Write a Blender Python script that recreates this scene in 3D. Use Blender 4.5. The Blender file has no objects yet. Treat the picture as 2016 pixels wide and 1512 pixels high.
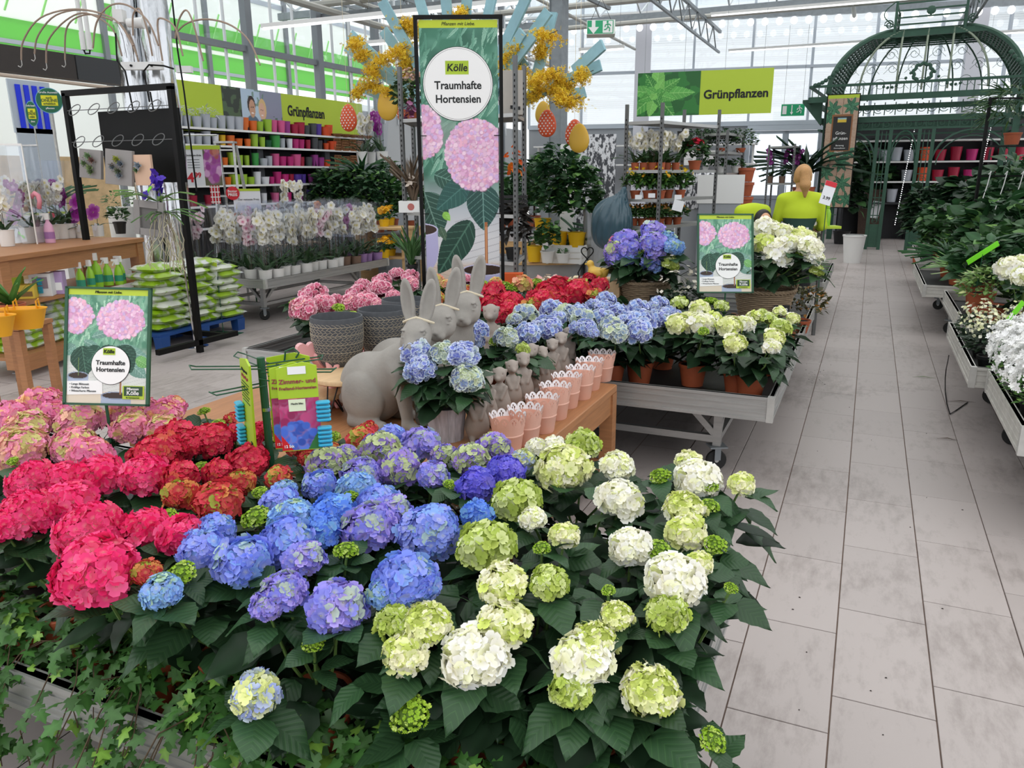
import bpy,math,random
import numpy as np
from mathutils import Vector,Matrix,Euler

S=bpy.context.scene
C=S.collection
PI=math.pi
random.seed(7)
RN=np.random.default_rng(7)

# ------------------------------------------------------------------ camera, sky, exposure
# X runs across the aisle, Y along it, Z up; metres.  The camera stands in the aisle at eye height.
CF,PIT,YAW,ROL,CH=1532.0,math.radians(15.048),math.radians(24.227),math.radians(-0.346),1.65
_h=np.array([-math.sin(YAW),math.cos(YAW),0.0]); _r=np.array([math.cos(YAW),math.sin(YAW),0.0]); _u=np.array([0,0,1.0])
FW=_h*math.cos(PIT)-_u*math.sin(PIT); _up=_h*math.sin(PIT)+_u*math.cos(PIT)
RT=_r*math.cos(ROL)+_up*math.sin(ROL); UP=-_r*math.sin(ROL)+_up*math.cos(ROL)
CP=np.array([0,0,CH])
cam=bpy.data.cameras.new('camera'); cam.sensor_width=36; cam.lens=CF/2016*36; cam.clip_end=200; cam.clip_start=0.02
co=bpy.data.objects.new('camera',cam); C.objects.link(co)
co.matrix_world=Matrix(((RT[0],UP[0],-FW[0],0),(RT[1],UP[1],-FW[1],0),(RT[2],UP[2],-FW[2],CH),(0,0,0,1)))
S.camera=co

w=bpy.data.worlds.new('overcast'); S.world=w; w.use_nodes=True
nt=w.node_tree; nt.nodes.clear()
wo=nt.nodes.new('ShaderNodeOutputWorld'); bg=nt.nodes.new('ShaderNodeBackground')
geo=nt.nodes.new('ShaderNodeTexCoord'); sep=nt.nodes.new('ShaderNodeSeparateXYZ'); rmp=nt.nodes.new('ShaderNodeValToRGB')
nt.links.new(geo.outputs['Generated'],sep.inputs[0]); nt.links.new(sep.outputs['Z'],rmp.inputs[0])
rmp.color_ramp.elements[0].position=0.0; rmp.color_ramp.elements[0].color=(1.03,1.07,1.14,1)
rmp.color_ramp.elements[1].position=0.7; rmp.color_ramp.elements[1].color=(1.5,1.49,1.47,1)
nt.links.new(rmp.outputs[0],bg.inputs['Color']); bg.inputs['Strength'].default_value=1.15
nt.links.new(bg.outputs[0],wo.inputs[0])
S.view_settings.view_transform='Standard'; S.view_settings.look='None'; S.view_settings.gamma=1
S.view_settings.use_curve_mapping=False; S.view_settings.exposure=0.0
S.cycles.max_bounces=7; S.cycles.diffuse_bounces=4; S.cycles.glossy_bounces=3; S.cycles.transmission_bounces=5
S.cycles.transparent_max_bounces=16; S.cycles.caustics_reflective=False; S.cycles.caustics_refractive=False

# ------------------------------------------------------------------ pixel <-> world helpers (used to find where things stand)
def ray(x,y): return FW*CF+RT*(x -1008)+UP*(756-y)
def G(x,y,z=0.0):
    d=ray(x,y); return CP+d*(z -CH)/d[2]
def AY(x,y,Y):
    d=ray(x,y); return CP+d*Y/d[1]
def AX(x,y,X):
    d=ray(x,y); return CP+d*X/d[0]
def DEP(P): return float((np.asarray(P,float)-CP) @ FW)
def RAD(px,P): return px*DEP(P)/CF        # a radius in pixels at P, in metres

# ------------------------------------------------------------------ colours and materials
def lin(c):
    if isinstance(c,str): c=[int(c[i:i+2],16)/255 for i in (0,2,4)]
    return tuple((v/12.92 if v <= 0.04045 else ((v+0.055)/1.055)**2.4) for v in c)
_mats={}
def mat(name,col,rough=0.6,metal=0.0,noise=0.0,nscale=8.0,bump=0.0,bscale=60.0,spec=0.5,attr=False,emit=0.0,trans=0.0,coat=0.0,rnd=0.0,stretch=None,col2=None,sss=0.0):
    if name in _mats: return _mats[name]
    m=bpy.data.materials.new(name); m.use_nodes=True; n=m.node_tree; b=n.nodes['Principled BSDF']; L=n.links
    c=lin(col) if col is not None else (1,1,1)
    b.inputs['Base Color'].default_value=(*c,1); b.inputs['Roughness'].default_value=rough; b.inputs['Metallic'].default_value=metal
    b.inputs['Specular IOR Level'].default_value=spec
    if coat: b.inputs['Coat Weight'].default_value=coat
    src=None
    tc=n.nodes.new('ShaderNodeTexCoord'); vec=tc.outputs['Object']
    if stretch:
        mp=n.nodes.new('ShaderNodeMapping'); mp.inputs['Scale'].default_value=stretch; L.new(vec,mp.inputs[0]); vec=mp.outputs[0]
    if attr:
        a=n.nodes.new('ShaderNodeVertexColor'); a.layer_name='Col'; src=a.outputs['Color']
    if noise:
        t=n.nodes.new('ShaderNodeTexNoise'); t.inputs['Scale'].default_value=nscale; t.inputs['Detail'].default_value=5; L.new(vec,t.inputs['Vector'])
        if col2:
            mx=n.nodes.new('ShaderNodeMix'); mx.data_type='RGBA'; mr=n.nodes.new('ShaderNodeMapRange'); mr.inputs[1].default_value=0.5-noise; mr.inputs[2].default_value=0.5+noise
            L.new(t.outputs['Fac'],mr.inputs[0]); L.new(mr.outputs[0],mx.inputs['Factor'])
            mx.inputs['A'].default_value=(*c,1); mx.inputs['B'].default_value=(*lin(col2),1); src=mx.outputs['Result']
        else:
            mr=n.nodes.new('ShaderNodeMapRange'); mr.inputs[1].default_value=0.25; mr.inputs[2].default_value=0.75; mr.inputs[3].default_value=1-noise; mr.inputs[4].default_value=1+noise
            L.new(t.outputs['Fac'],mr.inputs[0])
            mx=n.nodes.new('ShaderNodeVectorMath'); mx.operation='SCALE'
            if src: L.new(src,mx.inputs[0])
            else: mx.inputs[0].default_value=c
            L.new(mr.outputs[0],mx.inputs['Scale']); src=mx.outputs[0]
    if rnd:
        oi=n.nodes.new('ShaderNodeObjectInfo'); mr=n.nodes.new('ShaderNodeMapRange'); mr.inputs[3].default_value=1-rnd; mr.inputs[4].default_value=1+rnd
        L.new(oi.outputs['Random'],mr.inputs[0]); mx=n.nodes.new('ShaderNodeVectorMath'); mx.operation='SCALE'
        if src: L.new(src,mx.inputs[0])
        else: mx.inputs[0].default_value=c
        L.new(mr.outputs[0],mx.inputs['Scale']); src=mx.outputs[0]
    if src: L.new(src,b.inputs['Base Color'])
    if bump:
        t=n.nodes.new('ShaderNodeTexNoise'); t.inputs['Scale'].default_value=bscale; t.inputs['Detail'].default_value=4; L.new(vec,t.inputs['Vector'])
        bp=n.nodes.new('ShaderNodeBump'); bp.inputs['Strength'].default_value=bump; bp.inputs['Distance'].default_value=0.01; L.new(t.outputs['Fac'],bp.inputs['Height']); L.new(bp.outputs[0],b.inputs['Normal'])
    if emit:
        b.inputs['Emission Strength'].default_value=emit; b.inputs['Emission Color'].default_value=(*c,1)
        if attr: L.new(src,b.inputs['Emission Color'])
    if trans:
        tr=n.nodes.new('ShaderNodeBsdfTranslucent'); ms=n.nodes.new('ShaderNodeMixShader'); ms.inputs[0].default_value=trans
        if src: L.new(src,tr.inputs['Color'])
        else: tr.inputs['Color'].default_value=(*c,1)
        o=n.nodes['Material Output']; L.new(b.outputs[0],ms.inputs[1]); L.new(tr.outputs[0],ms.inputs[2]); L.new(ms.outputs[0],o.inputs['Surface'])
    _mats[name]=m; return m

def glass_mat(name,tint=(1,1,1),gloss=0.12,rough=0.05,haze=0.0):
    if name in _mats: return _mats[name]
    m=bpy.data.materials.new(name); m.use_nodes=True; n=m.node_tree; n.nodes.clear(); L=n.links
    o=n.nodes.new('ShaderNodeOutputMaterial'); t=n.nodes.new('ShaderNodeBsdfTransparent'); g=n.nodes.new('ShaderNodeBsdfGlossy'); ms=n.nodes.new('ShaderNodeMixShader')
    t.inputs['Color'].default_value=(*tint,1); g.inputs['Roughness'].default_value=rough; ms.inputs[0].default_value=gloss
    L.new(t.outputs[0],ms.inputs[1]); L.new(g.outputs[0],ms.inputs[2]); out=ms.outputs[0]
    if haze:
        d=n.nodes.new('ShaderNodeBsdfTranslucent'); d.inputs['Color'].default_value=(*tint,1); m2=n.nodes.new('ShaderNodeMixShader'); m2.inputs[0].default_value=haze
        L.new(out,m2.inputs[1]); L.new(d.outputs[0],m2.inputs[2]); out=m2.outputs[0]
    L.new(out,o.inputs['Surface']); _mats[name]=m; return m

# ------------------------------------------------------------------ mesh builder
class MB:
    def __init__(s): s.v=[]; s.f=[]; s.c=[]; s.m=[]; s.mi=0; s.col=(1,1,1)
    def add(s,vs,fs,col=None):
        b=len(s.v); s.v.extend([tuple(map(float,q)) for q in vs]); s.f.extend([tuple(b+i for i in f) for f in fs]); s.m.extend([s.mi]*len(fs))
        s.c.extend([col if col is not None else s.col]*len(vs)); return s
    def box(s,c,d,rz=0.0,M=None,taper=1.0,bev=0.0):
        hx,hy,hz=d[0]/2,d[1]/2,d[2]/2
        if bev:
            bv=min(bev,hx*.9,hy*.9,hz*.9); vs=[];
            for z,q in ((-hz,bv),(-hz+bv,0),(hz -bv,0),(hz,bv)):
                for x,y in ((-1,-1),(1,-1),(1,1),(-1,1)):
                    vs+=[(x*(hx -q -(0 if x*y>0 else bv)) ,y*(hy -q -(bv if x*y>0 else 0)),z),(x*(hx -q -(bv if x*y>0 else 0)),y*(hy -q -(0 if x*y>0 else bv)),z)]
            fs=[tuple(range(7,-1,-1)),tuple(range(24,32))]
            for k in range(3):
                for i in range(8): fs.append((k*8+i,k*8+(i+1) % 8,k*8+8+(i+1) % 8,k*8+8+i))
        else:
            vs=[(x*hx*(taper if z<0 else 1),y*hy*(taper if z<0 else 1),z*hz) for z in (-1,1) for x,y in ((-1,-1),(1,-1),(1,1),(-1,1))]
            fs=[(3,2,1,0),(4,5,6,7),(0,1,5,4),(1,2,6,5),(2,3,7,6),(3,0,4,7)]
        if M is not None: vs=[tuple(M @ Vector(v)) for v in vs]
        elif rz:
            cs,sn=math.cos(rz),math.sin(rz); vs=[(v[0]*cs -v[1]*sn,v[0]*sn+v[1]*cs,v[2]) for v in vs]
        return s.add([(v[0]+c[0],v[1]+c[1],v[2]+c[2]) for v in vs],fs)
    def lathe(s,prof,n=20,c=(0,0,0),cap=True,M=None,sx=1,sy=1,seg_fn=None):
        vs=[]; k=len(prof)
        for (r,z) in prof:
            for i in range(n):
                a=2*PI*i/n; q=r*(seg_fn(a,z) if seg_fn else 1); vs.append((q*math.cos(a)*sx,q*math.sin(a)*sy,z))
        fs=[(j*n+i,j*n+(i+1) % n,(j+1)*n+(i+1) % n,(j+1)*n+i) for j in range(k -1) for i in range(n)]
        if cap: fs+=[tuple(range(n -1,-1,-1)),tuple((k -1)*n+i for i in range(n))]
        if M is not None: vs=[tuple(M @ Vector(v)) for v in vs]
        return s.add([(v[0]+c[0],v[1]+c[1],v[2]+c[2]) for v in vs],fs)
    def tube(s,pts,r,n=6,closed=False,flat=None):
        P=[Vector(p) for p in pts]; k=len(P); vs=[]
        rr=r if isinstance(r,(list,tuple)) else [r]*k; up=Vector((0,0,1)); prev=None
        for i in range(k):
            if closed: t=(P[(i+1) % k]-P[i -1])
            else: t=(P[min(i+1,k -1)]-P[max(i -1,0)])
            if t.length<1e-9: t=Vector((0,0,1))
            t.normalize()
            if prev is None:
                a=t.cross(up)
                if a.length<0.05: a=t.cross(Vector((1,0,0)))
            else: a=prev -t*prev.dot(t)
            if a.length<1e-6: a=t.orthogonal()
            a.normalize(); prev=a; b=t.cross(a)
            for j in range(n):
                th=2*PI*j/n+PI/n; q=P[i]+(a*math.cos(th)+b*math.sin(th)*(flat or 1))*rr[i]; vs.append(tuple(q))
        kk=k if closed else k -1
        fs=[(i*n+j,i*n+(j+1) % n,((i+1) % k)*n+(j+1) % n,((i+1) % k)*n+j) for i in range(kk) for j in range(n)]
        if not closed: fs+=[tuple(range(n -1,-1,-1)),tuple((k -1)*n+j for j in range(n))]
        return s.add(vs,fs)
    def bar(s,a,b,w,d=None,up=(0,0,1)):     # rectangular bar from a to b
        a,b=Vector(a),Vector(b); t=(b -a); L=t.length; t.normalize(); u=Vector(up)
        x=t.cross(u)
        if x.length<0.02: x=t.cross(Vector((1,0,0)))
        x.normalize(); y=x.cross(t); d=d or w
        vs=[tuple(p+x*sx*w/2+y*sy*d/2) for p in (a,b) for sx,sy in ((-1,-1),(1,-1),(1,1),(-1,1))]
        return s.add(vs,[(0,1,2,3),(7,6,5,4),(4,5,1,0),(5,6,2,1),(6,7,3,2),(7,4,0,3)])
    def ell(s,c,r,n=10,k=7,M=None):
        rx,ry,rz=(r,r,r) if not isinstance(r,(tuple,list)) else r
        prof=[(math.sin(PI*i/k),-math.cos(PI*i/k)) for i in range(k+1)]; prof[0]=(0.001,-1); prof[-1]=(0.001,1)
        vs=[(q*math.cos(2*PI*i/n)*rx,q*math.sin(2*PI*i/n)*ry,z*rz) for q,z in prof for i in range(n)]
        if M is not None: vs=[tuple(M @ Vector(v)) for v in vs]
        fs=[(j*n+i,j*n+(i+1) % n,(j+1)*n+(i+1) % n,(j+1)*n+i) for j in range(k) for i in range(n)]
        return s.add([(v[0]+c[0],v[1]+c[1],v[2]+c[2]) for v in vs],fs)
    def prism(s,poly,z0,z1,M=None):
        n=len(poly); vs=[(x,y,z0) for x,y in poly]+[(x,y,z1) for x,y in poly]
        fs=[tuple(range(n -1,-1,-1)),tuple(range(n,2*n))]+[(i,(i+1) % n,n+(i+1) % n,n+i) for i in range(n)]
        if M is not None: vs=[tuple(M @ Vector(v)) for v in vs]
        return s.add(vs,fs)
    def mesh(s,name,mats,smooth=False,colors=False):
        me=bpy.data.meshes.new(name); me.from_pydata(s.v,[],s.f); mats=mats if isinstance(mats,(list,tuple)) else [mats]
        for m in mats: me.materials.append(m)
        if len(mats)>1: me.polygons.foreach_set('material_index',s.m)
        if smooth: me.polygons.foreach_set('use_smooth',[True]*len(me.polygons));
        if colors:
            at=me.color_attributes.new('Col','FLOAT_COLOR','POINT'); at.data.foreach_set('color',np.array([(*c[:3],1.0) for c in s.c],dtype=np.float32).ravel())
        if smooth and smooth != 'all':
            try: me.set_sharp_from_angle(angle=math.radians(40))
            except Exception: pass
        me.update(); return me
    def build(s,name,mats,parent=None,smooth=False,colors=False,loc=None):
        return link(name,s.mesh(name,mats,smooth,colors),parent,loc)

def np_mesh(name,v,f,mats,col=None,smooth=True,mi=None):
    """v (n,3) float, f (m,k) int with k = 3 or 4, all the same k"""
    me=bpy.data.meshes.new(name); n,m,k=len(v),len(f),f.shape[1]
    me.vertices.add(n); me.vertices.foreach_set('co',np.asarray(v,np.float32).ravel())
    me.loops.add(m*k); me.loops.foreach_set('vertex_index',np.asarray(f,np.int32).ravel())
    me.polygons.add(m); me.polygons.foreach_set('loop_start',np.arange(0,m*k,k,dtype=np.int32)); me.polygons.foreach_set('loop_total',np.full(m,k,np.int32))
    for x in (mats if isinstance(mats,(list,tuple)) else [mats]): me.materials.append(x)
    if mi is not None: me.polygons.foreach_set('material_index',np.asarray(mi,np.int32))
    me.update(calc_edges=True)
    if smooth: me.polygons.foreach_set('use_smooth',np.ones(m,bool))
    if col is not None:
        at=me.color_attributes.new('Col','FLOAT_COLOR','POINT'); cc=np.ones((n,4),np.float32); cc[:,:3]=col; at.data.foreach_set('color',cc.ravel())
    return me

def link(name,me,parent=None,loc=None,rz=None):
    o=bpy.data.objects.new(name,me); C.objects.link(o)
    if parent is not None: o.parent=parent
    if loc is not None: o.location=loc
    if rz is not None: o.rotation_euler=(0,0,rz)
    return o
def tag(o,label=None,cat=None,group=None,kind=None):
    if label: o['label']=label
    if cat: o['category']=cat
    if group: o['group']=group
    if kind: o['kind']=kind
    return o
def thing(name,label,cat,loc=(0,0,0),rz=0.0,group=None,kind=None):
    o=bpy.data.objects.new(name,None); C.objects.link(o); o.location=tuple(map(float,loc)); o.rotation_euler=(0,0,rz); o.empty_display_size=0.05
    return tag(o,label,cat,group,kind)
_kids={}
def kids_of(o): return [c for c in o.children]
def dup(root,loc,rz=0.0,label=None,group=None,scale=None,mats=None):
    """a copy of a thing, its parts and their sub-parts"""
    r=root.copy(); C.objects.link(r); r.location=tuple(map(float,loc)); r.rotation_euler=(0,0,rz)
    if label: r['label']=label
    if group: r['group']=group
    if scale: r.scale=(scale,)*3 if isinstance(scale,(int,float)) else scale
    for ch in _cache_kids(root):
        c=ch.copy(); C.objects.link(c); c.parent=r
        for g in _cache_kids(ch):
            d=g.copy(); C.objects.link(d); d.parent=c
    return r
_kc={}
def _cache_kids(o):
    k=o.as_pointer()
    if k not in _kc: _kc[k]=[x for x in o.children]
    return _kc[k]
def single(name,mb,mats,label,cat,loc=(0,0,0),rz=0.0,group=None,smooth=False,colors=False,kind=None):
    o=mb.build(name,mats,None,smooth,colors); o.location=tuple(map(float,loc)); o.rotation_euler=(0,0,rz); return tag(o,label,cat,group,kind)

def text(name,body,size,m,parent,loc,rot=(PI/2,0,0),bold=0.0,align='CENTER',depth=0.0008,shear=0.0,width=None):
    c=bpy.data.curves.new(name,'FONT'); c.body=body; c.size=size; c.align_x=align; c.align_y='CENTER'; c.extrude=depth; c.offset=bold*size; c.shear=shear
    c.resolution_u=3; c.materials.append(m); o=bpy.data.objects.new(name,c); C.objects.link(o); o.parent=parent; o.location=loc; o.rotation_euler=rot
    if width: o.scale=(width,1,1)
    key=(body,size,m.name,bold,align,depth,shear)
    if key not in _txt:
        _txt[key]=bpy.data.meshes.new_from_object(o)
    me=_txt[key]; bpy.data.objects.remove(o); bpy.data.curves.remove(c)
    o=bpy.data.objects.new(name,me); C.objects.link(o); o.parent=parent; o.location=loc; o.rotation_euler=rot
    if width: o.scale=(width,1,1)
    return o
_txt={}

# ------------------------------------------------------------------ signed-distance surfaces -> quads (for bodies)
def sdf_mesh(f,lo,hi,h):
    lo=np.array(lo,float); hi=np.array(hi,float); n=np.ceil((hi -lo)/h).astype(int)+1
    ax=[lo[i]+np.arange(n[i])*h for i in range(3)]; X,Y,Z=np.meshgrid(*ax,indexing='ij')
    D=f(X,Y,Z).astype(np.float32); s=D<0; nx,ny,nz=D.shape
    cell=np.zeros((nx -1,ny -1,nz -1),int)
    for a in (0,1):
        for b in (0,1):
            for c in (0,1): cell+=s[a:nx -1+a,b:ny -1+b,c:nz -1+c]
    act=(cell>0) & (cell<8); idx=-np.ones(cell.shape,int); I=np.argwhere(act); idx[tuple(I.T)]=np.arange(len(I))
    acc=np.zeros((len(I),3)); cnt=np.zeros(len(I))
    corners=[(a,b,c) for a in (0,1) for b in (0,1) for c in (0,1)]
    for p in corners:
        for k in range(3):
            if p[k] == 0:
                q=list(p); q[k]=1
                dp=D[tuple((I+p).T)]; dq=D[tuple((I+q).T)]; m=(dp<0) != (dq<0)
                t=np.where(m,dp/np.where(m,dp -dq,1),0)[:,None]
                pt=(np.array(p)*(1-t)+np.array(q)*t); acc[m]+=pt[m]; cnt[m]+=1
    V=lo+(I+acc/cnt[:,None])*h; F=[]
    for k in range(3):
        u,v=(k+1) % 3,(k+2) % 3
        sl0=[slice(None)]*3; sl1=[slice(None)]*3; sl0[k]=slice(0,-1); sl1[k]=slice(1,None)
        a,b=s[tuple(sl0)],s[tuple(sl1)]; E=np.argwhere(a != b); E=E[(E[:,u]>0) & (E[:,v]>0) & (E[:,u]<D.shape[u]-1) & (E[:,v]<D.shape[v]-1)]
        du=np.zeros(3,int); du[u]=1; dv=np.zeros(3,int); dv[v]=1
        q=np.stack([idx[tuple((E -du -dv).T)],idx[tuple((E -dv).T)],idx[tuple(E.T)],idx[tuple((E -du).T)]],1)
        fl=~a[tuple(E.T)]; q[fl]=q[fl][:,::-1]; F.append(q)
    return V,np.concatenate(F)
def ellp(X,Y,Z,c,r,R=None):
    x,y,z=X -c[0],Y -c[1],Z -c[2]
    if R is not None:
        R=np.array(R); x,y,z=(x*R[0][0]+y*R[1][0]+z*R[2][0],x*R[0][1]+y*R[1][1]+z*R[2][1],x*R[0][2]+y*R[1][2]+z*R[2][2])
    k=np.sqrt((x/r[0])**2+(y/r[1])**2+(z/r[2])**2); k1=np.sqrt((x/r[0]**2)**2+(y/r[1]**2)**2+(z/r[2]**2)**2)+1e-9
    return k*(k -1)/k1
def caps(X,Y,Z,a,b,ra,rb):
    a=np.array(a,float); b=np.array(b,float); d=b -a; L=d @ d+1e-12
    t=np.clip(((X -a[0])*d[0]+(Y -a[1])*d[1]+(Z -a[2])*d[2])/L,0,1)
    return np.sqrt((X -a[0]-t*d[0])**2+(Y -a[1]-t*d[1])**2+(Z -a[2]-t*d[2])**2)-(ra+(rb -ra)*t)
def smin(a,b,k):
    h=np.clip(0.5+0.5*(b -a)/k,0,1); return b+(a -b)*h -k*h*(1-h)
def smax(a,b,k): return -smin(-a,-b,k)
def rotm(rx=0,ry=0,rz=0): return np.array(Euler((rx,ry,rz)).to_matrix())
# ------------------------------------------------------------------ common materials
M_alu=mat('aluminium','b4b4b2',0.38,0.6,noise=0.10,nscale=5,stretch=(1,1,12))
M_aludirty=mat('worn aluminium','b9b8b4',0.5,0.25,noise=0.14,nscale=14)
M_galv=mat('galvanised steel','8c9296',0.55,0.4,noise=0.12,nscale=12)
M_steel=mat('dark steel','6f7070',0.5,0.6,noise=0.1,nscale=20)
M_chrome=mat('chrome','d8d8d8',0.12,1.0)
M_black=mat('black metal','0c0c0c',0.5,spec=.2)
M_blackpl=mat('black plastic','1b1b1c',0.55)
M_rubber=mat('black rubber','232323',0.8)
M_white=mat('white paint','e8e8e6',0.45)
M_whitepot=mat('white glazed ceramic','e6e4e0',0.3,noise=0.03,nscale=5)
M_terra=mat('terracotta plastic','b05a38',0.6,noise=0.10,nscale=14,rnd=0.12)
M_soil=mat('potting soil','241a13',0.95,noise=0.5,nscale=80,bump=1.0,bscale=160)
M_green=mat('dark green metal','1d5136',0.45,noise=0.08,nscale=10)
M_wood=mat('oak board','a8754d',0.5,noise=0.16,nscale=5,stretch=(1.2,1.2,14),bump=0.05,bscale=30)
M_wood_h=mat('oak board lengthwise','a8754d',0.5,noise=0.16,nscale=5,stretch=(1,14,14),bump=0.05,bscale=30)
M_wood_y=mat('oak board crosswise','a8754d',0.5,noise=0.16,nscale=5,stretch=(14,1,14),bump=0.05,bscale=30)
M_palewood=mat('pale wood','d9b98f',0.6,noise=0.10,nscale=6,stretch=(10,1,10))
M_crate=mat('crate wood','c9a777',0.7,noise=0.15,nscale=8,stretch=(1,1,8))
M_ink=mat('black print','16181a',0.7)
M_lime=mat('lime print','b5cc3a',0.6)
M_whiteprint=mat('white print','f2f2f0',0.6)
M_paper=mat('white paper','e9ebef',0.7)
M_neon=mat('neon green tag','7fe82a',0.5)
M_red=mat('red print','cc2231',0.5)

# ------------------------------------------------------------------ floor of running-bond tiles
fl=thing('floor','grey stone-look tiles laid in a running bond',None,kind='structure')
M_grout=mat('floor grout','927e72',0.9,noise=0.15,nscale=3)
def tile_material():
    m=bpy.data.materials.new('grey porcelain tile'); m.use_nodes=True; n=m.node_tree; L=n.links; b=n.nodes['Principled BSDF']
    g=n.nodes.new('ShaderNodeNewGeometry'); mp=n.nodes.new('ShaderNodeMapping'); mp.inputs['Scale'].default_value=(9,3,1); L.new(g.outputs['Position'],mp.inputs[0])
    t=n.nodes.new('ShaderNodeTexNoise'); t.inputs['Scale'].default_value=2.2; t.inputs['Detail'].default_value=8; t.inputs['Roughness'].default_value=0.7; L.new(mp.outputs[0],t.inputs['Vector'])
    t2=n.nodes.new('ShaderNodeTexNoise'); t2.inputs['Scale'].default_value=1.3; t2.inputs['Detail'].default_value=3; L.new(g.outputs['Position'],t2.inputs['Vector'])
    a=n.nodes.new('ShaderNodeMath'); a.operation='ADD'; L.new(t.outputs['Fac'],a.inputs[0]); L.new(t2.outputs['Fac'],a.inputs[1])
    r=n.nodes.new('ShaderNodeValToRGB'); r.color_ramp.elements[0].position=0.7; r.color_ramp.elements[1].position=1.3
    r.color_ramp.elements[0].color=(*lin('928985'),1); r.color_ramp.elements[1].color=(*lin('aea5a2'),1)
    mr=n.nodes.new('ShaderNodeMath'); mr.operation='MULTIPLY'; mr.inputs[1].default_value=1; L.new(a.outputs[0],mr.inputs[0]); L.new(mr.outputs[0],r.inputs[0])
    oi=n.nodes.new('ShaderNodeObjectInfo'); m2=n.nodes.new('ShaderNodeMapRange'); m2.inputs[3].default_value=0.95; m2.inputs[4].default_value=1.05; L.new(oi.outputs['Random'],m2.inputs[0])
    vm=n.nodes.new('ShaderNodeVectorMath'); vm.operation='SCALE'; L.new(r.outputs[0],vm.inputs[0]); L.new(m2.outputs[0],vm.inputs['Scale']); L.new(vm.outputs[0],b.inputs['Base Color'])
    b.inputs['Roughness'].default_value=0.42
    bp=n.nodes.new('ShaderNodeBump'); bp.inputs['Strength'].default_value=0.12; bp.inputs['Distance'].default_value=0.004; L.new(t.outputs['Fac'],bp.inputs['Height']); L.new(bp.outputs[0],b.inputs['Normal'])
    _mats['tile']=m; return m
M_tile=tile_material()
MB().box((-2,12.5,-0.03),(34,33,0.04)).build('grout_bed',M_grout,fl)
TW,TL,TX0,GAP=0.305,0.5843,-0.257,0.0045
tm=MB().box((0,0,0),(TW -GAP,TL -GAP,0.012),bev=0.0012).mesh('tile',M_tile)
parts_t,rest=[],[]
for i in range(-46,22):
    off=[0.476,0.672,0.275][i % 3]
    for j in range(-2,46):
        x=TX0+(i+0.5)*TW; y=off+(j -0.5)*TL
        if not (-13.5<x<6 and -0.6<y<25): continue
        near=(-0.9<x<1.3 and 0.6<y<10.5) or (-6.1<x<-2.6 and 2.2<y<7.0)
        (parts_t if near else rest).append((x,y))
parts_t.sort(key=lambda p: p[0]**2+p[1]**2); rest+=parts_t[300:]; parts_t=parts_t[:300]
for x,y in parts_t: link('tile',tm,fl,(x,y,-0.006))
base=np.array([(sx*(TW -GAP)/2,sy*(TL -GAP)/2,0.0) for sx,sy in ((-1,-1),(1,-1),(1,1),(-1,1))])
R_=np.array(rest); V_=(base[None]+np.concatenate([R_,np.zeros((len(R_),1))],1)[:,None]).reshape(-1,3)
o=link('distant_tiles',np_mesh('distant_tiles',V_,np.arange(len(V_)).reshape(-1,4),M_tile,smooth=False),fl); o['kind']='stuff'

# ------------------------------------------------------------------ back wall: glazed screen with white blinds, slightly askew to the tiles
def bwY(x): return 24.0+0.19*x
WA=math.atan(0.19)
wb=thing('wall_back','bright glazed end wall with white blinds behind the mullions',None,(-9.4,bwY(-9.4),0),WA,kind='structure')
WL=17.5
M_blind=mat('white window blind','fafbfd',0.8,trans=0.88)
M_mull=mat('pale blue-grey frame','b9c2cc',0.5)
M_mulld=mat('grey frame','a3acb6',0.5)
M_gl=glass_mat('window glass',(0.97,0.99,1.0),0.05,0.02)
M_greywall=mat('grey panel','9da1a6',0.6)
mb=MB()
for z0 in np.arange(3.02,7.4,0.055): mb.add([(0,0.14,z0),(WL,0.14,z0),(WL,0.125,z0+0.05),(0,0.125,z0+0.05)],[(0,1,2,3)])
o=mb.build('blind',M_blind,wb); o['kind']='stuff'
xs=[0.0]
k=0
while xs[-1]<WL: xs.append(xs[-1]+1.55)
pane=MB().box((0,0,0),(1.49,0.012,1.36)).mesh('pane',M_gl)
mul=MB().box((0,0,0),(0.06,0.12,4.5)).mesh('mullion',M_mull)
for i,x in enumerate(xs[:-1]):
    link('mullion',mul,wb,(x,0.02,5.2))
    for z in (3.7,5.12,6.54): link('pane',pane,wb,(x+0.775,0.05,z))
for z in (2.98,4.41,5.83,7.25): MB().box((WL/2,0,z),(WL,0.14,0.07 if z>3 else 0.12)).build('rail',M_mull,wb)
for x in (3.28,11.6): MB().box((x,-0.18,3.5),(0.42,0.2,7.0)).build('column',mat('white column','d3d4dc',0.6),wb)
DX0,DX1=6.3,8.15     # the double door
MB().box((DX0/2-0.05,0.05,1.46),(DX0 -0.1,0.1,2.92)).build('wall_panel',M_greywall,wb)
MB().box(((DX1+WL)/2+0.1,0.05,1.46),(WL -DX1 -0.2,0.1,2.92)).build('wall_panel',M_greywall,wb)
dr=thing('door_1','glazed double door in a pale grey frame in the end wall',None,kind='structure'); dr.parent=wb
dr.location=(DX0,0,0)
W2=(DX1 -DX0)/2
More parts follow.
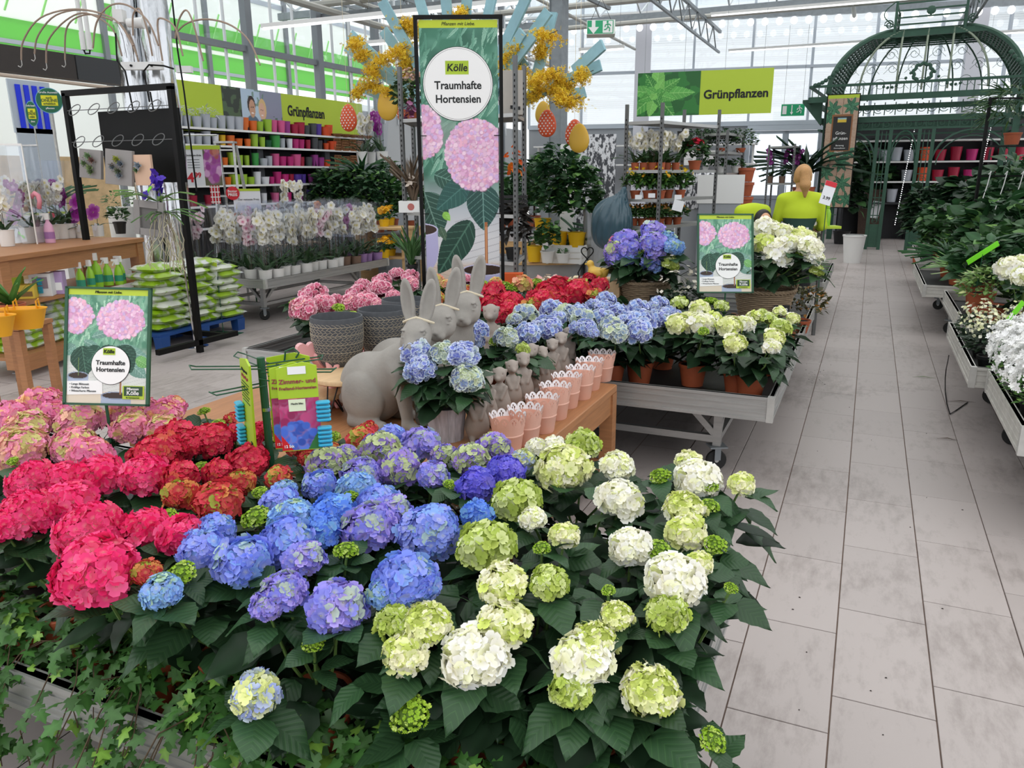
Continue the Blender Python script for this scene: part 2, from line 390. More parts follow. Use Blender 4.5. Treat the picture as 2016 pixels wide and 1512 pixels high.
for s in (0,1):
    x0=s*W2
    f=MB()
    for xx in (x0+0.04,x0+W2 -0.04): f.box((xx,0,1.4),(0.08,0.07,2.76))
    for zz,hh in ((0.1,0.2),(1.0,0.1),(2.1,0.07),(2.74,0.08)): f.box((x0+W2/2,0,zz),(W2,0.07,hh))
    f.box((x0+W2/2,0,0.55),(W2 -.1,0.03,0.9))
    f.build('door_leaf',M_mulld,dr); MB().box((x0+W2/2,0.0,1.87),(W2 -0.1,0.012,1.7)).build('door_glass',M_gl,dr)
    MB().tube([(x0+(W2 -.1 if s == 0 else .1),-0.05,1.0),(x0+(W2 -.1 if s == 0 else .1),-0.09,1.05),(x0+(W2 -.1 if s == 0 else .1),-0.09,1.3),(x0+(W2 -.1 if s == 0 else .1),-0.05,1.35)],0.012).build('door_handle',M_chrome,dr)
MB().box((W2,0,2.86),(DX1 -DX0+0.2,0.14,0.14)).box((-0.07,0,1.4),(0.12,0.14,2.9)).box((2*W2+0.07,0,1.4),(0.12,0.14,2.9)).build('door_frame',M_mull,dr)

# row of round lamps along a beam just inside the end wall
bm_=thing('lamp_beam','grey roof beam carrying a long row of round white lamps above the end wall','beam',(-12.6,bwY(-12.6)-0.9,5.42),WA)
MB().box((9.5,0,0.17),(19,0.12,0.16)).build('beam',M_galv,bm_)
MB().box((9.5,0.02,0.36),(19,0.2,0.05)).build('gutter',M_white,bm_)
M_bulb=mat('lit frosted bulb','fbfcff',0.3,emit=2.2)
bmesh_=MB().ell((0,0,0),(0.085,0.085,0.095),12,8).mesh('lamp',M_bulb,'all'); cmesh=MB().lathe([(0.03,0.07),(0.035,0.12)],8).mesh('socket',M_galv)
for i in range(52):
    l=link('lamp',bmesh_,bm_,(0.25+i*0.355,0,0)); link('socket',cmesh,l)

# ------------------------------------------------------------------ left wall: glazing bars over a counter-high pot shelf
wl=thing('wall_left','glazed side wall of thin white bars between grey posts',None,(-9.4,0,0),0,kind='structure')
M_bar=mat('white glazing bar','dfe3e6',0.45)
M_post=mat('grey post','84898e',0.5,0.3)
barm=MB().box((0,0,0),(0.035,0.035,4.4)).mesh('glazing_bar',M_bar)
for y in np.arange(8.45,21.9,0.55): link('glazing_bar',barm,wl,(0,y,4.9))
for y in (8.3,10.55,12.35,14.2,16.2,18.2,20.2): MB().box((0.05,y,3.6),(0.12,0.14,7.2)).build('post',M_post,wl)
for z,d in ((3.62,0.09),(7.1,0.12)): MB().box((0.03,15.1,z),(0.09,13.8,d)).build('rail',M_post,wl)
gp=MB().box((0,0,0),(0.008,0.51,3.4)).mesh('pane',M_gl)
for y in np.arange(8.45+.275,21.7,0.55): link('pane',gp,wl,(-0.03,y,5.35))
MB().box((-0.06,15.1,1.45),(0.06,13.8,2.9)).build('wall_panel',mat('pale wall panel','b8bbbd',0.7),wl)
# dark boxed beam over the opening at the left
ob=thing('trim_1','dark brown boxed beam over the opening to the next hall',None,(-9.4,0,0),0,kind='structure')
MB().box((0.05,5.6,2.985),(0.2,3.4,0.29)).build('beam_cladding',mat('dark brown cladding','38322f',0.6,noise=.08),ob)
MB().box((0.05,7.8,2.985),(0.22,0.98,0.29)).build('beam_cladding',mat('charcoal cladding','3b3d40',0.6),ob)
MB().tube([(0.16,5.0,2.80),(0.16,8.0,2.78)],0.022,8).build('lamp_tube',mat('unlit tube','cbb9a8',0.4),ob)
# the next hall beyond: its far wall with a green upper band, blue panels, pale facade
wn=thing('wall_far_left','far wall of the next hall with bright green panels',None,(-15.5,0,0),0,kind='structure')
M_gpan=mat('bright green panel','a2e88c',0.6,trans=0.6)
MB().box((0,14,6.15),(0.05,26,0.12)).box((0,14,4.2),(0.05,26,0.08)).build('rail',M_mull,wn)
gpm=MB().box((0,0,0),(0.03,2.9,0.55)).mesh('green_panel',M_gpan)
for y in np.arange(2.5,27,3.0):
    for z in (4.35,) if y<14 else (4.35,5.0): link('green_panel',gpm,wn,(0,y,z))
    MB().box((0.04,y -1.5,3.6),(0.1,0.12,7.2)).build('post',M_post,wn)
    for k in range(4): MB().bar((0.02,y -1.4+k*.75,4.75),(0.02,y -1.0+k*.75,5.6),0.03).build('brace',mat('pale green brace','9ce884',.6),wn)
MB().box((0,14,5.4),(0.02,26,1.7)).build('translucent_band',mat('pale green sheet','f8fbf8',0.7,trans=0.85),wn)
MB().box((-0.1,14,1.95),(0.03,26,3.9)).build('white_sheet',mat('white translucent sheet','f3f6f4',0.8,trans=0.75),wn)

# ------------------------------------------------------------------ roof: gutters, trusses, pipes, glass
rf=thing('ceiling','greenhouse roof of white bars and glass with grey pipes',None,(0,0,0),0,kind='structure')
M_pipe=mat('grey pipe','b1b0a9',0.5,0.2); M_roofbar=mat('white roof bar','d9dcdd',0.5)
ridge=6.6; eave=5.6
for k,y0 in enumerate(np.arange(-3.0,27,4.0)):       # gabled bays run along X
    for a,b,za,zb in ((y0,y0+2,eave,ridge),(y0+2,y0+4,ridge,eave)):
        MB().box((-3,y0,eave -.1),(22,0.1,0.16)).build('gutter',M_galv,rf) if a == y0 else None
        m_=MB()
        for x in np.arange(-13.5,7,1.1): m_.bar((x,a,za),(x,b,zb),0.035,0.05)
        o=m_.build('roof_bars',M_roofbar,rf); o['kind']='stuff'
        MB().add([(-13.5,a,za+.04),(7,a,za+.04),(7,b,zb+.04),(-13.5,b,zb+.04)],[(0,1,2,3)]).build('roof_glass',M_gl,rf)
for x in (-9.4,-4.05,1.6):
    m_=MB().bar((x,-3,5.25),(x,22.5 if x<0 else 24,5.25),0.07,0.07).bar((x,-3,4.75),(x,22.5 if x<0 else 24,4.75),0.05,0.05)
    for y in np.arange(-3,22,1.0): m_.bar((x,y,4.77),(x,y+0.5,5.23),0.025,0.025).bar((x,y+.5,5.23),(x,y+1,4.77),0.025,0.025)
    m_.build('truss',M_galv,rf)
for x,z,r in ((-8.7,4.35,0.06),(-8.3,4.5,0.045),(-6.2,4.9,0.035),(-0.8,5.3,.05)): MB().tube([(x,3,z),(x,22,z)],r,8).build('pipe',M_pipe,rf)
for y,z,r in ((12.2,4.55,0.06),(12.9,4.85,.05),(16.5,5.0,0.06),(20.5,5.3,.06)): MB().tube([(-9.3,y,z),(6,y,z)],r,8).build('pipe',M_pipe,rf)
for k,(y,z) in enumerate(((12.5,4.4),(17,5.1),(20.8,5.45))): MB().box((-2,y,z),(15,0.14,0.1)).build('roof_beam',M_galv,rf)
for p,q in (((-9.2,8.5,5.2),(-4.2,12.4,4.3)),((-8.8,12,5.3),(-4.2,12.6,4.4)),((-4.0,10.5,5.2),(-1.2,14.5,4.5)),((-6.5,9,5.2),(-4.1,13,4.2)),((-2,12,5.3),(3,15,5.1))): MB().bar(p,q,0.05,0.05).build('tie_rod',M_galv,rf)

# outside the doors: paving and hedges
gr=MB().box((0,40,-0.06),(90,30,0.02)).build('ground',mat('pale paving','d6d6d2',0.9)); gr['kind']='structure'
gr2=MB().box((-26,8,-0.06),(20,34,0.02)).build('ground',mat('pale paving','d6d6d2',0.9)); gr2['kind']='structure'

# columns inside the hall
gc=thing('steel_column','grey galvanised steel column behind the tall banner, in front of the end wall','column',tuple(AY(1098,300,12.2)[:2])+(0,)); gc.scale=(1.16,1.16,1.0)
MB().box((0,0,2.7),(0.16,0.2,5.4)).build('shaft',M_galv,gc); MB().box((0.085,0,2.7),(0.01,0.24,5.4)).box((-0.085,0,2.7),(0.01,0.24,5.4)).build('flange',M_galv,gc)
MB().box((0,0,0.01),(0.3,0.3,0.02)).build('base_plate',M_galv,gc)
# ------------------------------------------------------------------ plant kit
M_petal=mat('petals',None,0.55,attr=True,spec=0.3,trans=0.18)
def leaf_material(name,c1,c2,rough=0.42,veins=7.0,vcol=None,spec=0.45):
    m=bpy.data.materials.new(name); m.use_nodes=True; n=m.node_tree; L=n.links; b=n.nodes['Principled BSDF']
    tc=n.nodes.new('ShaderNodeTexCoord'); sp=n.nodes.new('ShaderNodeSeparateXYZ'); L.new(tc.outputs['Object'],sp.inputs[0])
    ab=n.nodes.new('ShaderNodeMath'); ab.operation='ABSOLUTE'; L.new(sp.outputs['Y'],ab.inputs[0])
    q=n.nodes.new('ShaderNodeMath'); q.operation='MULTIPLY_ADD'; q.inputs[1].default_value=-0.9; L.new(ab.outputs[0],q.inputs[0]); L.new(sp.outputs['X'],q.inputs[2])
    s=n.nodes.new('ShaderNodeMath'); s.operation='MULTIPLY'; s.inputs[1].default_value=veins*9; L.new(q.outputs[0],s.inputs[0])
    fr=n.nodes.new('ShaderNodeMath'); fr.operation='PINGPONG'; fr.inputs[1].default_value=0.5; L.new(s.outputs[0],fr.inputs[0])
    oi=n.nodes.new('ShaderNodeObjectInfo'); mr=n.nodes.new('ShaderNodeMapRange'); mr.inputs[3].default_value=0.72; mr.inputs[4].default_value=1.3; L.new(oi.outputs['Random'],mr.inputs[0])
    cr=n.nodes.new('ShaderNodeValToRGB'); cr.color_ramp.elements[0].position=0.0; cr.color_ramp.elements[0].color=(*lin(vcol or c2),1); cr.color_ramp.elements[1].position=0.1; cr.color_ramp.elements[1].color=(*lin(c1),1)
    L.new(fr.outputs[0],cr.inputs[0]); vm=n.nodes.new('ShaderNodeVectorMath'); vm.operation='SCALE'; L.new(cr.outputs[0],vm.inputs[0]); L.new(mr.outputs[0],vm.inputs['Scale'])
    L.new(vm.outputs[0],b.inputs['Base Color']); b.inputs['Roughness'].default_value=rough; b.inputs['Specular IOR Level'].default_value=spec
    bp=n.nodes.new('ShaderNodeBump'); bp.inputs['Strength'].default_value=0.35; bp.inputs['Distance'].default_value=0.003; L.new(fr.outputs[0],bp.inputs['Height']); L.new(bp.outputs[0],b.inputs['Normal'])
    tr=n.nodes.new('ShaderNodeBsdfTranslucent'); L.new(vm.outputs[0],tr.inputs['Color']); ms=n.nodes.new('ShaderNodeMixShader'); ms.inputs[0].default_value=0.18
    L.new(b.outputs[0],ms.inputs[1]); L.new(tr.outputs[0],ms.inputs[2]); L.new(ms.outputs[0],n.nodes['Material Output'].inputs['Surface'])
    _mats[name]=m; return m
M_leaf=leaf_material('hydrangea leaf','2f4e30','3c6038')
M_leafattr=mat('foliage',None,0.45,attr=True,trans=0.2,spec=0.4)
M_stem=mat('green stem','5c7a3a',0.6); M_darkstem=mat('woody stem','4b3b28',0.8)

def leaf_geo(L=0.11,W=0.075,n=6,droop=0.25,fold=0.16,serr=0.05,twist=0.0,seed=0,tip=1.0):
    """pointed oval leaf along +X from its stalk, upper side +Z; returns vertices, triangles"""
    rg=np.random.default_rng(seed); vs=[]; K=n+1
    for i in range(K):
        t=i/n; w=W/2*(math.sin(PI*min(1,t*1.02)**0.72)**0.85) if 0<i<n else 0.0
        x=L*t; zc=-droop*L*t*t+0.02*L*math.sin(t*9+seed)
        for s in (-1,-0.5,0,0.5,1):
            ww=w*(1+(serr if (i % 2) else -serr)*(abs(s) == 1)); y=s*ww
            vs.append((x -(0.05*L*abs(s) if i else 0),y,zc+fold*abs(y)+0.012*L*math.sin(7*t+3*s+seed)*(abs(s)>.6)))
    f=[]
    for i in range(n):
        for j in range(4):
            a=i*5+j; f+=[(a,a+5,a+6),(a,a+6,a+1)]
    return np.array(vs),np.array(f)
LEAFV=[leaf_geo(0.118,0.09,8,d,fo,0.05,seed=s) for s,(d,fo) in enumerate(((0.15,0.22),(0.35,0.12),(0.5,0.2),(0.05,0.1)))]
LEAFM=[np_mesh('leaf',v,f,M_leaf) for v,f in LEAFV]

def floret_geo(nb=4,cup=0.22,wide=0.5):
    pet=np.array([(0.04,0,0),(.34,-wide*.9,.03),(.34,wide*.9,.03),(.55,0,-.04),(.8,-wide,cup*.7),(.8,wide,cup*.7),(1.0,0,cup*.45)])
    fs=np.array([(0,1,3),(0,3,2),(1,4,3),(3,5,2),(4,6,3),(3,6,5)]); V,F,Kd=[],[],[]
    for k in range(nb):
        a=2*PI*k/nb; c,s=math.cos(a),math.sin(a)
        V.append(np.stack([pet[:,0]*c -pet[:,1]*s,pet[:,0]*s+pet[:,1]*c,pet[:,2]],1)); F.append(fs+7*k); Kd+=[0,.6,.6,.35,1,1,1]
    V.append(np.array([(.09,0,.03),(-.05,.08,.03),(-.05,-.08,.03),(0,0,.12)])); F.append(np.array([(0,1,3),(1,2,3),(2,0,3)])+7*nb); Kd+=[-1]*4
    return np.concatenate(V),np.concatenate(F),np.array(Kd)
FLO=floret_geo(); FLOB=floret_geo(4,0.75,0.45)
def frames(N,rg,tilt=0.25):
    """random frames whose Z axis is N jittered; (n,3,3) with columns x,y,z"""
    Z=N+rg.normal(0,tilt,N.shape); Z /= np.linalg.norm(Z,axis=1,keepdims=True)
    A=np.where(np.abs(Z[:,2:3])>0.9,np.array([[1.,0,0]]),np.array([[0,0,1.]])); X=np.cross(A,Z); X /= np.linalg.norm(X,axis=1,keepdims=True); Y=np.cross(Z,X)
    t=rg.uniform(0,2*PI,len(N))[:,None]; X2=X*np.cos(t)+Y*np.sin(t); Y2=-X*np.sin(t)+Y*np.cos(t)
    return np.stack([X2,Y2,Z],2)
def stamp(V,F,M,T,s):
    """copies of (V, F) with frames M, positions T, sizes s"""
    n=len(T); P=np.einsum('nij,kj->nki',M,V)*np.asarray(s).reshape(n,1,1)+T[:,None]
    FF=F[None]+(np.arange(n)*len(V))[:,None,None]
    return P.reshape(-1,3),FF.reshape(-1,F.shape[1])

PAL={  # petal colours: base list, edge colour (or None), centre-of-head colour, eye colour, share of centre colour
    'white': (['fbf8ea','f8f5e0','fdfbf4','f2f3d2'],None,'dfe6a0','e8e7a8',0.15),
    'cream': (['f6f3cc','edf0b4','f8f5de','e4ea9c'],None,'cfdd72','b9cc55',0.35),
    'lime': (['d6e09a','c8d67c','e0e8b4','bece64'],None,'b4c85c','a0b848',0.45),
    'bud': (['a8ca3c','9cc236','b9d552','c6dd70'],None,'8fb52c','7f9f28',0.5),
    'hot': (['ec3076','f04482','e42668','f25c90'],None,'ea4872','f29a9a',0.1),
    'red': (['d22c50','c4203f','de3a5c','d42a4a'],None,'d8604c','e89a78',0.12),
    'redgreen': (['d13a4c','c83c42','d65a4e','cf8c4c'],None,'a8b448','d8a060',0.28),
    'pink': (['ec86b4','f094bd','e87aa8','ee9cb0'],None,'ecc08c','f0b8c0',0.3),
    'pinkgreen': (['ef93b8','f0a0b4','ecb8a0','ee9cc0'],None,'d6cf86','e8c890',0.35),
    'blue': (['8c9cea','7c90e6','98a2ee','86aae6'],None,'a9c4c0','d8dde8',0.12),
    'sky': (['8cb8ea','94b2ec','9cc6e2','86ace8'],None,'b2d0b0','d8e2c8',0.25),
    'deep': (['5c8ae6','6896ea','5880de','78a2e8'],None,'7ab0e0','b8d0f0',0.15),
    'violet': (['9a92e6','a898e8','8c8ee6','ae9ee6'],None,'b4c4b8','d8dcb8',0.18),
    'purple': (['9680d4','8a7ed8','a68ad4','b9c79a'],None,'c4d09a','d0d8a0',0.4),
    'indigo': (['6a62d8','7468da','5f5cd0','7c70de'],None,'6c6cd8','b0a8ec',0.1),
    'pale': (['b8c4e4','a6b4ec','dfe3b8','c8d4dc'],None,'dde49a','e4e890',0.45),
    'picoblue': (['6c7ad0','7c8ce0','6066c0','86a6e4'],'e4ecf8','c2d4cc','8890d8',0.1),
    'picomix': (['7088c8','8ca8cc','a8bca8','6a78c0'],'e2ead8','c8d6a0','a0b0b8',0.3),
    'picopink': (['c93a72','d14a7e','c23068','dc5c80'],'fbd6e0','f0b49c','e890a8',0.12),
    'salmon': (['eda58c','f0b498','e89878','ecc08c'],None,'d8cc74','ecc890',0.4),
    'orange': (['e06a50','dc7c58','d85048','c8b858'],None,'c0c050','e0a868',0.4),
}
PALN={'white': 'creamy white','cream': 'cream','lime': 'lime green','bud': 'green budding','hot': 'hot pink','red': 'red','redgreen': 'red and green','pink': 'pink','pinkgreen': 'pink and pale green',
        'blue': 'blue','sky': 'sky blue','deep': 'deep blue','violet': 'violet blue','purple': 'purple and green','indigo': 'indigo','pale': 'pale blue','picoblue': 'blue white-edged','picomix': 'blue-green white-edged',
        'picopink': 'pink white-edged','salmon': 'salmon','orange': 'orange'}
_heads={}
def head_mesh(kind,var,n=None,lowres=False,dense=False):
    """unit-radius flower head dome, stalk at the origin pointing up"""
    key=(kind,var,lowres,dense)
    if key in _heads: return _heads[key]
    rg=np.random.default_rng(abs(hash((kind,var))) % 10**6 if False else sum(map(ord,kind))*17+var*101)
    bud=kind == 'bud'; n=165 if dense and not bud else n or (70 if bud else (60 if lowres else 92)); cols,edge,cen,eye,share=PAL[kind]
    i=np.arange(n)+0.5; ph=np.arccos(1-1.42*i/n); th=PI*(1+5**.5)*i+rg.uniform(0,6); ph=ph+rg.normal(0,.05,n)
    N=np.stack([np.sin(ph)*np.cos(th),np.sin(ph)*np.sin(th),np.cos(ph)],1); lump=1+0.07*np.sin(3*th+var)*np.sin(ph)+rg.normal(0,.05,n)
    T=N*lump[:,None]*(0.9 if not bud else 0.85); T[:,2] *= 0.82
    V,F,K=FLOB if bud else FLO; sz=(rg.uniform(.13,.2,n) if bud else rg.uniform(.26,.37,n))*(1.05 if lowres else 1)*(.72 if dense and not bud else 1)
    if kind in ('cream','lime'): sz *= rg.uniform(.8,1.1,n)
    P,FF=stamp(V,F,frames(N,rg,0.3),T,sz)
    C0=np.array([lin(c) for c in cols])[rg.integers(0,len(cols),n)]; cc=np.array(lin(cen));
    m=(rg.random(n)<share) & (ph<1.15) if share<.3 else (rg.random(n)<share*(1.3-ph*.5)); C0[m]=cc*rg.uniform(.85,1.1,(m.sum(),1)); C0 *= rg.uniform(.86,1.12,(n,1))
    nv=len(V); CC=np.repeat(C0[:,None],nv,1); e=np.array(lin(eye)); CC[:,K ==-1]=e; CC[:,K == 0]=C0[:,None]*.5+e*.5
    if edge:
        CC[:,K == 1]=np.array(lin(edge)); CC[:,K == .6]=C0[:,None]*.75+np.array(lin(edge))*.25
    else: CC[:,K == 1]=np.clip(C0[:,None]*1.06,0,1);
    CC=CC.reshape(-1,3)
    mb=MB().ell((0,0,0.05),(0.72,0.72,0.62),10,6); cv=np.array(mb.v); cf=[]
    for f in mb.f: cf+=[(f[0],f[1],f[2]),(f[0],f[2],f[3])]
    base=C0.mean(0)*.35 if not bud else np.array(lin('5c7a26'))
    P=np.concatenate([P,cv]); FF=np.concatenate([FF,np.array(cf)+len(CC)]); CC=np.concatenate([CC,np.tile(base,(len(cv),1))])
    me=np_mesh('flower_head',P,FF,M_petal,np.clip(CC,0,1),smooth=False); _heads[key]=me; return me

POTM={}
def pot_mesh(r=0.08,h=0.135,m=M_terra,name='pot',rim=0.022,taper=0.74,lip=0.004,n=24):
    key=(r,h,m.name,taper)
    if key not in POTM:
        POTM[key]=MB().lathe([(r*taper,0),(r*(taper+(1-taper)*.85)-.001,h -rim),(r*(taper+(1-taper)*.85)+lip,h -rim),(r+lip,h -.002),(r+lip -.002,h),(r -.004,h),(r -.006,h -.012),(r*.9,h -.018),(0.001,h -.018)],n,cap=True).mesh(name,m,True)
    return POTM[key]
SOILM={}
def soil_mesh(r,h):
    if (r,h) not in SOILM:
        mb=MB(); n=14; vs=[(0,0,h -.012)]+[(r*.93*q*math.cos(2*PI*i/n),r*.93*q*math.sin(2*PI*i/n),h -.014+random.uniform(-.003,.005)) for q in (.5,1) for i in range(n)]
        fs=[(0,1+i,1+(i+1) % n) for i in range(n)]+[(1+i,1+n+i,1+n+(i+1) % n,1+(i+1) % n) for i in range(n)]
        SOILM[(r,h)]=MB().add(vs,fs).mesh('soil',M_soil)
    return SOILM[(r,h)]

def merged_leaves(rg,T,N,sz,col='3a5a34',var=0.25,geo=None,tilt=0.3,lt=None):
    """many leaves as one foliage mesh: T positions, N directions the leaf points to"""
    V,F=geo if geo is not None else LEAFV[0]; n=len(T); X=N/(np.linalg.norm(N,axis=1,keepdims=True)+1e-9)
    X=X+rg.normal(0,tilt*.5,X.shape); X /= np.linalg.norm(X,axis=1,keepdims=True)
    Zr=np.array([0,0,1.0])+rg.normal(0,tilt,(n,3)); Y=np.cross(Zr,X); Y /= (np.linalg.norm(Y,axis=1,keepdims=True)+1e-9); Z=np.cross(X,Y)
    P,FF=stamp(V,F,np.stack([X,Y,Z],2),T,sz); c=np.array(lin(col))*rg.uniform(1-var,1+var,(n,1))
    if lt:
        m=rg.random(n)<.12; c[m]=np.array(lin(lt))*rg.uniform(.8,1.1,(m.sum(),1))
    mid=np.abs(V[:,1])<1e-6; CC=np.repeat(c[:,None],len(V),1); CC[:,mid] *= 1.35
    return P,FF,np.clip(CC.reshape(-1,3),0,1)

_cnt={}
def hydrangea(label,heads,pot=None,potr=0.07,poth=0.12,zbed=0.45,nleaf=26,leafscale=1.0,group='hydrangeas',near=True,leafobj=True,fill=24,potmat=None,spread=0.17,seed=0,lightleaf=False,potloc=None,nopot=False):
    """heads: (centre xyz, radius, kind, squash).  One thing: pot, soil, stems, leaves, flower heads."""
    H=[(np.array(h[0],float),h[1],h[2]) for h in heads]; rg=np.random.default_rng(1000+seed)
    cen=np.mean([h[0] for h in H],0)
    if pot is None: pot=(cen[0],cen[1],zbed)
    p=np.array(pot,float); root=thing('potted_hydrangea',label,'hydrangea',p,0,group)
    top=poth
    if not nopot:
        link('pot',pot_mesh(potr,poth,potmat or M_terra),root); link('soil',soil_mesh(potr,poth),root)
    crown=np.array([0,0,poth+.02])
    for i,(c,r,k) in enumerate(H):
        l=c -p; s0=np.array([rg.uniform(-.02,.02),rg.uniform(-.02,.02),poth -.01]); mid=(s0+l)/2+np.array([l[0]*.12,l[1]*.12,-.01])
        MB().tube([s0,mid,l -np.array([0,0,r*.3])],[0.004,0.0038,0.003],5).build('stem',M_stem,root)
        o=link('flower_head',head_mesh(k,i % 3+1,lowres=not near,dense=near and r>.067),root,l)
        out=l -crown; out=out/(np.linalg.norm(out)+1e-6); lean=Vector((out[0]*.45,out[1]*.45-(.1 if near else .0),1)).normalized()
        q=Vector((0,0,1)).rotation_difference(lean); o.rotation_mode='QUATERNION'; o.rotation_quaternion=q; o.scale=(r,r,r*(.95 if k != 'bud' else .7))
    # leaves: a collar under every head, then filling the dome
    T,D,Sz=[],[],[]
    for i,(c,r,k) in enumerate(H):
        l=c -p; nn=5 if k != 'bud' else 6
        a0=rg.uniform(0,6)
        for j in range(nn):
            a=a0+2*PI*j/nn+rg.uniform(-.3,.3); T.append(l+np.array([.012*math.cos(a),.012*math.sin(a),-r*.55-rg.uniform(.0,.05)-(.0 if k != 'bud' else -.2*r)])); D.append((math.cos(a),math.sin(a),rg.uniform(-.15,.3))); Sz.append(rg.uniform(.65,.95)*leafscale*(1.0 if r>.035 else .75))
    zt=np.mean([h[0][2] for h in H])-p[2]-.05
    for j in range(nleaf):
        a=rg.uniform(0,2*PI); q=math.sqrt(rg.uniform(.05,1)); z=poth+(zt -poth)*rg.uniform(.12,.95)
        rr=spread*q*(.35+.65*min(1,(z -poth)/max(.05,zt -poth)+.35)); T.append((rr*math.cos(a),rr*math.sin(a),z)); D.append((math.cos(a),math.sin(a),rg.uniform(-.5,.35))); Sz.append(rg.uniform(.65,1.05)*leafscale)
    T=np.array(T); D=np.array(D); Sz=np.array(Sz)
    if near and p[1]<1.9: k_=(((T[:,1]+p[1])>1.04) & ((T[:,2]>.19) | (T[:,1]+p[1]>1.2))) | ((T[:,0]+p[0]>-.75) & (T[:,1]+p[1]>.93) & (T[:,2]>.12)) | (T[:,2]>zt -.04); T,D,Sz=T[k_],D[k_],Sz[k_]
    if leafobj:
        for t,d,s in zip(T,D,Sz):
            o=link('leaf',LEAFM[rg.integers(0,4)],root,t); X=Vector(d).normalized(); Y=Vector((0,0,1)).cross(X).normalized(); Z=X.cross(Y); o.rotation_mode='QUATERNION'
            o.rotation_quaternion=(Matrix((X,Y,Z)).transposed() @ Matrix.Rotation(rg.normal(0,.3),3,'X')).to_quaternion(); o.scale=(s,s,s)
        if fill:
            a=rg.uniform(0,2*PI,fill); q=rg.uniform(.1,.75,fill)*spread; z=poth+(zt -poth)*rg.uniform(.1,.85,fill)
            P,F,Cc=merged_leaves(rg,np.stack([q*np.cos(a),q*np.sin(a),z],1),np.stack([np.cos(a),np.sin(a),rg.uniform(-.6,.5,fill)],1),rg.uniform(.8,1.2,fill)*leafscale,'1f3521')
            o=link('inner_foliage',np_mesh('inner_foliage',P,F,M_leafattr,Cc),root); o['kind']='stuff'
    else:
        P,F,Cc=merged_leaves(rg,T,D,Sz,'34552f' if not lightleaf else '4a7038',lt='6f9a4a'); o=link('foliage',np_mesh('foliage',P,F,M_leafattr,Cc),root); o['kind']='stuff'
    return root

# ------------------------------------------------------------------ rolling benches
def caster(r=0.06,m=M_galv):
    mb=MB(); mb.box((0,0,0.145),(0.1,0.09,0.008)).box((0.0,0.026,0.105),(0.035,0.004,0.08)).box((0.0,-0.026,0.105),(0.035,0.004,0.08))
    mb.lathe([(0.02,0.125),(0.03,0.141)],10)
    return mb.mesh('fork',m)
CFORK=caster(); Rx=Matrix.Rotation(PI/2,3,'X')
CTYRE=MB().lathe([(0.036,-.014),(.054,-.015),(.0595,-.009),(.0595,.009),(.054,.015),(.036,.014)],20,M=Rx).mesh('tyre',M_rubber,True)
CHUB=MB().lathe([(0.001,-.017),(.012,-.017),(.013,-.011),(.036,-.011),(.037,.011),(.013,.011),(.012,.017),(.001,.017)],16,M=Rx).mesh('hub',M_aludirty,True)
def add_caster(parent,loc,rz):
    c=link('caster',CFORK,parent,loc,rz); link('tyre',CTYRE,c,(0,0,.06)); link('hub',CHUB,c,(0,0,.06)); return c
def bench(label,x0,x1,y0,y1,z=0.45,group=None,m=None,h=0.11,name='rolling_bench',legs=True,legy=None,castrot=.5):
    m=m or M_alu; cx,cy=(x0+x1)/2,(y0+y1)/2; t=thing(name,label,'bench',(cx,cy,0),0,group); w,d=x1 -x0,y1 -y0
    MB().box((0,0,z -.006),(w -.03,d -.03,.012)).build('tray',M_blackpl,t)
    for nm,c,dx,dy in (('rim',(0,-d/2,0),w,0),('rim',(0,d/2,0),w,0),('rim',(-w/2,0,0),0,d),('rim',(w/2,0,0),0,d)):
        mb=MB(); zc=z+.025; L=dx or dy
        for zz,hh,th in ((zc -h/2+.008,.016,.03),(zc,h,.018),(zc+h/2-.008,.016,.03),(zc+.018,.008,.024),(zc -.02,.008,.024)):
            mb.box((c[0],c[1],zz),(L+(.03 if dx else 0),th,hh) if dx else (th,L+.03,hh))
        mb.build('rim',m,t)
    for sx in (-1,1):
        for sy in (-1,1):
            MB().box((sx*(w/2),sy*(d/2),z+.025),(.034,.034,h+.006)).build('corner_post',M_aludirty,t)
    if legs:
        zl=z -.045; ly=d/2-.28
        for sy in (-1,1):
            MB().bar((-w/2+.1,sy*ly,zl),(w/2-.1,sy*ly,zl),.045).build('cross_beam',m,t)
            MB().bar((-w/2+.3,sy*ly,.19),(w/2-.3,sy*ly,.19),.04).build('lower_beam',m,t)
            for sx in (-1,1):
                X=sx*(w/2-.3); MB().bar((X,sy*ly,.15),(X,sy*ly,zl),.045).build('leg',m,t)
                MB().bar((X,sy*ly,.2),(X -sx*.2,sy*ly,zl),.035).build('brace',m,t)
                MB().bar((X,sy*ly,.2),(X,sy*(ly -.22),zl),.035).build('brace',m,t)
                add_caster(t,(X,sy*ly,0),castrot*sx)
        for sx in (-1,1): MB().bar((sx*(w/2-.3),-ly,.19),(sx*(w/2-.3),ly,.19),.035).build('lower_beam',m,t)
    return t
bench('aluminium rolling bench in the foreground carrying the nearest hydrangeas and ivy',-3.0,-0.26,.985,2.2)
bench('aluminium rolling bench beyond the oak table carrying white-edged blue and cream hydrangeas',-2.0,-0.36,4.04,5.75,h=.13)
bench('aluminium rolling bench under the white-edged pink hydrangeas behind the hares',-3.75,-2.05,3.95,5.65,h=.11)
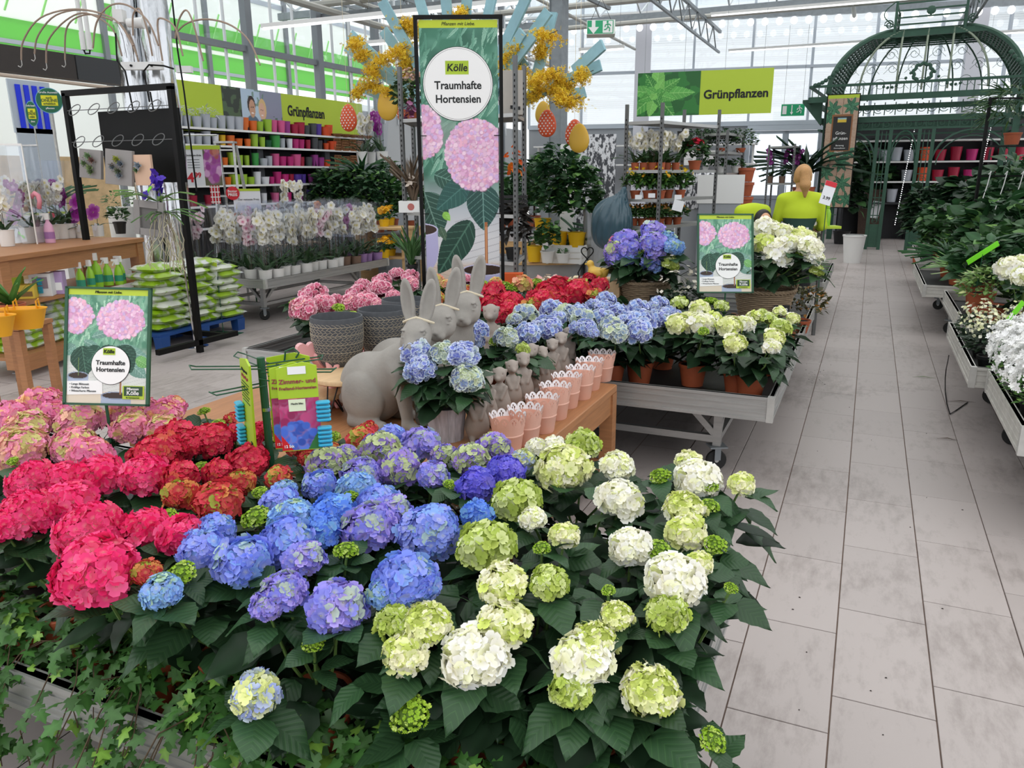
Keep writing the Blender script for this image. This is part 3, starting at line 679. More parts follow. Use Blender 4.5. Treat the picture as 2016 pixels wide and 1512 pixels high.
# ------------------------------------------------------------------ foreground hydrangeas: every head where the photograph shows it
def hd(px,py,r,k,z=None,dz=0.0):
    z=(0.85-max(0,py -1150)*0.0006 if z is None else z)+dz
    P=G(px,py,z); return (P,RAD(r,P)*1.02,k)
FG=[
 ('pink and pale green hydrangea at the left edge in front of the hydrangea price board',[(83,800,45,'pink'),(18,822,40,'pink'),(54,845,42,'pinkgreen'),(107,822,36,'pink'),(20,860,26,'pinkgreen')]),
 ('pale pink hydrangea with one lime green centre, second from the left edge',[(160,832,46,'pinkgreen'),(148,878,44,'pinkgreen'),(45,885,50,'pinkgreen'),(178,898,40,'pink'),(122,872,22,'bud'),(25,908,12,'bud')]),
 ('rose pink hydrangea right below the foot of the left hydrangea poster',[(247,815,38,'pink'),(259,842,36,'pinkgreen'),(336,803,28,'pink'),(321,822,38,'pink'),(321,843,32,'pinkgreen'),(290,800,20,'pinkgreen')]),
 ('leafy budding hydrangea with one small green bud left of the seed packet stand',[(402,810,13,'bud'),(428,838,18,'bud'),(455,825,14,'redgreen')]),
 ('red hydrangea in front of the rose pink one, left of the packet stand',[(348,862,38,'red'),(315,892,46,'red'),(417,868,42,'red'),(282,900,30,'red'),(370,880,30,'red')]),
 ('red hydrangea right behind the green pole of the packet stand',[(461,856,24,'red'),(509,856,28,'red'),(491,910,38,'red'),(428,930,28,'red'),(476,950,28,'redgreen'),(512,970,16,'bud')]),
 ('red hydrangea with yellow-eyed florets and a green bud in the middle of the reds',[(354,940,36,'red'),(357,973,34,'redgreen'),(428,988,46,'redgreen'),(330,1017,20,'bud'),(396,920,18,'bud')]),
 ('hot pink hydrangea with the widest row of heads below the pale pink ones',[(65,948,48,'hot'),(119,945,38,'hot'),(194,938,46,'hot'),(289,938,50,'hot')]),
 ('hot pink hydrangea at the left edge above the ivy',[(50,1015,58,'hot'),(137,992,50,'hot'),(5,1035,34,'hot')]),
 ('hot pink hydrangea with the largest round head, beside the blue ones',[(178,1045,66,'hot'),(190,1125,80,'hot'),(286,1040,44,'hot'),(357,1056,45,'hot'),(290,1128,28,'redgreen')]),
 ('blue hydrangea with a lime green bud head, left-most of the blue ones',[(423,1046,38,'blue'),(400,1085,44,'blue'),(479,1105,55,'blue'),(318,1165,38,'sky'),(358,1128,30,'bud'),(375,1060,28,'blue')]),
 ('sky blue and blue hydrangea with a lime bud beside the red ones',[(560,965,24,'sky'),(551,992,38,'blue'),(575,1022,42,'sky'),(566,1066,52,'blue'),(505,1018,30,'bud')]),
 ('deep blue hydrangea in the middle of the blue group',[(655,1012,44,'deep'),(632,1048,38,'deep'),(703,960,36,'sky'),(690,978,18,'bud')]),
 ('large blue and violet hydrangea with three big heads at the centre of the foreground',[(745,995,44,'blue'),(727,1038,54,'violet'),(846,1047,60,'blue'),(770,1010,40,'violet'),(941,1015,32,'deep')]),
 ('violet blue hydrangea with heads hanging at the front of the blue group',[(599,1102,40,'violet'),(558,1165,44,'violet'),(525,1192,32,'violet'),(664,1195,56,'violet'),(682,1084,26,'bud'),(536,1139,12,'bud'),(617,1266,22,'bud')]),
 ('blue hydrangea with one broad head next to the cream ones',[(798,1144,62,'blue'),(760,1165,36,'sky'),(835,1150,34,'blue')]),
 ('purple and green hydrangea behind the blue group, left half',[(643,914,40,'purple'),(712,934,38,'violet'),(629,954,32,'blue'),(685,920,18,'bud'),(680,900,28,'purple')]),
 ('purple hydrangea in front of the whitewashed pot',[(748,887,42,'purple'),(786,922,42,'purple'),(828,875,38,'violet'),(852,936,30,'violet'),(770,862,30,'blue'),(884,953,12,'bud')]),
 ('purple hydrangea in front of the nearest pink lace buckets',[(926,904,36,'purple'),(971,881,34,'purple'),(938,955,36,'indigo'),(995,930,36,'indigo'),(1030,905,24,'pale'),(873,895,24,'purple')]),
 ('small pale blue and green hydrangea head low above the ivy',[(505,1367,46,'pale')]),
 ('small red and green hydrangea behind the blue packet refills',[(712,866,30,'redgreen'),(655,862,18,'bud'),(725,845,18,'redgreen')]),
 ('small red and green hydrangea between the packet pole and the purple ones',[(593,881,24,'redgreen'),(640,893,26,'redgreen'),(605,903,18,'redgreen'),(548,938,24,'redgreen'),(655,880,12,'redgreen')]),
 ('cream hydrangea with the tallest lime-streaked head beside the lace buckets',[(1108,921,54,'cream'),(1147,876,34,'lime'),(1055,880,20,'white'),(1090,877,22,'white'),(1215,918,32,'white')]),
 ('cream and green hydrangea just right of the indigo heads',[(1016,984,48,'lime'),(1049,1022,26,'white'),(1221,984,44,'white'),(1195,975,24,'white')]),
 ('lime and cream hydrangea next to the broad blue head',[(957,1074,57,'lime'),(989,1150,46,'cream'),(1111,1055,30,'cream'),(1081,1147,37,'lime'),(1067,1079,19,'bud')]),
 ('white hydrangea at the far right corner of the foreground bench',[(1373,945,44,'white'),(1355,908,25,'cream'),(1459,953,26,'cream'),(1300,938,22,'bud'),(1400,957,16,'bud')]),
 ('cream hydrangea with flat yellow heads below the far right corner one',[(1346,1001,40,'cream'),(1397,996,21,'bud'),(1350,1048,40,'cream'),(1408,1073,24,'bud')]),
 ('white hydrangea beside a lime bud in the middle of the white group',[(1242,1078,42,'white'),(1296,1082,26,'bud')]),
 ('white hydrangea with a large head over a lime one at the right bench edge',[(1328,1143,57,'white'),(1314,1207,41,'lime'),(1376,1109,27,'cream'),(1439,1158,15,'bud')]),
 ('cream hydrangea with a small green bud above it in the white group',[(1212,1213,33,'cream'),(1198,1162,15,'bud')]),
 ('cream and lime hydrangea left of the big white head at the front',[(840,1228,48,'cream'),(775,1222,36,'lime'),(800,1285,46,'cream')]),
 ('hydrangea with the biggest pure white head at the front',[(935,1293,65,'white'),(993,1229,52,'cream')]),
 ('cream hydrangea over a lime head at the front right',[(1168,1264,46,'cream'),(1148,1297,58,'white'),(1126,1353,42,'lime')]),
 ('cream hydrangea nearest the front right corner of the bench',[(1280,1360,56,'cream'),(1403,1457,28,'bud')]),
 ('hydrangea with one green half-open head at the front edge',[(808,1406,40,'bud')]),
]
for i,(lab,hs) in enumerate(FG):
    H=[hd(*h) for h in hs]; c=np.mean([h[0] for h in H if h[2] != 'bud'] or [h[0] for h in H],0)
    px=min(max(c[0],-2.85),-0.36); py=min(max(c[1]+(.04 if len(H)>1 else .16),1.1),2.1)
    hydrangea(lab,H,pot=(px,py,.452),nleaf=17 if len(H)>2 else 13 if len(H)>1 else 3,group=None,seed=i,fill=16 if len(H)>1 else 3,spread=.16,leafscale=1.0)
# ------------------------------------------------------------------ hydrangeas on the benches behind
MID=[
 ('leftmost white-edged pink hydrangea behind the hares, with one lime bud',[(580,594,11,'bud'),(619,582,27,'picopink'),(597,607,27,'picopink'),(637,600,24,'picopink'),(662,592,16,'picopink'),(667,606,13,'bud')]),
 ('white-edged pink hydrangea second from the left behind the grey pots',[(714,563,16,'picopink'),(706,579,22,'picopink'),(689,597,22,'picopink'),(721,597,25,'picopink'),(721,616,13,'bud'),(694,619,10,'bud')]),
 ('white-edged pink hydrangea third from the left, beside the nearest hare ears',[(748,572,25,'picopink'),(753,554,18,'picopink'),(741,599,14,'picopink'),(775,585,16,'picopink')]),
 ('small white-edged pink hydrangea furthest back beside the banner foot',[(781,541,16,'picopink'),(808,545,17,'picopink'),(808,559,17,'picopink'),(800,575,10,'bud')]),
 ('salmon and green hydrangea seen between the ears of the first two hares',[(860,553,15,'salmon'),(866,566,13,'bud'),(862,586,14,'orange'),(845,578,12,'pinkgreen'),(880,560,12,'salmon')]),
 ('orange and green hydrangea seen between the second and third hare',[(917,552,14,'picopink'),(917,571,13,'orange'),(905,588,13,'orange'),(930,590,12,'bud')]),
 ('deep red hydrangea right behind the third hare and the stone meerkat',[(972,574,22,'red'),(967,597,25,'red'),(1005,594,24,'red'),(1000,615,26,'red'),(985,620,20,'red')]),
 ('red hydrangea in the middle of the red row',[(1069,595,28,'red'),(1079,577,26,'red'),(1046,600,18,'redgreen'),(1050,582,14,'red'),(1100,590,18,'red')]),
 ('red hydrangea with the broadest head beside the yellow duck',[(1136,576,28,'red'),(1098,562,22,'red'),(1120,562,14,'redgreen'),(1145,560,14,'redgreen')]),
 ('dark red hydrangea at the right end of the red row beneath the yellow duck',[(1180,562,18,'red'),(1160,547,12,'red'),(1172,580,16,'redgreen')]),
 ('salmon hydrangea with lime buds behind the deep red one',[(1029,559,20,'salmon'),(992,562,14,'bud'),(1010,568,13,'bud'),(1059,557,14,'bud'),(975,555,12,'salmon'),(950,560,12,'bud')]),
 ('blue hydrangea with pale green white-edged heads, left-most of the blue row',[(1034,621,26,'picomix'),(1012,630,16,'picomix'),(1039,657,25,'picoblue'),(1079,645,27,'picoblue'),(1060,640,14,'picoblue')]),
 ('blue white-edged hydrangea second in the blue row',[(1086,609,24,'picoblue'),(1113,620,25,'picomix'),(1098,628,18,'picoblue'),(1155,646,20,'picoblue')]),
 ('blue and green white-edged hydrangea third in the blue row',[(1148,630,26,'picomix'),(1140,615,20,'picoblue'),(1135,645,14,'picoblue'),(1168,655,12,'picoblue')]),
 ('pale blue hydrangea furthest back below the wooden crate',[(1193,590,20,'picoblue'),(1190,606,18,'picoblue'),(1168,600,14,'picoblue')]),
 ('blue white-edged hydrangea with a drooping green head over a terracotta pot',[(1185,627,25,'picoblue'),(1217,615,20,'picoblue'),(1212,654,26,'picomix'),(1202,640,22,'picomix')]),
 ('large violet blue white-edged hydrangea beside the cream ones',[(1257,609,24,'picoblue'),(1260,634,30,'picoblue'),(1257,652,27,'picoblue'),(1297,629,24,'picoblue'),(1235,632,20,'picoblue')]),
 ('violet blue hydrangea below the left wicker basket',[(1297,599,20,'picoblue'),(1317,616,16,'picoblue'),(1285,606,14,'picoblue'),(1332,620,12,'picoblue')]),
 ('lime hydrangea with flat heads below the right price poster',[(1336,598,17,'lime'),(1376,608,20,'cream'),(1400,594,15,'bud'),(1420,603,14,'lime')]),
 ('cream hydrangea with wide white heads, left-most of the cream row',[(1336,638,24,'cream'),(1378,639,28,'white'),(1403,628,18,'cream'),(1355,630,20,'cream'),(1385,652,12,'bud')]),
 ('cream hydrangea in the middle of the cream row',[(1435,643,25,'cream'),(1462,640,23,'white'),(1485,625,16,'cream'),(1447,676,22,'cream')]),
 ('cream and lime hydrangea at the right front corner of the middle bench',[(1524,665,20,'cream'),(1519,683,17,'white'),(1539,645,20,'lime'),(1514,629,16,'lime')]),
 ('lime green hydrangea at the far right edge of the middle bench',[(1561,627,13,'cream'),(1534,614,13,'cream'),(1500,618,12,'lime')]),
]
for i,(lab,hs) in enumerate(MID):
    H=[]
    for h in hs:
        P=G(h[0],h[1],.83 if h[1]>560 else .86); H.append((P,RAD(h[2],P)*1.02,h[3]))
    c=np.mean([h[0] for h in H if h[2] != 'bud'] or [h[0] for h in H],0)
    hydrangea(lab,H,pot=(min(max(c[0],-3.6),-.5),min(max(c[1]+.02,4.2),5.6),.452),potr=.082,poth=.13,near=False,nleaf=15,fill=55,group=None,seed=100+i,leafscale=1.0,spread=.2)
# extra pots with leaves only where the photograph shows terracotta pots in the front row
# ------------------------------------------------------------------ oak display table
def oak_table():
    t=thing('display_table','oak display table carrying the stone hares and lace buckets','table',(-1.99,3.05,0)); w,d,h=1.74,1.58,.58
    MB().box((0,0,h -.02),(w,d,.04),bev=.004).build('tabletop',M_wood_y,t)
    for s in (-1,1):
        MB().box((0,s*(d/2-.03),h -.095),(w -.08,.03,.11)).build('apron',M_wood_h,t); MB().box((s*(w/2-.025),0,h -.095),(.03,d -.08,.11)).build('apron',M_wood_y,t)
        for q in (-1,1): MB().box((s*(w/2-.035),q*(d/2-.035),(h -.04)/2),(.07,.07,h -.04)).build('leg',M_wood,t)
    MB().box((0,0,.16),(w -.1,d -.1,.025)).build('shelf',M_wood_y,t)
    return t
oak_table(); TZ=.58

# ------------------------------------------------------------------ stone hares
M_stone=mat('grey cast stone','98948e',0.85,noise=.16,nscale=7,bump=.15,bscale=70)
M_twine=mat('jute twine','d9cdb4',0.9)
def hare_mesh(headturn=0.0):
    """sitting hare looking along +X with its back towards -X, feet on z = 0, about 0.69 m tall with its ears"""
    def body(X,Y,Z):
        d=ellp(X,Y,Z,(-.14,0,.165),(.165,.12,.165),rotm(0,-.35,0))
        d=smin(d,ellp(X,Y,Z,(-.0,0,.25),(.15,.092,.11),rotm(0,-.75,0)),.06)
        d=smin(d,caps(X,Y,Z,(.05,0,.30),(.12,0,.40),.075,.05),.05)
        for s in (-1,1):
            d=smin(d,ellp(X,Y,Z,(-.12,s*.092,.135),(.118,.05,.122),rotm(0,-.2,0)),.009)
            d=smin(d,caps(X,Y,Z,(-.17,s*.10,.026),(.0,s*.105,.022),.034,.026),.02)
            d=smin(d,caps(X,Y,Z,(.075,s*.05,.27),(.10,s*.05,.05),.048,.024),.03)
            d=smin(d,caps(X,Y,Z,(.10,s*.05,.03),(.16,s*.05,.02),.027,.02),.02)
        d=smin(d,ellp(X,Y,Z,(-.30,0,.09),(.04,.04,.035)),.03)
        return np.maximum(d,-Z)
    a=headturn; R=rotm(0,0,a); O=np.array([.13,0,.435])
    def tr(p): p=np.array(p); return O+R @ p
    def full(X,Y,Z):
        d=body(X,Y,Z)
        d=smin(d,ellp(X,Y,Z,tr((0,0,0)),(.084,.064,.070),R @ rotm(0,.45,0)),.03)
        d=smin(d,ellp(X,Y,Z,tr((.074,0,-.042)),(.046,.035,.035),R),.025)
        for s in (-1,1):
            d=smin(d,ellp(X,Y,Z,tr((.094,s*.018,-.052)),(.024,.018,.016),R),.008)
            d=smin(d,ellp(X,Y,Z,tr((.020,s*.034,-.026)),(.045,.026,.036),R),.015)
            d=smax(d,-ellp(X,Y,Z,tr((.050,s*.049,.016)),(.019,.009,.012),R),.003)
            d=np.minimum(d,ellp(X,Y,Z,tr((.048,s*.043,.015)),(.0125,.0095,.0095),R))
            d=smin(d,ellp(X,Y,Z,tr((.048,s*.043,.031)),(.022,.010,.005),R),.003); d=smin(d,ellp(X,Y,Z,tr((.050,s*.044,.002)),(.019,.008,.0035),R),.003)
            # long ears: leaf-shaped, hollow at the front
            e0=tr((-.02,s*.03,.045)); Re=R @ rotm(s*-.20,-.12,s*.25)
            cpos=e0+Re @ np.array([0,0,.092])
            ear=ellp(X,Y,Z,cpos,(.019,.034,.108),Re)
            hol=ellp(X,Y,Z,cpos+Re @ np.array([.019,0,.006]),(.022,.024,.09),Re)
            d=smin(d,smax(ear,-hol,.006),.014)
        nose=ellp(X,Y,Z,tr((.118,0,-.034)),(.009,.012,.008),R); d=smin(d,nose,.006); d=smax(d,-ellp(X,Y,Z,tr((.118,0,-.058)),(.02,.026,.0028),R),.003); d=smax(d,-ellp(X,Y,Z,tr((.124,0,-.048)),(.01,.0028,.01),R),.003)
        return d
    V,F=sdf_mesh(full,(-.37,-.17,-.012),(.28,.17,.74),.0056); V[:,2]=np.maximum(V[:,2],0)
    return np_mesh('body',V,F,M_stone)
def twine(parent,a):
    R=rotm(0,0,a); O=np.array([.13,0,.435]); P=[O+R @ np.array([-.022+.012*math.cos(t)*0,0,.0])+R @ np.array([.030*math.cos(t)-.012,.068*math.sin(t) ,.068+.008*math.cos(t)-.02*abs(math.sin(t))]) for t in np.linspace(0,2*PI,22)[:-1]]
    MB().tube(P,.0055,6,closed=True).build('twine_band',M_twine,parent)
def hare(lab,px,py,scale,rz,turn,z=TZ):
    P=G(px,py,z); t=thing('stone_hare',lab,'statue',P,rz,None); t.scale=(scale,)*3
    link('body',_hm.setdefault(turn,None) or _hm.update({turn: hare_mesh(turn)}) or _hm[turn],t); twine(t,turn); return t
_hm={}
CAMR=YAW     # world angle of the camera's right-hand side
hare('grey stone hare nearest the camera, whole body visible, twine around its ears',783,838,.97,CAMR -.55,-1.2)
hare('grey stone hare in the middle of the three, twine around its ears',832,806,1.0,CAMR -.55,-1.2)
hare('grey stone hare furthest back of the three, ears in front of the tall banner',880,776,1.04,CAMR -.55,-1.2)

# stone meerkats in a row beside the lace buckets
def meerkat_mesh():
    def f(X,Y,Z):
        d=caps(X,Y,Z,(0,0,.045),(0,0,.11),.036,.029); d=smin(d,ellp(X,Y,Z,(.0,0,.05),(.036,.04,.05)),.02)
        d=smin(d,ellp(X,Y,Z,(.004,0,.172),(.028,.026,.030)),.016); d=smin(d,caps(X,Y,Z,(.01,0,.172),(.036,0,.163),.016,.009),.012)
        for s in (-1,1):
            d=smin(d,caps(X,Y,Z,(.014,s*.026,.125),(.034,s*.012,.085),.009,.007),.006); d=smin(d,ellp(X,Y,Z,(-.003,s*.024,.187),(.006,.006,.008)),.005)
            d=smin(d,caps(X,Y,Z,(.01,s*.018,.012),(.038,s*.018,.008),.013,.009),.008); d=smax(d,-ellp(X,Y,Z,(.022,s*.016,.178),(.004,.004,.004)),.002)
        d=smin(d,caps(X,Y,Z,(-.03,0,.012),(-.055,0,.006),.012,.008),.01)
        return np.maximum(d,-Z)
    V,F=sdf_mesh(f,(-.075,-.06,-.006),(.065,.06,.216),.0042); V[:,2]=np.maximum(V[:,2],0); return np_mesh('meerkat_body',V,F,mat('taupe cast stone','a0968e',.85,noise=.1,nscale=14,bump=.1,bscale=120))
MK=meerkat_mesh(); mkp=[(940,865),(957,838),(985,822),(1008,800),(1030,790),(1047,770),(1066,768),(1087,750),(1104,742),(1117,728)]
for i,(x,y) in enumerate(mkp):
    P=G(x,y,TZ); o=link('stone_meerkat',MK,None,P,-PI/2+.5+.3*math.sin(i*2.3)); s=1.2+.06*math.sin(i*1.7); o.scale=(s,s,s)
    w_=['first','second','third','fourth','fifth','sixth','seventh','eighth','ninth','tenth'][i]
    tag(o,f'grey-brown stone meerkat figure, {w_} from the front in the row beside the lace buckets','figurine','stone meerkats')
P=G(968,715,TZ); o=link('stone_meerkat',MK,None,P,-PI/2+.3); o.scale=(1.75,)*3; tag(o,'large stone meerkat with raised snout beside the furthest hare','figurine')

# pink buckets with a white lace rim
M_pinkmetal=mat('powder pink metal','e0ae9b',0.45); M_lacew=mat('white enamel','eef0f4',0.35)
def lace_bucket():
    t=thing('lace_bucket','','bucket')
    MB().lathe([(.046,0),(.048,.004),(.056,.066),(.058,.068),(.058,.071),(.0565,.073),(.064,.115),(.0625,.115),(.055,.07),(.046,.006),(.001,.006)],28).build('bucket',M_pinkmetal,t,True)
    # scalloped collar pierced with daisies: outside pink, inside white
    for nm,m,rr in (('lace_collar',M_pinkmetal,.0),('lace_lining',M_lacew,-.0012)):
        mb=MB(); NS=12; sub=12; n=NS*sub; rows=[.098,.106,.114,.122,.130,.137,.144]
        def R0(z): return .0615+(z -.098)*.17+rr
        vs=[]
        for j,z in enumerate(rows):
            for i in range(n):
                a=2*PI*i/n; sc=abs(math.sin(a*NS/2))**.6; zt=z if j<4 else .122+(z -.122)*(.25+.75*sc); vs.append((R0(zt)*math.cos(a),R0(zt)*math.sin(a),zt))
        hole=lambda i,j: (j in (2,3) and (i % sub) in (4,7) and True) or (j in (1,4) and (i % sub) in (5,6) ) or (j in (2,3) and (i % sub) in (3,8) and j == 3)
        fs=[(j*n+i,j*n+(i+1) % n,(j+1)*n+(i+1) % n,(j+1)*n+i) for j in range(len(rows)-1) for i in range(n) if not hole(i,j)]
        mb.add(vs,fs).build(nm,m,t,True)
    return t
LB=lace_bucket(); bk=[(1000,905),(1038,872),(1068,848),(1097,825),(1122,803),(1145,785),(1163,768),(1187,750)]
for i,(x,y) in enumerate([(1000,888),(1034,872),(1067,848),(1093,822),(1115,800),(1142,783),(1160,765),(1184,748)]):
    P=G(x,y,TZ); w_=['nearest the camera','second nearest','third nearest','fourth nearest','fifth nearest','sixth nearest','next to last','furthest, at the table corner'][i]
    lab=f'pink bucket with white lace rim, {w_} in the row'
    if i == 0: LB.location=P; LB['label']=lab; LB['group']='pink lace buckets'; LB.scale=(1.1,)*3; LB.rotation_euler=(0,0,i)
    else: r_=dup(LB,P,i*.37,lab); r_.scale=(1.1,)*3

# patterned grey pots on little round stools
M_grpot=mat('slate grey ceramic','4f5257',0.75,noise=.12,nscale=40); M_scratch=mat('cream scratch pattern','b3a894',0.85)
def pattern_pot(r=.125,h=.235):
    t=thing('ceramic_pot','','plant pot'); pr=[(.62*r,0),(.74*r,.02),(.92*r,.3*h),(r,.62*h),(1.0*r,h*.94),(.985*r,h),(.94*r,h),(.93*r,h*.93),(.9*r,.6*h),(.6*r,.06*h),(.001,.06*h)]
    MB().lathe(pr,40).build('pot_body',M_grpot,t,True)
    def rz(z):
        zs=[p[1] for p in pr[:5]]; rs=[p[0] for p in pr[:5]]; return float(np.interp(z,zs,rs))+.0008
    mb=MB()
    for j,zz in enumerate(np.linspace(.14*h,.84*h,5)):
        mb.tube([(rz(zz)*math.cos(a),rz(zz)*math.sin(a),zz) for a in np.linspace(0,2*PI,41)[:-1]],.0011,4,closed=True)
    rg=np.random.default_rng(3)
    for j in range(15):
        z0=.10*h+j*.052*h; z1=z0+.075*h
        for i in range(34):
            a=2*PI*(i+.5*(j % 2))/34+rg.normal(0,.012); sg=1 if j % 2 else -1
            pts=[(rz(z0+(z1 -z0)*t_)*math.cos(a+sg*.22*t_),rz(z0+(z1 -z0)*t_)*math.sin(a+sg*.22*t_),z0+(z1 -z0)*t_+.004*math.sin(t_*PI)) for t_ in (0,.5,1)]
            mb.tube(pts,.0010,3)
    mb.build('scratch_pattern',M_scratch,t)
    return t
def stool(lab,P,r,h,z=TZ):
    t=thing('plant_stool',lab,'stool',(P[0],P[1],z))
    MB().lathe([(r*.97,h -.022),(r,h -.018),(r,h -.004),(r*.985,h),(.001,h)],36).build('round_top',M_palewood,t,True)
    for k in range(3):
        a=.5+k*2*PI/3; c,s=math.cos(a),math.sin(a); q=r*.6
        MB().tube([(q*c+.03*s,q*s -.03*c,h -.022),(r*.95*c+.004*s,r*.95*s -.004*c,.004),(r*.95*c -.004*s,r*.95*s+.004*c,.004),(q*c -.03*s,q*s+.03*c,h -.022)],.0035,6).build('hairpin_leg',M_blackpl,t)
    return t
PP=pattern_pot()
s1z=.19; P1=G(670,728,TZ+s1z); stool('round pale wood stool on hairpin legs under the left grey patterned pot',G(682,735,TZ+s1z),.165,s1z)
stool('round pale wood stool on hairpin legs beneath the right grey patterned pot',G(770,706,TZ+s1z),.14,s1z)
stool('smaller low pale wood stool behind the blue packet refills',G(632,772,TZ+.1),.1,.1)
PP.location=G(668,716,TZ+s1z); PP['label']='slate grey pot with cream scratch pattern, left of the pair on the stool'; PP['group']='patterned grey pots'
dup(PP,G(757,697,TZ+s1z),1.1,'slate grey scratch-patterned pot, right of the pair beside the nearest hare')
dup(PP,G(800,672,TZ+s1z),2.1,'slate grey scratch-patterned pot half hidden behind the hares, furthest back')
stool('round pale wood stool beneath the furthest grey pot behind the hares',G(802,674,TZ+s1z),.13,s1z)

# pink ceramic hearts and rabbits behind the packets
M_pinkcer=mat('glossy pink ceramic','e9aeb0',0.25)
def pink_bunny():
    def f(X,Y,Z):
        d=ellp(X,Y,Z,(0,0,.06),(.05,.042,.06)); d=smin(d,ellp(X,Y,Z,(.012,0,.135),(.034,.03,.032)),.02)
        for s in (-1,1):
            d=smin(d,ellp(X,Y,Z,(-.005,s*.018,.195),(.009,.015,.045),rotm(s*-.2,0,0)),.008); d=smin(d,ellp(X,Y,Z,(.035,s*.028,.018),(.03,.018,.017)),.01)
        return np.maximum(d,-Z)
    V,F=sdf_mesh(f,(-.07,-.07,-.005),(.08,.07,.25),.005); return np_mesh('ceramic_rabbit',V,F,M_pinkcer)
PB=pink_bunny()
for i,(x,y,z,s,lab) in enumerate([(660,800,TZ,1.0,'glossy pink ceramic rabbit on the table under the round stool'),(580,830,TZ,1.1,'glossy pink ceramic rabbit left of the small stool behind the packets'),(540,800,TZ,1.0,'glossy pink ceramic rabbit seen between the green packets'),(720,770,TZ,.9,'pink ceramic rabbit in the shade under the stool beside the nearest hare')]):
    o=link('ceramic_rabbit',PB,None,G(x,y,z),-1.2+i*.5); o.scale=(s,)*3; tag(o,lab,'figurine','pink ceramic rabbits')
def heart(n=28): return [(.0032*16*math.sin(t)**3,.0032*(13*math.cos(t)-5*math.cos(2*t)-2*math.cos(3*t)-math.cos(4*t))) for t in np.linspace(0,2*PI,n,endpoint=False)]
for i,(x,y,z,s,rz,lab) in enumerate([(604,690,TZ+.27,1.0,.6,'pink wooden heart ornament with a notched top left of the grey pots'),(635,705,TZ+.22,1.25,1.1,'pink wooden heart ornament half hidden behind the left grey pot')]):
    t=thing('heart_ornament',lab,'ornament',tuple(G(x,y,z)[:2])+(TZ,),rz+CAMR)
    MB().prism(heart(),-.018,.018,M=Matrix.Rotation(PI/2,3,'X')).build('heart',M_pinkcer,t).location=(0,0,z -TZ); t.children[0].scale=(s,)*3
    MB().lathe([(.006,0),(.006,z -TZ -.05)],8).build('rod',M_pinkcer,t); MB().lathe([(.04,0),(.04,.012)],20).build('foot',M_pinkcer,t)

# whitewashed pot with the blue white-edged hydrangea on the table front
M_wash=mat('whitewashed slats','b3b3bd',0.7,noise=.3,nscale=12,stretch=(6,6,1))
def slat_pot(P,r,h):
    t=thing('slatted_pot','whitewashed slatted wooden pot on the table front holding the blue hydrangea','plant pot',P)
    for k in range(16):
        a=2*PI*k/16; M=Matrix.Rotation(a,3,'Z'); w0,w1=r*.82*.39,r*.39
        vs=[tuple(M @ Vector(v)) for v in ((r*.82,-w0/2,0),(r*.82,w0/2,0),(r,w1/2,h),(r,-w1/2,h),(r*.82-.008,-w0/2,0),(r*.82-.008,w0/2,0),(r -.008,w1/2,h),(r -.008,-w1/2,h))]
        MB().add(vs,[(0,1,2,3),(7,6,5,4),(3,2,6,7),(0,3,7,4),(1,5,6,2),(1,0,4,5)]).build('slat',M_wash,t)
    MB().lathe([(r*.78,.004),(r*.94,h -.01),(.001,h -.02)],16).build('soil',M_soil,t,True)
    return t
PT=G(880,862,TZ); slat_pot(PT,.085,.145)
H=[]
for h in [(818,693,30,'picoblue'),(828,728,34,'picoblue'),(872,697,28,'picomix'),(912,699,31,'picoblue'),(920,745,32,'picomix')]:
    P=AY(h[0],h[1],PT[1]-(.02 if h[1]<720 else .08)); H.append((P,RAD(h[2],P),h[3]))
hydrangea('blue white-edged hydrangea growing in the whitewashed slatted pot',H,pot=(PT[0],PT[1],TZ+.01),poth=.14,nleaf=30,fill=30,group=None,seed=77,nopot=True,spread=.17)
H=[]
for h in [(929,656,33,'picoblue'),(935,675,20,'picoblue'),(996,664,24,'picomix'),(975,672,14,'bud'),(1029,687,14,'lime'),(1005,712,10,'bud')]:
    P=AY(h[0],h[1],3.45); H.append((P,RAD(h[2],P),h[3]))
hydrangea('blue white-edged hydrangea standing behind the stone meerkats on the table',H,pot=(H[2][0][0]-.05,3.5,TZ),nleaf=26,fill=40,near=True,group=None,seed=78,spread=.2,leafscale=1.05)
# cast iron heart stake, duck, wooden crates, wicker baskets with big hydrangeas
M_wick=mat('grey-brown wicker','8d7a62',0.8,noise=.2,nscale=60); M_brownwood=mat('brown stained wood','7d4c2e',0.6,noise=.15,nscale=8)
def basket(lab,P,r,h,slate=True):
    t=thing('wicker_basket',lab,'basket',P,CAMR)
    rings=int(h/.014)
    mb=MB()
    for j in range(rings):
        z=.008+j*h/rings; q=r*(.78+.22*z/h); n=40; ph=j*PI
        mb.tube([((q+.0045*math.sin(10*a+ph))*math.cos(a),(q+.0045*math.sin(10*a+ph))*math.sin(a),z) for a in np.linspace(0,2*PI,n+1)[:-1]],.0078,5,closed=True)
    mb.build('woven_side',M_wick,t)
    mb=MB()
    for k in range(3):
        mb.tube([((r*1.03+.008*math.sin(14*a+k*2.1))*math.cos(a),(r*1.03+.008*math.sin(14*a+k*2.1))*math.sin(a),h+.008*math.cos(14*a+k*2.1)) for a in np.linspace(0,2*PI,73)[:-1]],.0085,5,closed=True)
    mb.build('braided_rim',M_wick,t)
    for s in (-1,1): MB().tube([(s*r*.98,-.05,h*.85),(s*r*1.1,-.045,h+.06),(s*r*1.12,0,h+.1),(s*r*1.1,.045,h+.06),(s*r*.98,.05,h*.85)],.009,6).build('handle',M_wick,t)
    MB().lathe([(r*.76,.0),(r*.76,.01),(.001,.01)],16).build('bottom',M_wick,t)
    return t
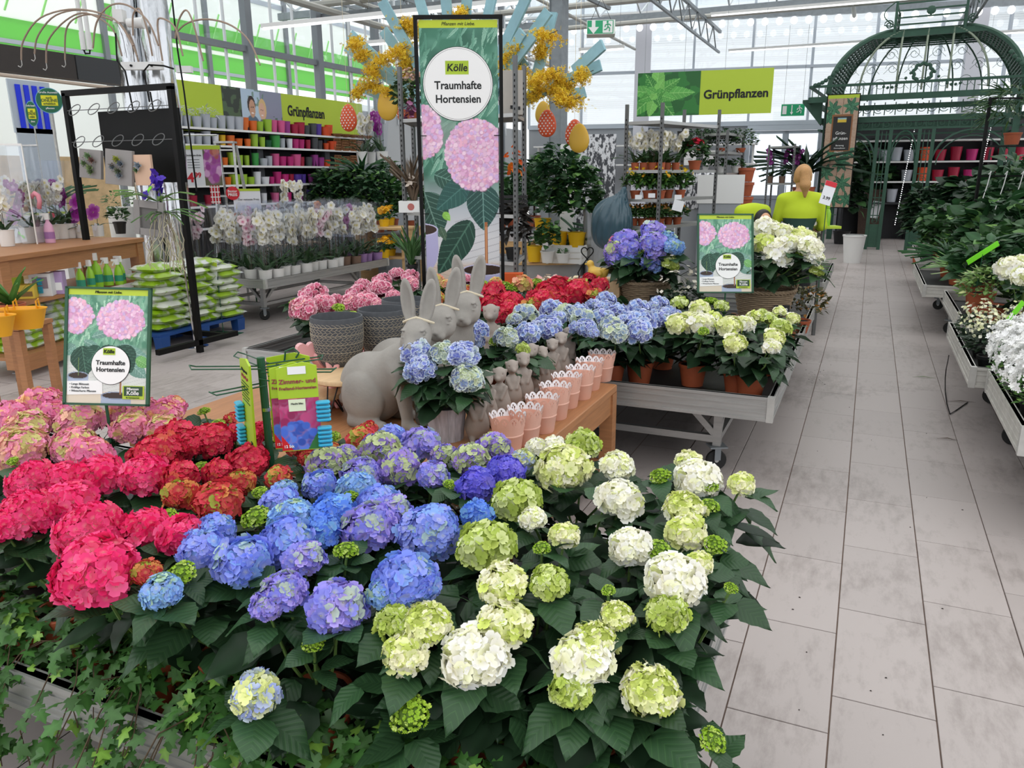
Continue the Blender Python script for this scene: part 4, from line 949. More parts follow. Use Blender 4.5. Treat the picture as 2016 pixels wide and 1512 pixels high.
def chalk(parent,loc,s):
    f=MB().box((0,0,0),(.13*s,.008,.09*s)).build('chalk_tag',M_ink,parent,loc=loc); text('chalk_writing','x 18',.055*s,M_whiteprint,parent,(loc[0],loc[1]-.006,loc[2])); return f
def block(lab,P,w,d,h):
    t=thing('wooden_crate',lab,'crate',P,0)
    for s in (-1,1):
        for q in (-1,1): MB().box((s*(w/2-.015),q*(d/2-.015),h/2),(.035,.035,h)).build('corner_post',M_brownwood,t)
    for k in range(3):
        for s in (-1,1):
            MB().box((0,s*(d/2-.038),.035+k*(h -.05)/2.4),(w -.03,.012,h/4)).build('slat',M_brownwood,t); MB().box((s*(w/2-.038),0,.035+k*(h -.05)/2.4),(.012,d -.03,h/4)).build('slat',M_brownwood,t)
    MB().box((0,0,h -.01),(w -.04,d -.04,.012)).build('lid',M_brownwood,t)
    return t
bench('aluminium rolling bench behind the middle one with the wicker baskets',-2.9,-0.36,5.85,7.2,h=.12)
BZ=.6
for (px,py,r,hh,lab,lab2,lab3,hs,Y0) in [
  (1268,600,.215,.22,'wicker basket holding the violet hydrangea, on a brown crate','brown crate beneath the left wicker basket','big violet and blue hydrangea in the left wicker basket',
   [(1229,474,26,'violet'),(1284,455,24,'violet'),(1237,490,24,'violet'),(1286,478,26,'violet'),(1208,492,20,'purple'),(1214,508,22,'violet'),(1240,506,20,'blue'),(1289,499,22,'violet'),(1284,517,22,'blue'),(1326,487,20,'sky'),(1313,470,19,'sky'),(1321,519,17,'lime'),(1259,495,9,'bud'),(1212,474,13,'pink')],5.75),
  (1502,612,.225,.22,'wicker basket holding the white hydrangea at the aisle side','brown crate beneath the right wicker basket','big creamy white hydrangea in the right wicker basket',
   [(1507,450,26,'white'),(1539,459,24,'white'),(1502,481,24,'cream'),(1534,498,34,'white'),(1571,467,23,'cream'),(1594,487,26,'white'),(1601,506,20,'white'),(1576,501,11,'bud'),(1609,533,14,'lime'),(1590,466,16,'cream'),(1555,478,20,'white')],5.62)]:
    P=AY(px,py,Y0+.3); P[2]=BZ; X0=P[0]
    b_=block(lab2,(X0,P[1],.46),.5,.42,.15); bk_=basket(lab,(X0,P[1],.612),r*.92,hh); chalk(bk_,(.06,-r*.92-.012,.1),.85)
    H=[]
    for h in hs:
        Q=AY(h[0],h[1],Y0+.18+(.12 if h[1]<475 else -.05)); H.append((Q,RAD(h[2],Q),h[3]))
    hydrangea(lab3,H,pot=(X0,P[1],BZ+.13),poth=.14,nleaf=34,fill=60,near=False,group=None,seed=79+int(px),nopot=True,spread=.27,leafscale=1.25)
# ------------------------------------------------------------------ flat prints: a painter that colours a fine grid
class Paint:
    def __init__(s,w,h,col): s.w,s.h=w,h; s.a=np.tile(np.array(lin(col)),(h,w,1)); s.Y,s.X=np.mgrid[0:h,0:w]; s.x=(s.X+.5)/w; s.y=(s.Y+.5)/h; s.asp=h/w; s.rg=np.random.default_rng(5)
    def put(s,m,col,al=1.0):
        c=np.array(lin(col)) if isinstance(col,str) else np.array(col); m=(np.clip(m,0,1)*al)[...,None]; s.a=s.a*(1-m)+c*m
    def noise(s,k,seed=0,sx=1.0):
        rg=np.random.default_rng(seed); gx,gy=max(2,int(k*sx)),max(2,int(k*s.asp)); g=rg.random((gy+1,gx+1)); X=s.x*gx*.999; Y=s.y*gy*.999; i,j=X.astype(int),Y.astype(int); fx,fy=X -i,Y -j; fx=fx*fx*(3-2*fx); fy=fy*fy*(3-2*fy)
        return (g[j,i]*(1-fx)+g[j,i+1]*fx)*(1-fy)+(g[j+1,i]*(1-fx)+g[j+1,i+1]*fx)*fy
    def ell(s,cx,cy,rx,ry,soft=.04):
        d=np.sqrt(((s.x -cx)/rx)**2+((s.y -cy)/ry)**2); return np.clip((1-d)/soft+.5,0,1)
    def rect(s,x0,y0,x1,y1): return ((s.x >= x0) & (s.x<x1) & (s.y >= y0) & (s.y<y1)).astype(float)
    def leaf(s,x,y,ang,L,W,c1,c2):
        u=(s.x -x)*math.cos(ang)+(s.y -y)*s.asp*math.sin(ang); v=-(s.x -x)*math.sin(ang)+(s.y -y)*s.asp*math.cos(ang)
        t=np.clip(u/L,0,1); w=W*np.sin(PI*t**.75)**.8; m=((u>0) & (u<L) & (np.abs(v)<w)).astype(float); s.put(m,c1)
        vein=m*(np.abs(np.mod((u -np.abs(v)*.8)/L*8,1)-.5)<.07); s.put(vein,c2,.55); s.put(m*(np.abs(v)<L*.012),c2,.8); s.put(m*(v>0),'000000',.12)
    def bloom(s,cx,cy,rx,ry,cols,n=260,r=.055):
        s.put(s.ell(cx,cy,rx*.97,ry*.97,.08),cols[0])
        for i in range(n):
            q=math.sqrt(s.rg.random()) ; a=s.rg.random()*2*PI; x,y=cx+rx*q*math.cos(a),cy+ry*q*math.sin(a); rr=rx*r*s.rg.uniform(1.2,2.0)
            c=np.array(lin(cols[s.rg.integers(0,len(cols))]))*s.rg.uniform(.9,1.08); m=s.ell(x,y,rr,rr/s.asp,.3); s.put(s.ell(x+rr*.25,y+rr*.35/s.asp,rr,rr/s.asp,.5),'a8708e',.35); s.put(m,np.clip(c,0,1));
    def build(s,name,parent,M,W,H,front=-0.0006,m=None):
        """grid in local XZ plane (x right, z up), centred at M (x, y, z)"""
        h,w=s.h,s.w; gx=np.linspace(-W/2,W/2,w+1); gz=np.linspace(H/2,-H/2,h+1)
        i,j=np.meshgrid(np.arange(w),np.arange(h)); X0,X1,Z0,Z1=gx[i],gx[i+1],gz[j],gz[j+1]
        V=np.stack([np.stack([X0,0*X0,Z1],-1),np.stack([X1,0*X0,Z1],-1),np.stack([X1,0*X0,Z0],-1),np.stack([X0,0*X0,Z0],-1)],2).reshape(-1,3)
        F=np.arange(len(V)).reshape(-1,4); col=np.repeat(s.a.reshape(-1,3),4,0)
        o=link(name,np_mesh(name,V,F,m or M_print,np.clip(col,0,1),smooth=False),parent,M); return o
M_print=mat('printed sheet',None,0.35,attr=True,spec=0.4)
PINKS=['e6b4d6','eec4de','dca0c8','f2d2e4','d8b6e2','efb6cc']
def poster_art(w=130):
    p=Paint(w,int(w*1.36),'7fae94'); n=p.noise(9,1)*.5+p.noise(24,2)*.5; sm=lambda a,lo,hi: np.clip((a -lo)/(hi -lo),0,1); p.put(sm(n,.4,.7),'3f7d62',.8)
    for k in range(140): p.leaf(p.rg.random(),p.rg.random()*.45-.03,1.9+p.rg.normal(0,.35),p.rg.uniform(.08,.2),.012,['5f9c80','9ccfb0','4a8468','84bd9c','b4dcc0'][k % 5],'6fa88c')
    p.put(np.clip((p.y -.5)*6,0,1),'d5d8d3'); p.put((np.mod(p.y*30+p.x*6,1)<.12)*(p.y>.6)*1.,'b4b8b4',.6); p.put(p.rect(0,.9,1,1),'ddd0bc')
    for a in ((.2,.45,.5,.3,.05),(.6,.5,.3,.45,.08),(.1,.5,2.6,.2,.07),(.75,.62,.7,.32,.1),(.3,.42,-.3,.35,.05)): p.leaf(a[0],a[1],a[2],a[3],a[4],'6f9a8c','a8c8bc')
    p.leaf(.18,.5,1.4,.36,.17,'24493a','5b8a74'); p.leaf(.4,.5,2.2,.25,.1,'2b5444','5b8a74'); p.leaf(.62,.5,1.0,.36,.17,'23483a','4f7f68'); p.leaf(.6,.5,2.1,.3,.15,'2a5342','4f7f68'); p.leaf(.86,.6,.5,.2,.07,'6fb060','b8e0a8')
    for x,y,q in ((.14,.76,.13),(.62,.93,.19)):
        p.put(p.ell(x,y+.06,q,.1,.03)*(p.y>y) ,'a6b2c8'); p.put(p.rect(x -q,y,x+q,y+.03),'a6b2c8'); p.put(p.ell(x,y,q,.035),'8c99b0'); p.put(p.ell(x,y,q*.9,.026),'3a2a22')
    p.put(p.rect(.66,.72,.685,.92),'9c6a4a'); p.put(p.rect(.135,.6,.15,.76),'6f8a4a')
    p.bloom(.07,.235,.24,.15,PINKS,240,.06); p.bloom(.66,.265,.29,.165,PINKS,520,.045)
    p.put(p.rect(0,0,1,.05),'b9cf3a')
    return p
def circ(n=40,r=1.0): return [(r*math.cos(2*PI*i/n),r*math.sin(2*PI*i/n)) for i in range(n)]
RXY=Matrix.Rotation(PI/2,3,'X')
def disc(parent,name,r,c,m,y0=-.002,y1=0.0): return MB().prism(circ(48,r),-y1,-y0,M=RXY).build(name,m,parent,loc=c)
M_grad=mat('lime logo tile','a9c62c',0.5,noise=.15,nscale=6)
def logo(parent,c,s,big=False):
    q=MB().box((0,0,0),(s,.0012,s*.55)).build('logo_tile',M_grad,parent,loc=c); text('logo_lettering','Kölle',s*.42,M_ink,parent,(c[0],c[1]-.002,c[2]-.01*s),bold=.018,shear=.12)
def plank_logo(parent,c,s):
    MB().box((0,0,0),(s,.0012,s*.62)).build('logo_tile',M_lime,parent,loc=c); MB().box((0,-.001,s*.06),(s*.86,.0012,s*.44)).build('logo_panel',mat('dark green print','2a4a2c',.6),parent,loc=c)
    text('logo_lettering','Pflanzen',s*.17,M_whiteprint,parent,(c[0],c[1]-.004,c[2]+s*.16),bold=.012); text('logo_lettering','Kölle',s*.27,M_whiteprint,parent,(c[0],c[1]-.004,c[2]-s*.03),bold=.012)
    text('logo_lettering','Ihr Gartenpartner',s*.085,mat('dark green print','2a4a2c',.6),parent,(c[0],c[1]-.004,c[2]-s*.24),bold=.01)
def poster(lab,TL,TR,BL,d,polez,lefty):
    tl,tr,bl=[CP+ray(*q)*d/CF for q in (TL,TR,BL)]; X=Vector(tr -tl); W=X.length; X.normalize(); Z=Vector(tl -bl); H=Z.length; Z=(Z -X*Z.dot(X)).normalized(); Yv=Z.cross(X)
    c=Vector((tl+tr)/2+(bl -tl)/2); t=thing('price_poster',lab,'sign',c); t.rotation_mode='QUATERNION'; t.rotation_quaternion=Matrix((X,Yv,Z)).transposed().to_quaternion()
    fr=MB(); b=W*.035
    for s in (-1,1): fr.box((s*(W/2-b/2),0,0),(b,.012,H))
    fr.box((0,0,-H/2+b/3),(W,.012,b*.7)).box((0,0,H/2-b/3),(W,.012,b*.7)).box((0,.004,0),(W*.98,.003,H*.98)); fr.build('frame',M_green,t)
    w,h=W -2*b,H -1.4*b; PA.build('print',t,(0,-.001,0),w,h); text('small_lettering','Pflanzen mit Liebe.',w*.045,M_ink,t,(0,-.0025,h*.474),shear=.2)
    disc(t,'ring',w*.243,(w*.05,-.0016,-h*.165),M_ink); disc(t,'white_disc',w*.238,(w*.05,-.0022,-h*.165),M_whiteprint)
    logo(t,(w*.03,-.0050,-h*.045),w*.15); text('lettering','Traumhafte',w*.078,M_ink,t,(w*.05,-.0045,-h*.145),bold=.025); text('lettering','Hortensien',w*.078,M_ink,t,(w*.05,-.0045,-h*.205),bold=.025)
    MB().box((0,0,0),(w*.44,.001,h*.12)).build('info_panel',M_whiteprint,t,loc=(-w*.27,-.0024,-h*.365)).rotation_euler=(0,-.04,0)
    for k,s_ in enumerate(('• Lange Blütezeit','• Kräftige Farben','• Winterharte Pflanzen')): text('info_lettering',s_,w*.036,mat('grey print','555a5c',.7),t,(-w*.46,-.0036,-h*(.335+.03*k)),align='LEFT')
    plank_logo(t,(w*.34,-.003,-h*.4),w*.27)
    base=Vector(c)-Z*(H/2); inv=t.rotation_quaternion.inverted()
    foot=Vector((base[0],base[1],polez)); MB().tube([inv @ (base -c),inv @ (foot -c)],.005,8).build('stake',M_green,t)
    return t
PA=poster_art()
poster('green-framed poster Traumhafte Hortensien standing at the left behind the pink hydrangeas',(136,564),(305,568),(119,796),2.56,.452,0)
poster('green-framed poster Traumhafte Hortensien standing between the two wicker baskets',(1374,421),(1485,421),(1371,577),5.35,.452,0)

# tall banner in a black tube frame
def tall_banner():
    d=6.3; P=CP+ray(910,430)*d/CF; fy=P.copy(); t=thing('tall_banner','tall narrow banner Traumhafte Hortensien in a black frame behind the hares','banner',(P[0],P[1],0),CAMR)
    W,H=.60,2.27; zc=1.655; x0=W/2+.025
    for s in (-1,1): MB().box((s*x0,0,1.40),(.028,.028,2.8)).build('post',M_black,t); MB().box((s*x0,0,.012),(.05,.5,.024)).build('foot',M_black,t)
    MB().box((0,0,2.81),(W+.08,.028,.028)).build('crossbar',M_black,t); MB().box((0,0,.35),(W+.05,.024,.024)).build('crossbar',M_black,t)
    for s in (-1,1):
        for z in (2.8,1.95,1.35): MB().bar((s*x0,-.01,z),(s*(x0 -.06),-.02,z),.006).build('clip',M_black,t)
    w=150; p=Paint(w,int(w*H/W),'5a927c'); n=p.noise(7,11)*.6+p.noise(16,12,.6)*.4; sm=lambda a,lo,hi: np.clip((a -lo)/(hi -lo),0,1); p.put(sm(n,.35,.65),'3a775e',.85); p.put(sm(p.noise(5,15),.5,.9),'2a5c4a',.7)
    for k in range(230): p.leaf(p.rg.random()*1.1,p.rg.random()*.5-.04,2.0+p.rg.normal(0,.3),p.rg.uniform(.12,.32),.018,['4f8c74','7fb49c','3c7660','6aa38a','94c4ac'][k % 5],'5f9880')
    p.put(np.clip((p.y -.30)*30,0,1)*np.clip((.42-p.y)*30,0,1)*(p.x<.45),'9aa59e',.5); p.put(np.clip((p.y -.5)*8,0,1),'b9c0c6'); p.put(np.clip((p.y -.62)*10,0,1),'d6d6d8'); p.put((np.mod(p.y*42+p.x*3.0,1)<.13)*(p.y>.64)*(p.x>.4)*1.,'a9a9ae',.7); p.put(np.clip((p.y -.80)*40,0,1),'d8c4b4'); p.put((np.mod(p.y*60-p.x*4,1)<.1)*(p.y>.81)*1.,'ac9484',.6)
    p.leaf(.3,.46,.4,.5,.06,'a6bcb4','6f9486'); p.leaf(.14,.5,.35,.5,.14,'2d5648','7aa898'); p.leaf(.0,.56,1.25,.62,.24,'274c40','7aa090'); p.leaf(.62,.52,2.45,.6,.17,'2b5b54','4f8278'); p.leaf(.5,.55,.1,.42,.16,'2c5d58','5a8a84'); p.leaf(.78,.53,1.55,.62,.22,'28504a','78a49a'); p.leaf(.62,.66,2.15,.85,.2,'22463a','54806c'); p.leaf(.2,.68,1.2,.2,.05,'46604c','7a9a7c'); p.leaf(.25,.63,.9,.14,.05,'8cc850','b0e080')
    p.put(p.rect(.80,.665,.84,.835),'a8683e'); p.put(p.rect(.815,.68,.825,.83),'d8a070')
    for x,y,q in ((-.05,.69,.22),(.78,.835,.3)):
        p.put(p.rect(x -q,y,x+q,y+.07),'b3b0d6'); p.put(p.ell(x,y+.065,q,.09,.02),'b3b0d6'); p.put(p.ell(x,y,q,.022),'c9c6e4'); p.put(p.ell(x,y,q*.92,.018),'3b2a22')
    p.bloom(.0,.36,.26,.088,PINKS,420,.06); p.bloom(.70,.435,.40,.118,PINKS,1000,.038); p.put(p.rect(0,0,1,.025),'bccd2e')
    p.build('print',t,(0,-.004,zc),W,H); MB().box((0,0,zc),(W,.003,H)).build('sheet',M_whiteprint,t)
    text('small_lettering','Pflanzen mit Liebe.',.034,M_ink,t,(0,-.006,zc+H*.4875),shear=.25)
    cz=2.33; disc(t,'ring',.272,(-.01,-.0045,cz),M_ink); disc(t,'white_disc',.268,(-.01,-.0050,cz),M_whiteprint); disc(t,'thin_ring',.259,(-.01,-.0054,cz),M_ink); disc(t,'white_disc',.257,(-.01,-.0058,cz),M_whiteprint)
    logo(t,(-.015,-.0075,cz+.12),.18); text('lettering','Traumhafte',.082,M_ink,t,(-.01,-.0085,cz -.01),bold=.022,width=.95); text('lettering','Hortensien',.082,M_ink,t,(-.01,-.0085,cz -.11),bold=.022,width=.95)
tall_banner()

# hanging sign over the plant racks
def hang_sign():
    Y=12.0; a=AY(1260,140,Y); b=AY(1523,138,Y); c=AY(1260,226,Y); P=(a+b)/2; W=float(np.linalg.norm(b -a)); H=float(a[2]-c[2])*.98
    t=thing('hanging_sign','lime hanging sign reading Grünpflanzen with a leaf photograph','sign',(P[0],P[1],P[2]-H/2),.12)
    MB().box((0,0,0),(W,.01,H)).build('board',M_lime,t); w1=W*.475
    p=Paint(90,66,'2f7a34'); p.put((p.noise(10,4)>.55)*1.,'1f5a28',.8)
    for k in range(15):
        a_=k*2.4; L=.62-k*.035; p.leaf(.3,.48,a_,L,.12-k*.004,['5fae50','4f9e44','7cc45e','3d8a3c'][k % 4],'9ad87c')
    p.build('leaf_print',t,(-W/2+w1/2,-.0065,0),w1,H)
    text('lettering','Grünpflanzen',.165,M_ink,t,(w1/2,-.0085,-.03),bold=.028,width=1.0)
    for x in (-.9,-.3,.3,.85): MB().tube([(x*W/2,0,H/2),(x*W/2,0,5.2-P[2]+H/2)],.003,4).build('wire',M_galv,t)
hang_sign()
# emergency exit signs
M_exit=mat('exit green','1f9a68',0.4,emit=.12)
def runner(parent,c,s,m=M_whiteprint,y=-.001):
    mb=MB(); pts=lambda *a: [(q[0]*s,y,q[1]*s) for q in a]
    mb.prism(circ(12,.1*s),y,y+.002) if False else mb.add([(x*.1*s -.02*s,y,z*.1*s+.42*s) for x,z in circ(12)],[tuple(range(12))])
    for a in (((0,.3),(.02,-.02)),((.02,0),(.2,-.12)),((.2,-.12),(.16,-.4)),((.02,0),(-.12,-.2)),((-.12,-.2),(-.34,-.26)),((0,.26),(-.22,.16)),((-.22,.16),(-.26,-.02)),((0,.26),(.2,.2)),((.2,.2),(.3,.06))):
        mb.bar((a[0][0]*s,y,a[0][1]*s),(a[1][0]*s,y,a[1][1]*s),.09*s,.002,up=(0,1,0))
    return mb.build('running_figure',m,parent,loc=c)
def exit_sign1():
    Y=9.0; a,b,c=AY(1158,40,Y),AY(1209,38,Y),AY(1158,68,Y); W=float(np.linalg.norm(b -a)); H=float(a[2]-c[2]); P=(a+b)/2
    t=thing('exit_sign','green and white box-shaped emergency exit sign hanging from the roof','sign',(P[0],P[1],P[2]-H/2),CAMR -.1); D=.24
    M_=Matrix.Rotation(.35,3,'Z'); MB().box((0,D/2,0),(W+.012,D,H)).build('housing',M_whiteprint,t)
    MB().box((-W*.02,-.002,0),(W*.96,.003,H*.92)).build('green_face',M_exit,t); MB().box((W*.25,-.004,0),(W*.36,.002,H*.82)).build('white_panel',M_whiteprint,t)
    MB().box((W/2+.008,D/2,0),(.003,D*.94,H*.92)).build('green_face',M_exit,t)
    runner(t,(W*.25,-.0065,0),H*.8,M_exit); MB().prism([(-.02,.07),(.02,.07),(.02,0),(.06,0),(0,-.07),(-.06,0),(-.02,0)],.0,.003,M=RXY).build('arrow',M_whiteprint,t,loc=(-W*.27,-.003,0)).scale=(1,1,1)
    for s in (-1,1): MB().tube([(s*W*.4,D/2,H/2),(0,D/2,H/2+.25),(0,D/2,5.1-P[2])],.003,4).build('wire',M_black,t)
exit_sign1()
def exit_sign2():
    Y=22.4; a,b,c=AY(1539,205,Y),AY(1585,205,Y),AY(1539,228,Y); W=float(np.linalg.norm(b -a)); H=float(a[2]-c[2]); P=(a+b)/2
    t=thing('exit_sign','flat green emergency exit sign above the glazed doors','sign',(P[0],P[1],P[2]-H/2),.2); MB().box((0,0,0),(W,.03,H)).build('green_face',M_exit,t); MB().box((-W*.36,-.017,0),(W*.18,.004,H*.7)).build('door_symbol',M_whiteprint,t)
    runner(t,(W*.28,-.02,0),H*.75); MB().prism([(-.012,.12),(.012,.12),(.012,-.05),(.04,-.05),(0,-.12),(-.04,-.05),(-.012,-.05)],.0,.003,M=RXY).build('arrow',M_whiteprint,t,loc=(-W*.05,-.017,0))
    for s in (-1,1): MB().tube([(s*W*.4,0,H/2),(s*W*.4,0,5.4-P[2])],.004,4).build('wire',M_black,t)
exit_sign2()

# fluorescent batten lamps hung from the roof
for k,(x0,y0,x1,y1,Y) in enumerate(((515,47,1040,12,9.5),(700,84,1020,68,11.4),(1140,99,1229,97,14),(1435,88,2016,78,21.7),(1400,8,2016,3,18.4))):
    a,b=AY(x0,y0,Y),AY(x1,y1,Y); P=(a+b)/2; W=float(b[0]-a[0]); z=P[2]
    t=thing('batten_lamp',f'long white batten lamp hung from the roof, {["nearest one above the tall banner", "one behind the tall banner", "short one right of the steel column", "one in front of the iron pavilion", "one at the top right edge"][k]}','lamp',(P[0],P[1],z));
    MB().box((0,0,.03),(W,.05,.05)).build('housing',M_white,t); MB().tube([(-W/2+.02,0,-.012),(W/2-.02,0,-.012)],.016,8).build('lamp_tube',mat('lit tube','ffffff',.4,emit=1.2),t)
    for s in (-.8,.8): MB().tube([(s*W/2,0,.05),(s*W/2,0,5.3-z)],.003,4).build('wire',M_galv,t)

# ------------------------------------------------------------------ pale blue plank tree with forsythia behind the banner
M_bluewood=mat('pale blue painted wood','8fb8c2',0.7,noise=.12,nscale=8); M_fors=mat('forsythia blossom',None,.6,attr=True,trans=.2)
def spray_mesh(seed):
    rg=np.random.default_rng(seed); n=300; c=rg.normal(0,1,(n,3))*np.array([.09,.04,.035]); V=np.array([(0,0,0),(.5,-.3,.2),(1,0,.1),(.5,.3,.2),(-.5,-.3,.2),(-1,0,.1),(-.5,.3,.2),(.3,.5,.2),(0,1,.1),(-.3,.5,.2),(.3,-.5,.2),(0,-1,.1),(-.3,-.5,.2)]); F=np.array([(0,1,2),(0,2,3),(0,4,5),(0,5,6),(0,7,8),(0,8,9),(0,10,11),(0,11,12)])
    P,FF=stamp(V,F,frames(rg.normal(0,1,(n,3)),rg,.1),c,rg.uniform(.017,.026,n)); col=np.array(lin('fbd23a'))*rg.uniform(.75,1.25,(n,1)); return np_mesh('forsythia_spray',P,FF,M_fors,np.clip(np.repeat(col,13,0),0,1),smooth=False)
SPR=[spray_mesh(k) for k in range(3)]
def plank_tree():
    Y=8.3; O=AY(905,235,Y); t=thing('plank_tree','tree of pale blue planks dressed with yellow forsythia behind the tall banner','decoration',(O[0],O[1],0)); oz=O[2]
    MB().box((0,0,oz/2+.1),(.16,.16,oz+.2)).build('trunk',M_bluewood,t)
    ends=[(683,92,705,150),(702,168,800,190),(752,2,800,60),(755,60,830,130),(815,-40,850,60),(875,-30,890,60),(920,-20,915,60),(970,-10,940,80),(1038,-8,985,60),(1080,22,1040,190),(1088,25,1045,195),(1188,88,1130,140),(1183,128,1025,205),(1152,182,1110,188),(1030,62,990,90),(1035,118,1000,170),(690,68,790,200),(1050,70,1000,95)]
    for i,(x,y,x2,y2) in enumerate(ends):
        e=AY(x,y,Y+.25*math.sin(i*2.1))-O; s=AY(905,215,Y)-O if i % 3 else AY(x2,y2,Y)-O*1;
        s=(AY(x2,y2,Y+.1*math.sin(i))-O) if i in (10,11,13) else (AY(905+(x -905)*.15,235,Y)-O)
        MB().bar((s[0],s[1],s[2]+oz),(e[0],e[1],e[2]+oz),.115,.035,up=(0,-1,0.2)).build('plank',M_bluewood,t)
    sp=[(802,48),(810,60),(715,108),(733,140),(755,115),(785,100),(800,118),(705,180),(735,170),(775,185),(905,28),(700,85),(1015,95),(1075,70),(1065,100),(1022,142),(1010,150),(1080,148),(1055,160),(1052,185),(1098,172),(1108,165),(1145,148),(1110,192),(1120,200),(1005,110),(795,140)]
    for i,(x,y) in enumerate(sp):
        e=AY(x,y,Y -.12+.1*math.sin(i))-O; o=link('forsythia_spray',SPR[i % 3],t,(e[0],e[1],e[2]+oz)); o['kind']='stuff'; o.rotation_euler=(.3*math.sin(i),.5*math.sin(i*1.7),i*.8)
        MB().tube([(e[0]-.14,e[1],e[2]+oz -.05),(e[0],e[1],e[2]+oz),(e[0]+.13,e[1],e[2]+oz+.04)],.004,4).build('twig',M_darkstem,t)
plank_tree()
def egg(lab,px,py,Y,hpx,style):
    P=AY(px,py,Y); h=RAD(hpx,P); t=thing('hanging_egg',lab,'decoration',P)
    pr=[(0.001,-h)]+[(h*.74*math.sin(PI*q)*(1+.18*math.cos(PI*q)) ,-h*math.cos(PI*q)) for q in np.linspace(.05,.95,14)]+[(.001,h)]
    MB().lathe(pr,24,sy=.35).build('egg',mat('orange egg','d8552c',.4) if style == 'dots' else mat('yellow egg','d9ac3c',.45),t,'all')
    if style == 'dots':
        mb=MB()
        for j,z in enumerate(np.linspace(-.75,.75,9)):
            for k in range(5):
                x=(k -2+.5*(j % 2))*.3; q=math.acos(-z)/PI; R0=.74*math.sin(PI*q)*(1+.18*math.cos(PI*q))
                if abs(x)<R0*.88: y=-.35*math.sqrt(max(0,R0*R0 -x*x))*h -.001; mb.add([(x*h+c_[0]*.055*h,y+.35*.0,z*h+c_[1]*.055*h) for c_ in circ(10)],[tuple(range(10))])
        mb.build('white_dots',M_whiteprint,t)
    MB().tube([(0,0,h),(0,0,5.0-P[2])],.0025,4).build('string',M_twine,t)
    if style != 'plain':
        pass
egg('orange egg with white dots hanging in front of the lime wall banner',686,232,8.6,26,'dots')
egg('large yellow egg hanging left of the plant trolley post',763,205,8.2,31,'plain')
egg('orange dotted egg half hidden by the trolley left of the banner',797,218,9.2,24,'dots')
egg('yellow egg hanging behind the orange one right of the banner',1069,222,9.2,22,'plain')
egg('orange egg with white dots in front of a yellow one, right of the banner',1077,243,8.6,26,'dots')
egg('orange-brown dotted egg behind the lowest yellow egg',1131,262,9.1,26,'dots')
egg('lowest hanging yellow egg in front of the birch pattern panel',1140,272,8.6,28,'plain')

# ------------------------------------------------------------------ seed packet stand among the red hydrangeas
def packet_stand():
    P=G(536,925,.80); d=DEP(P); top=AY(527,705,P[1]); t=thing('packet_stand','dark green pole stand with wire hooks among the red hydrangeas','display stand',(P[0],P[1],.452),CAMR)
    hz=top[2]-.452; MB().tube([(0,0,0),(-.004,0,hz)],.0115,12).build('pole',M_green,t); MB().lathe([(.05,0),(.05,.008),(.013,.012)],20).build('foot',M_green,t); MB().lathe([(.0135,hz -.16),(.0135,hz -.15)],12).build('pipe_clamp',M_chrome,t)
    z=hz -.03
    def hook(a,L,zz):
        c,s=math.cos(a),math.sin(a); n=(-s,c)
        MB().tube([(.0+n[0]*.018,n[1]*.018,zz),(c*L+n[0]*.018,s*L+n[1]*.018,zz),(c*(L+.012),s*(L+.012),zz+.008),(c*L -n[0]*.018,s*L -n[1]*.018,zz),(-n[0]*.018,-n[1]*.018,zz)],.0022,6).build('wire_hook',M_green,t)
    for a,L,zz in ((PI,.20,z),(PI+.75,.15,z -.05),(0,.2,z -.01),(.6,.17,z+.005),(2.3,.16,z+.01),(-.55,.15,z -.03)): hook(a,L,zz)
    MB().tube([(.04,.08,z),(.045,.08,z+.03),(.07,.08,z+.04),(.085,.08,z+.025),(.075,.08,z+.01)],.003,6).build('wire_hook',M_green,t)
    return t,z
PST,PZ=packet_stand()
M_packg=mat('yellow-green packet','a8c828',0.4)
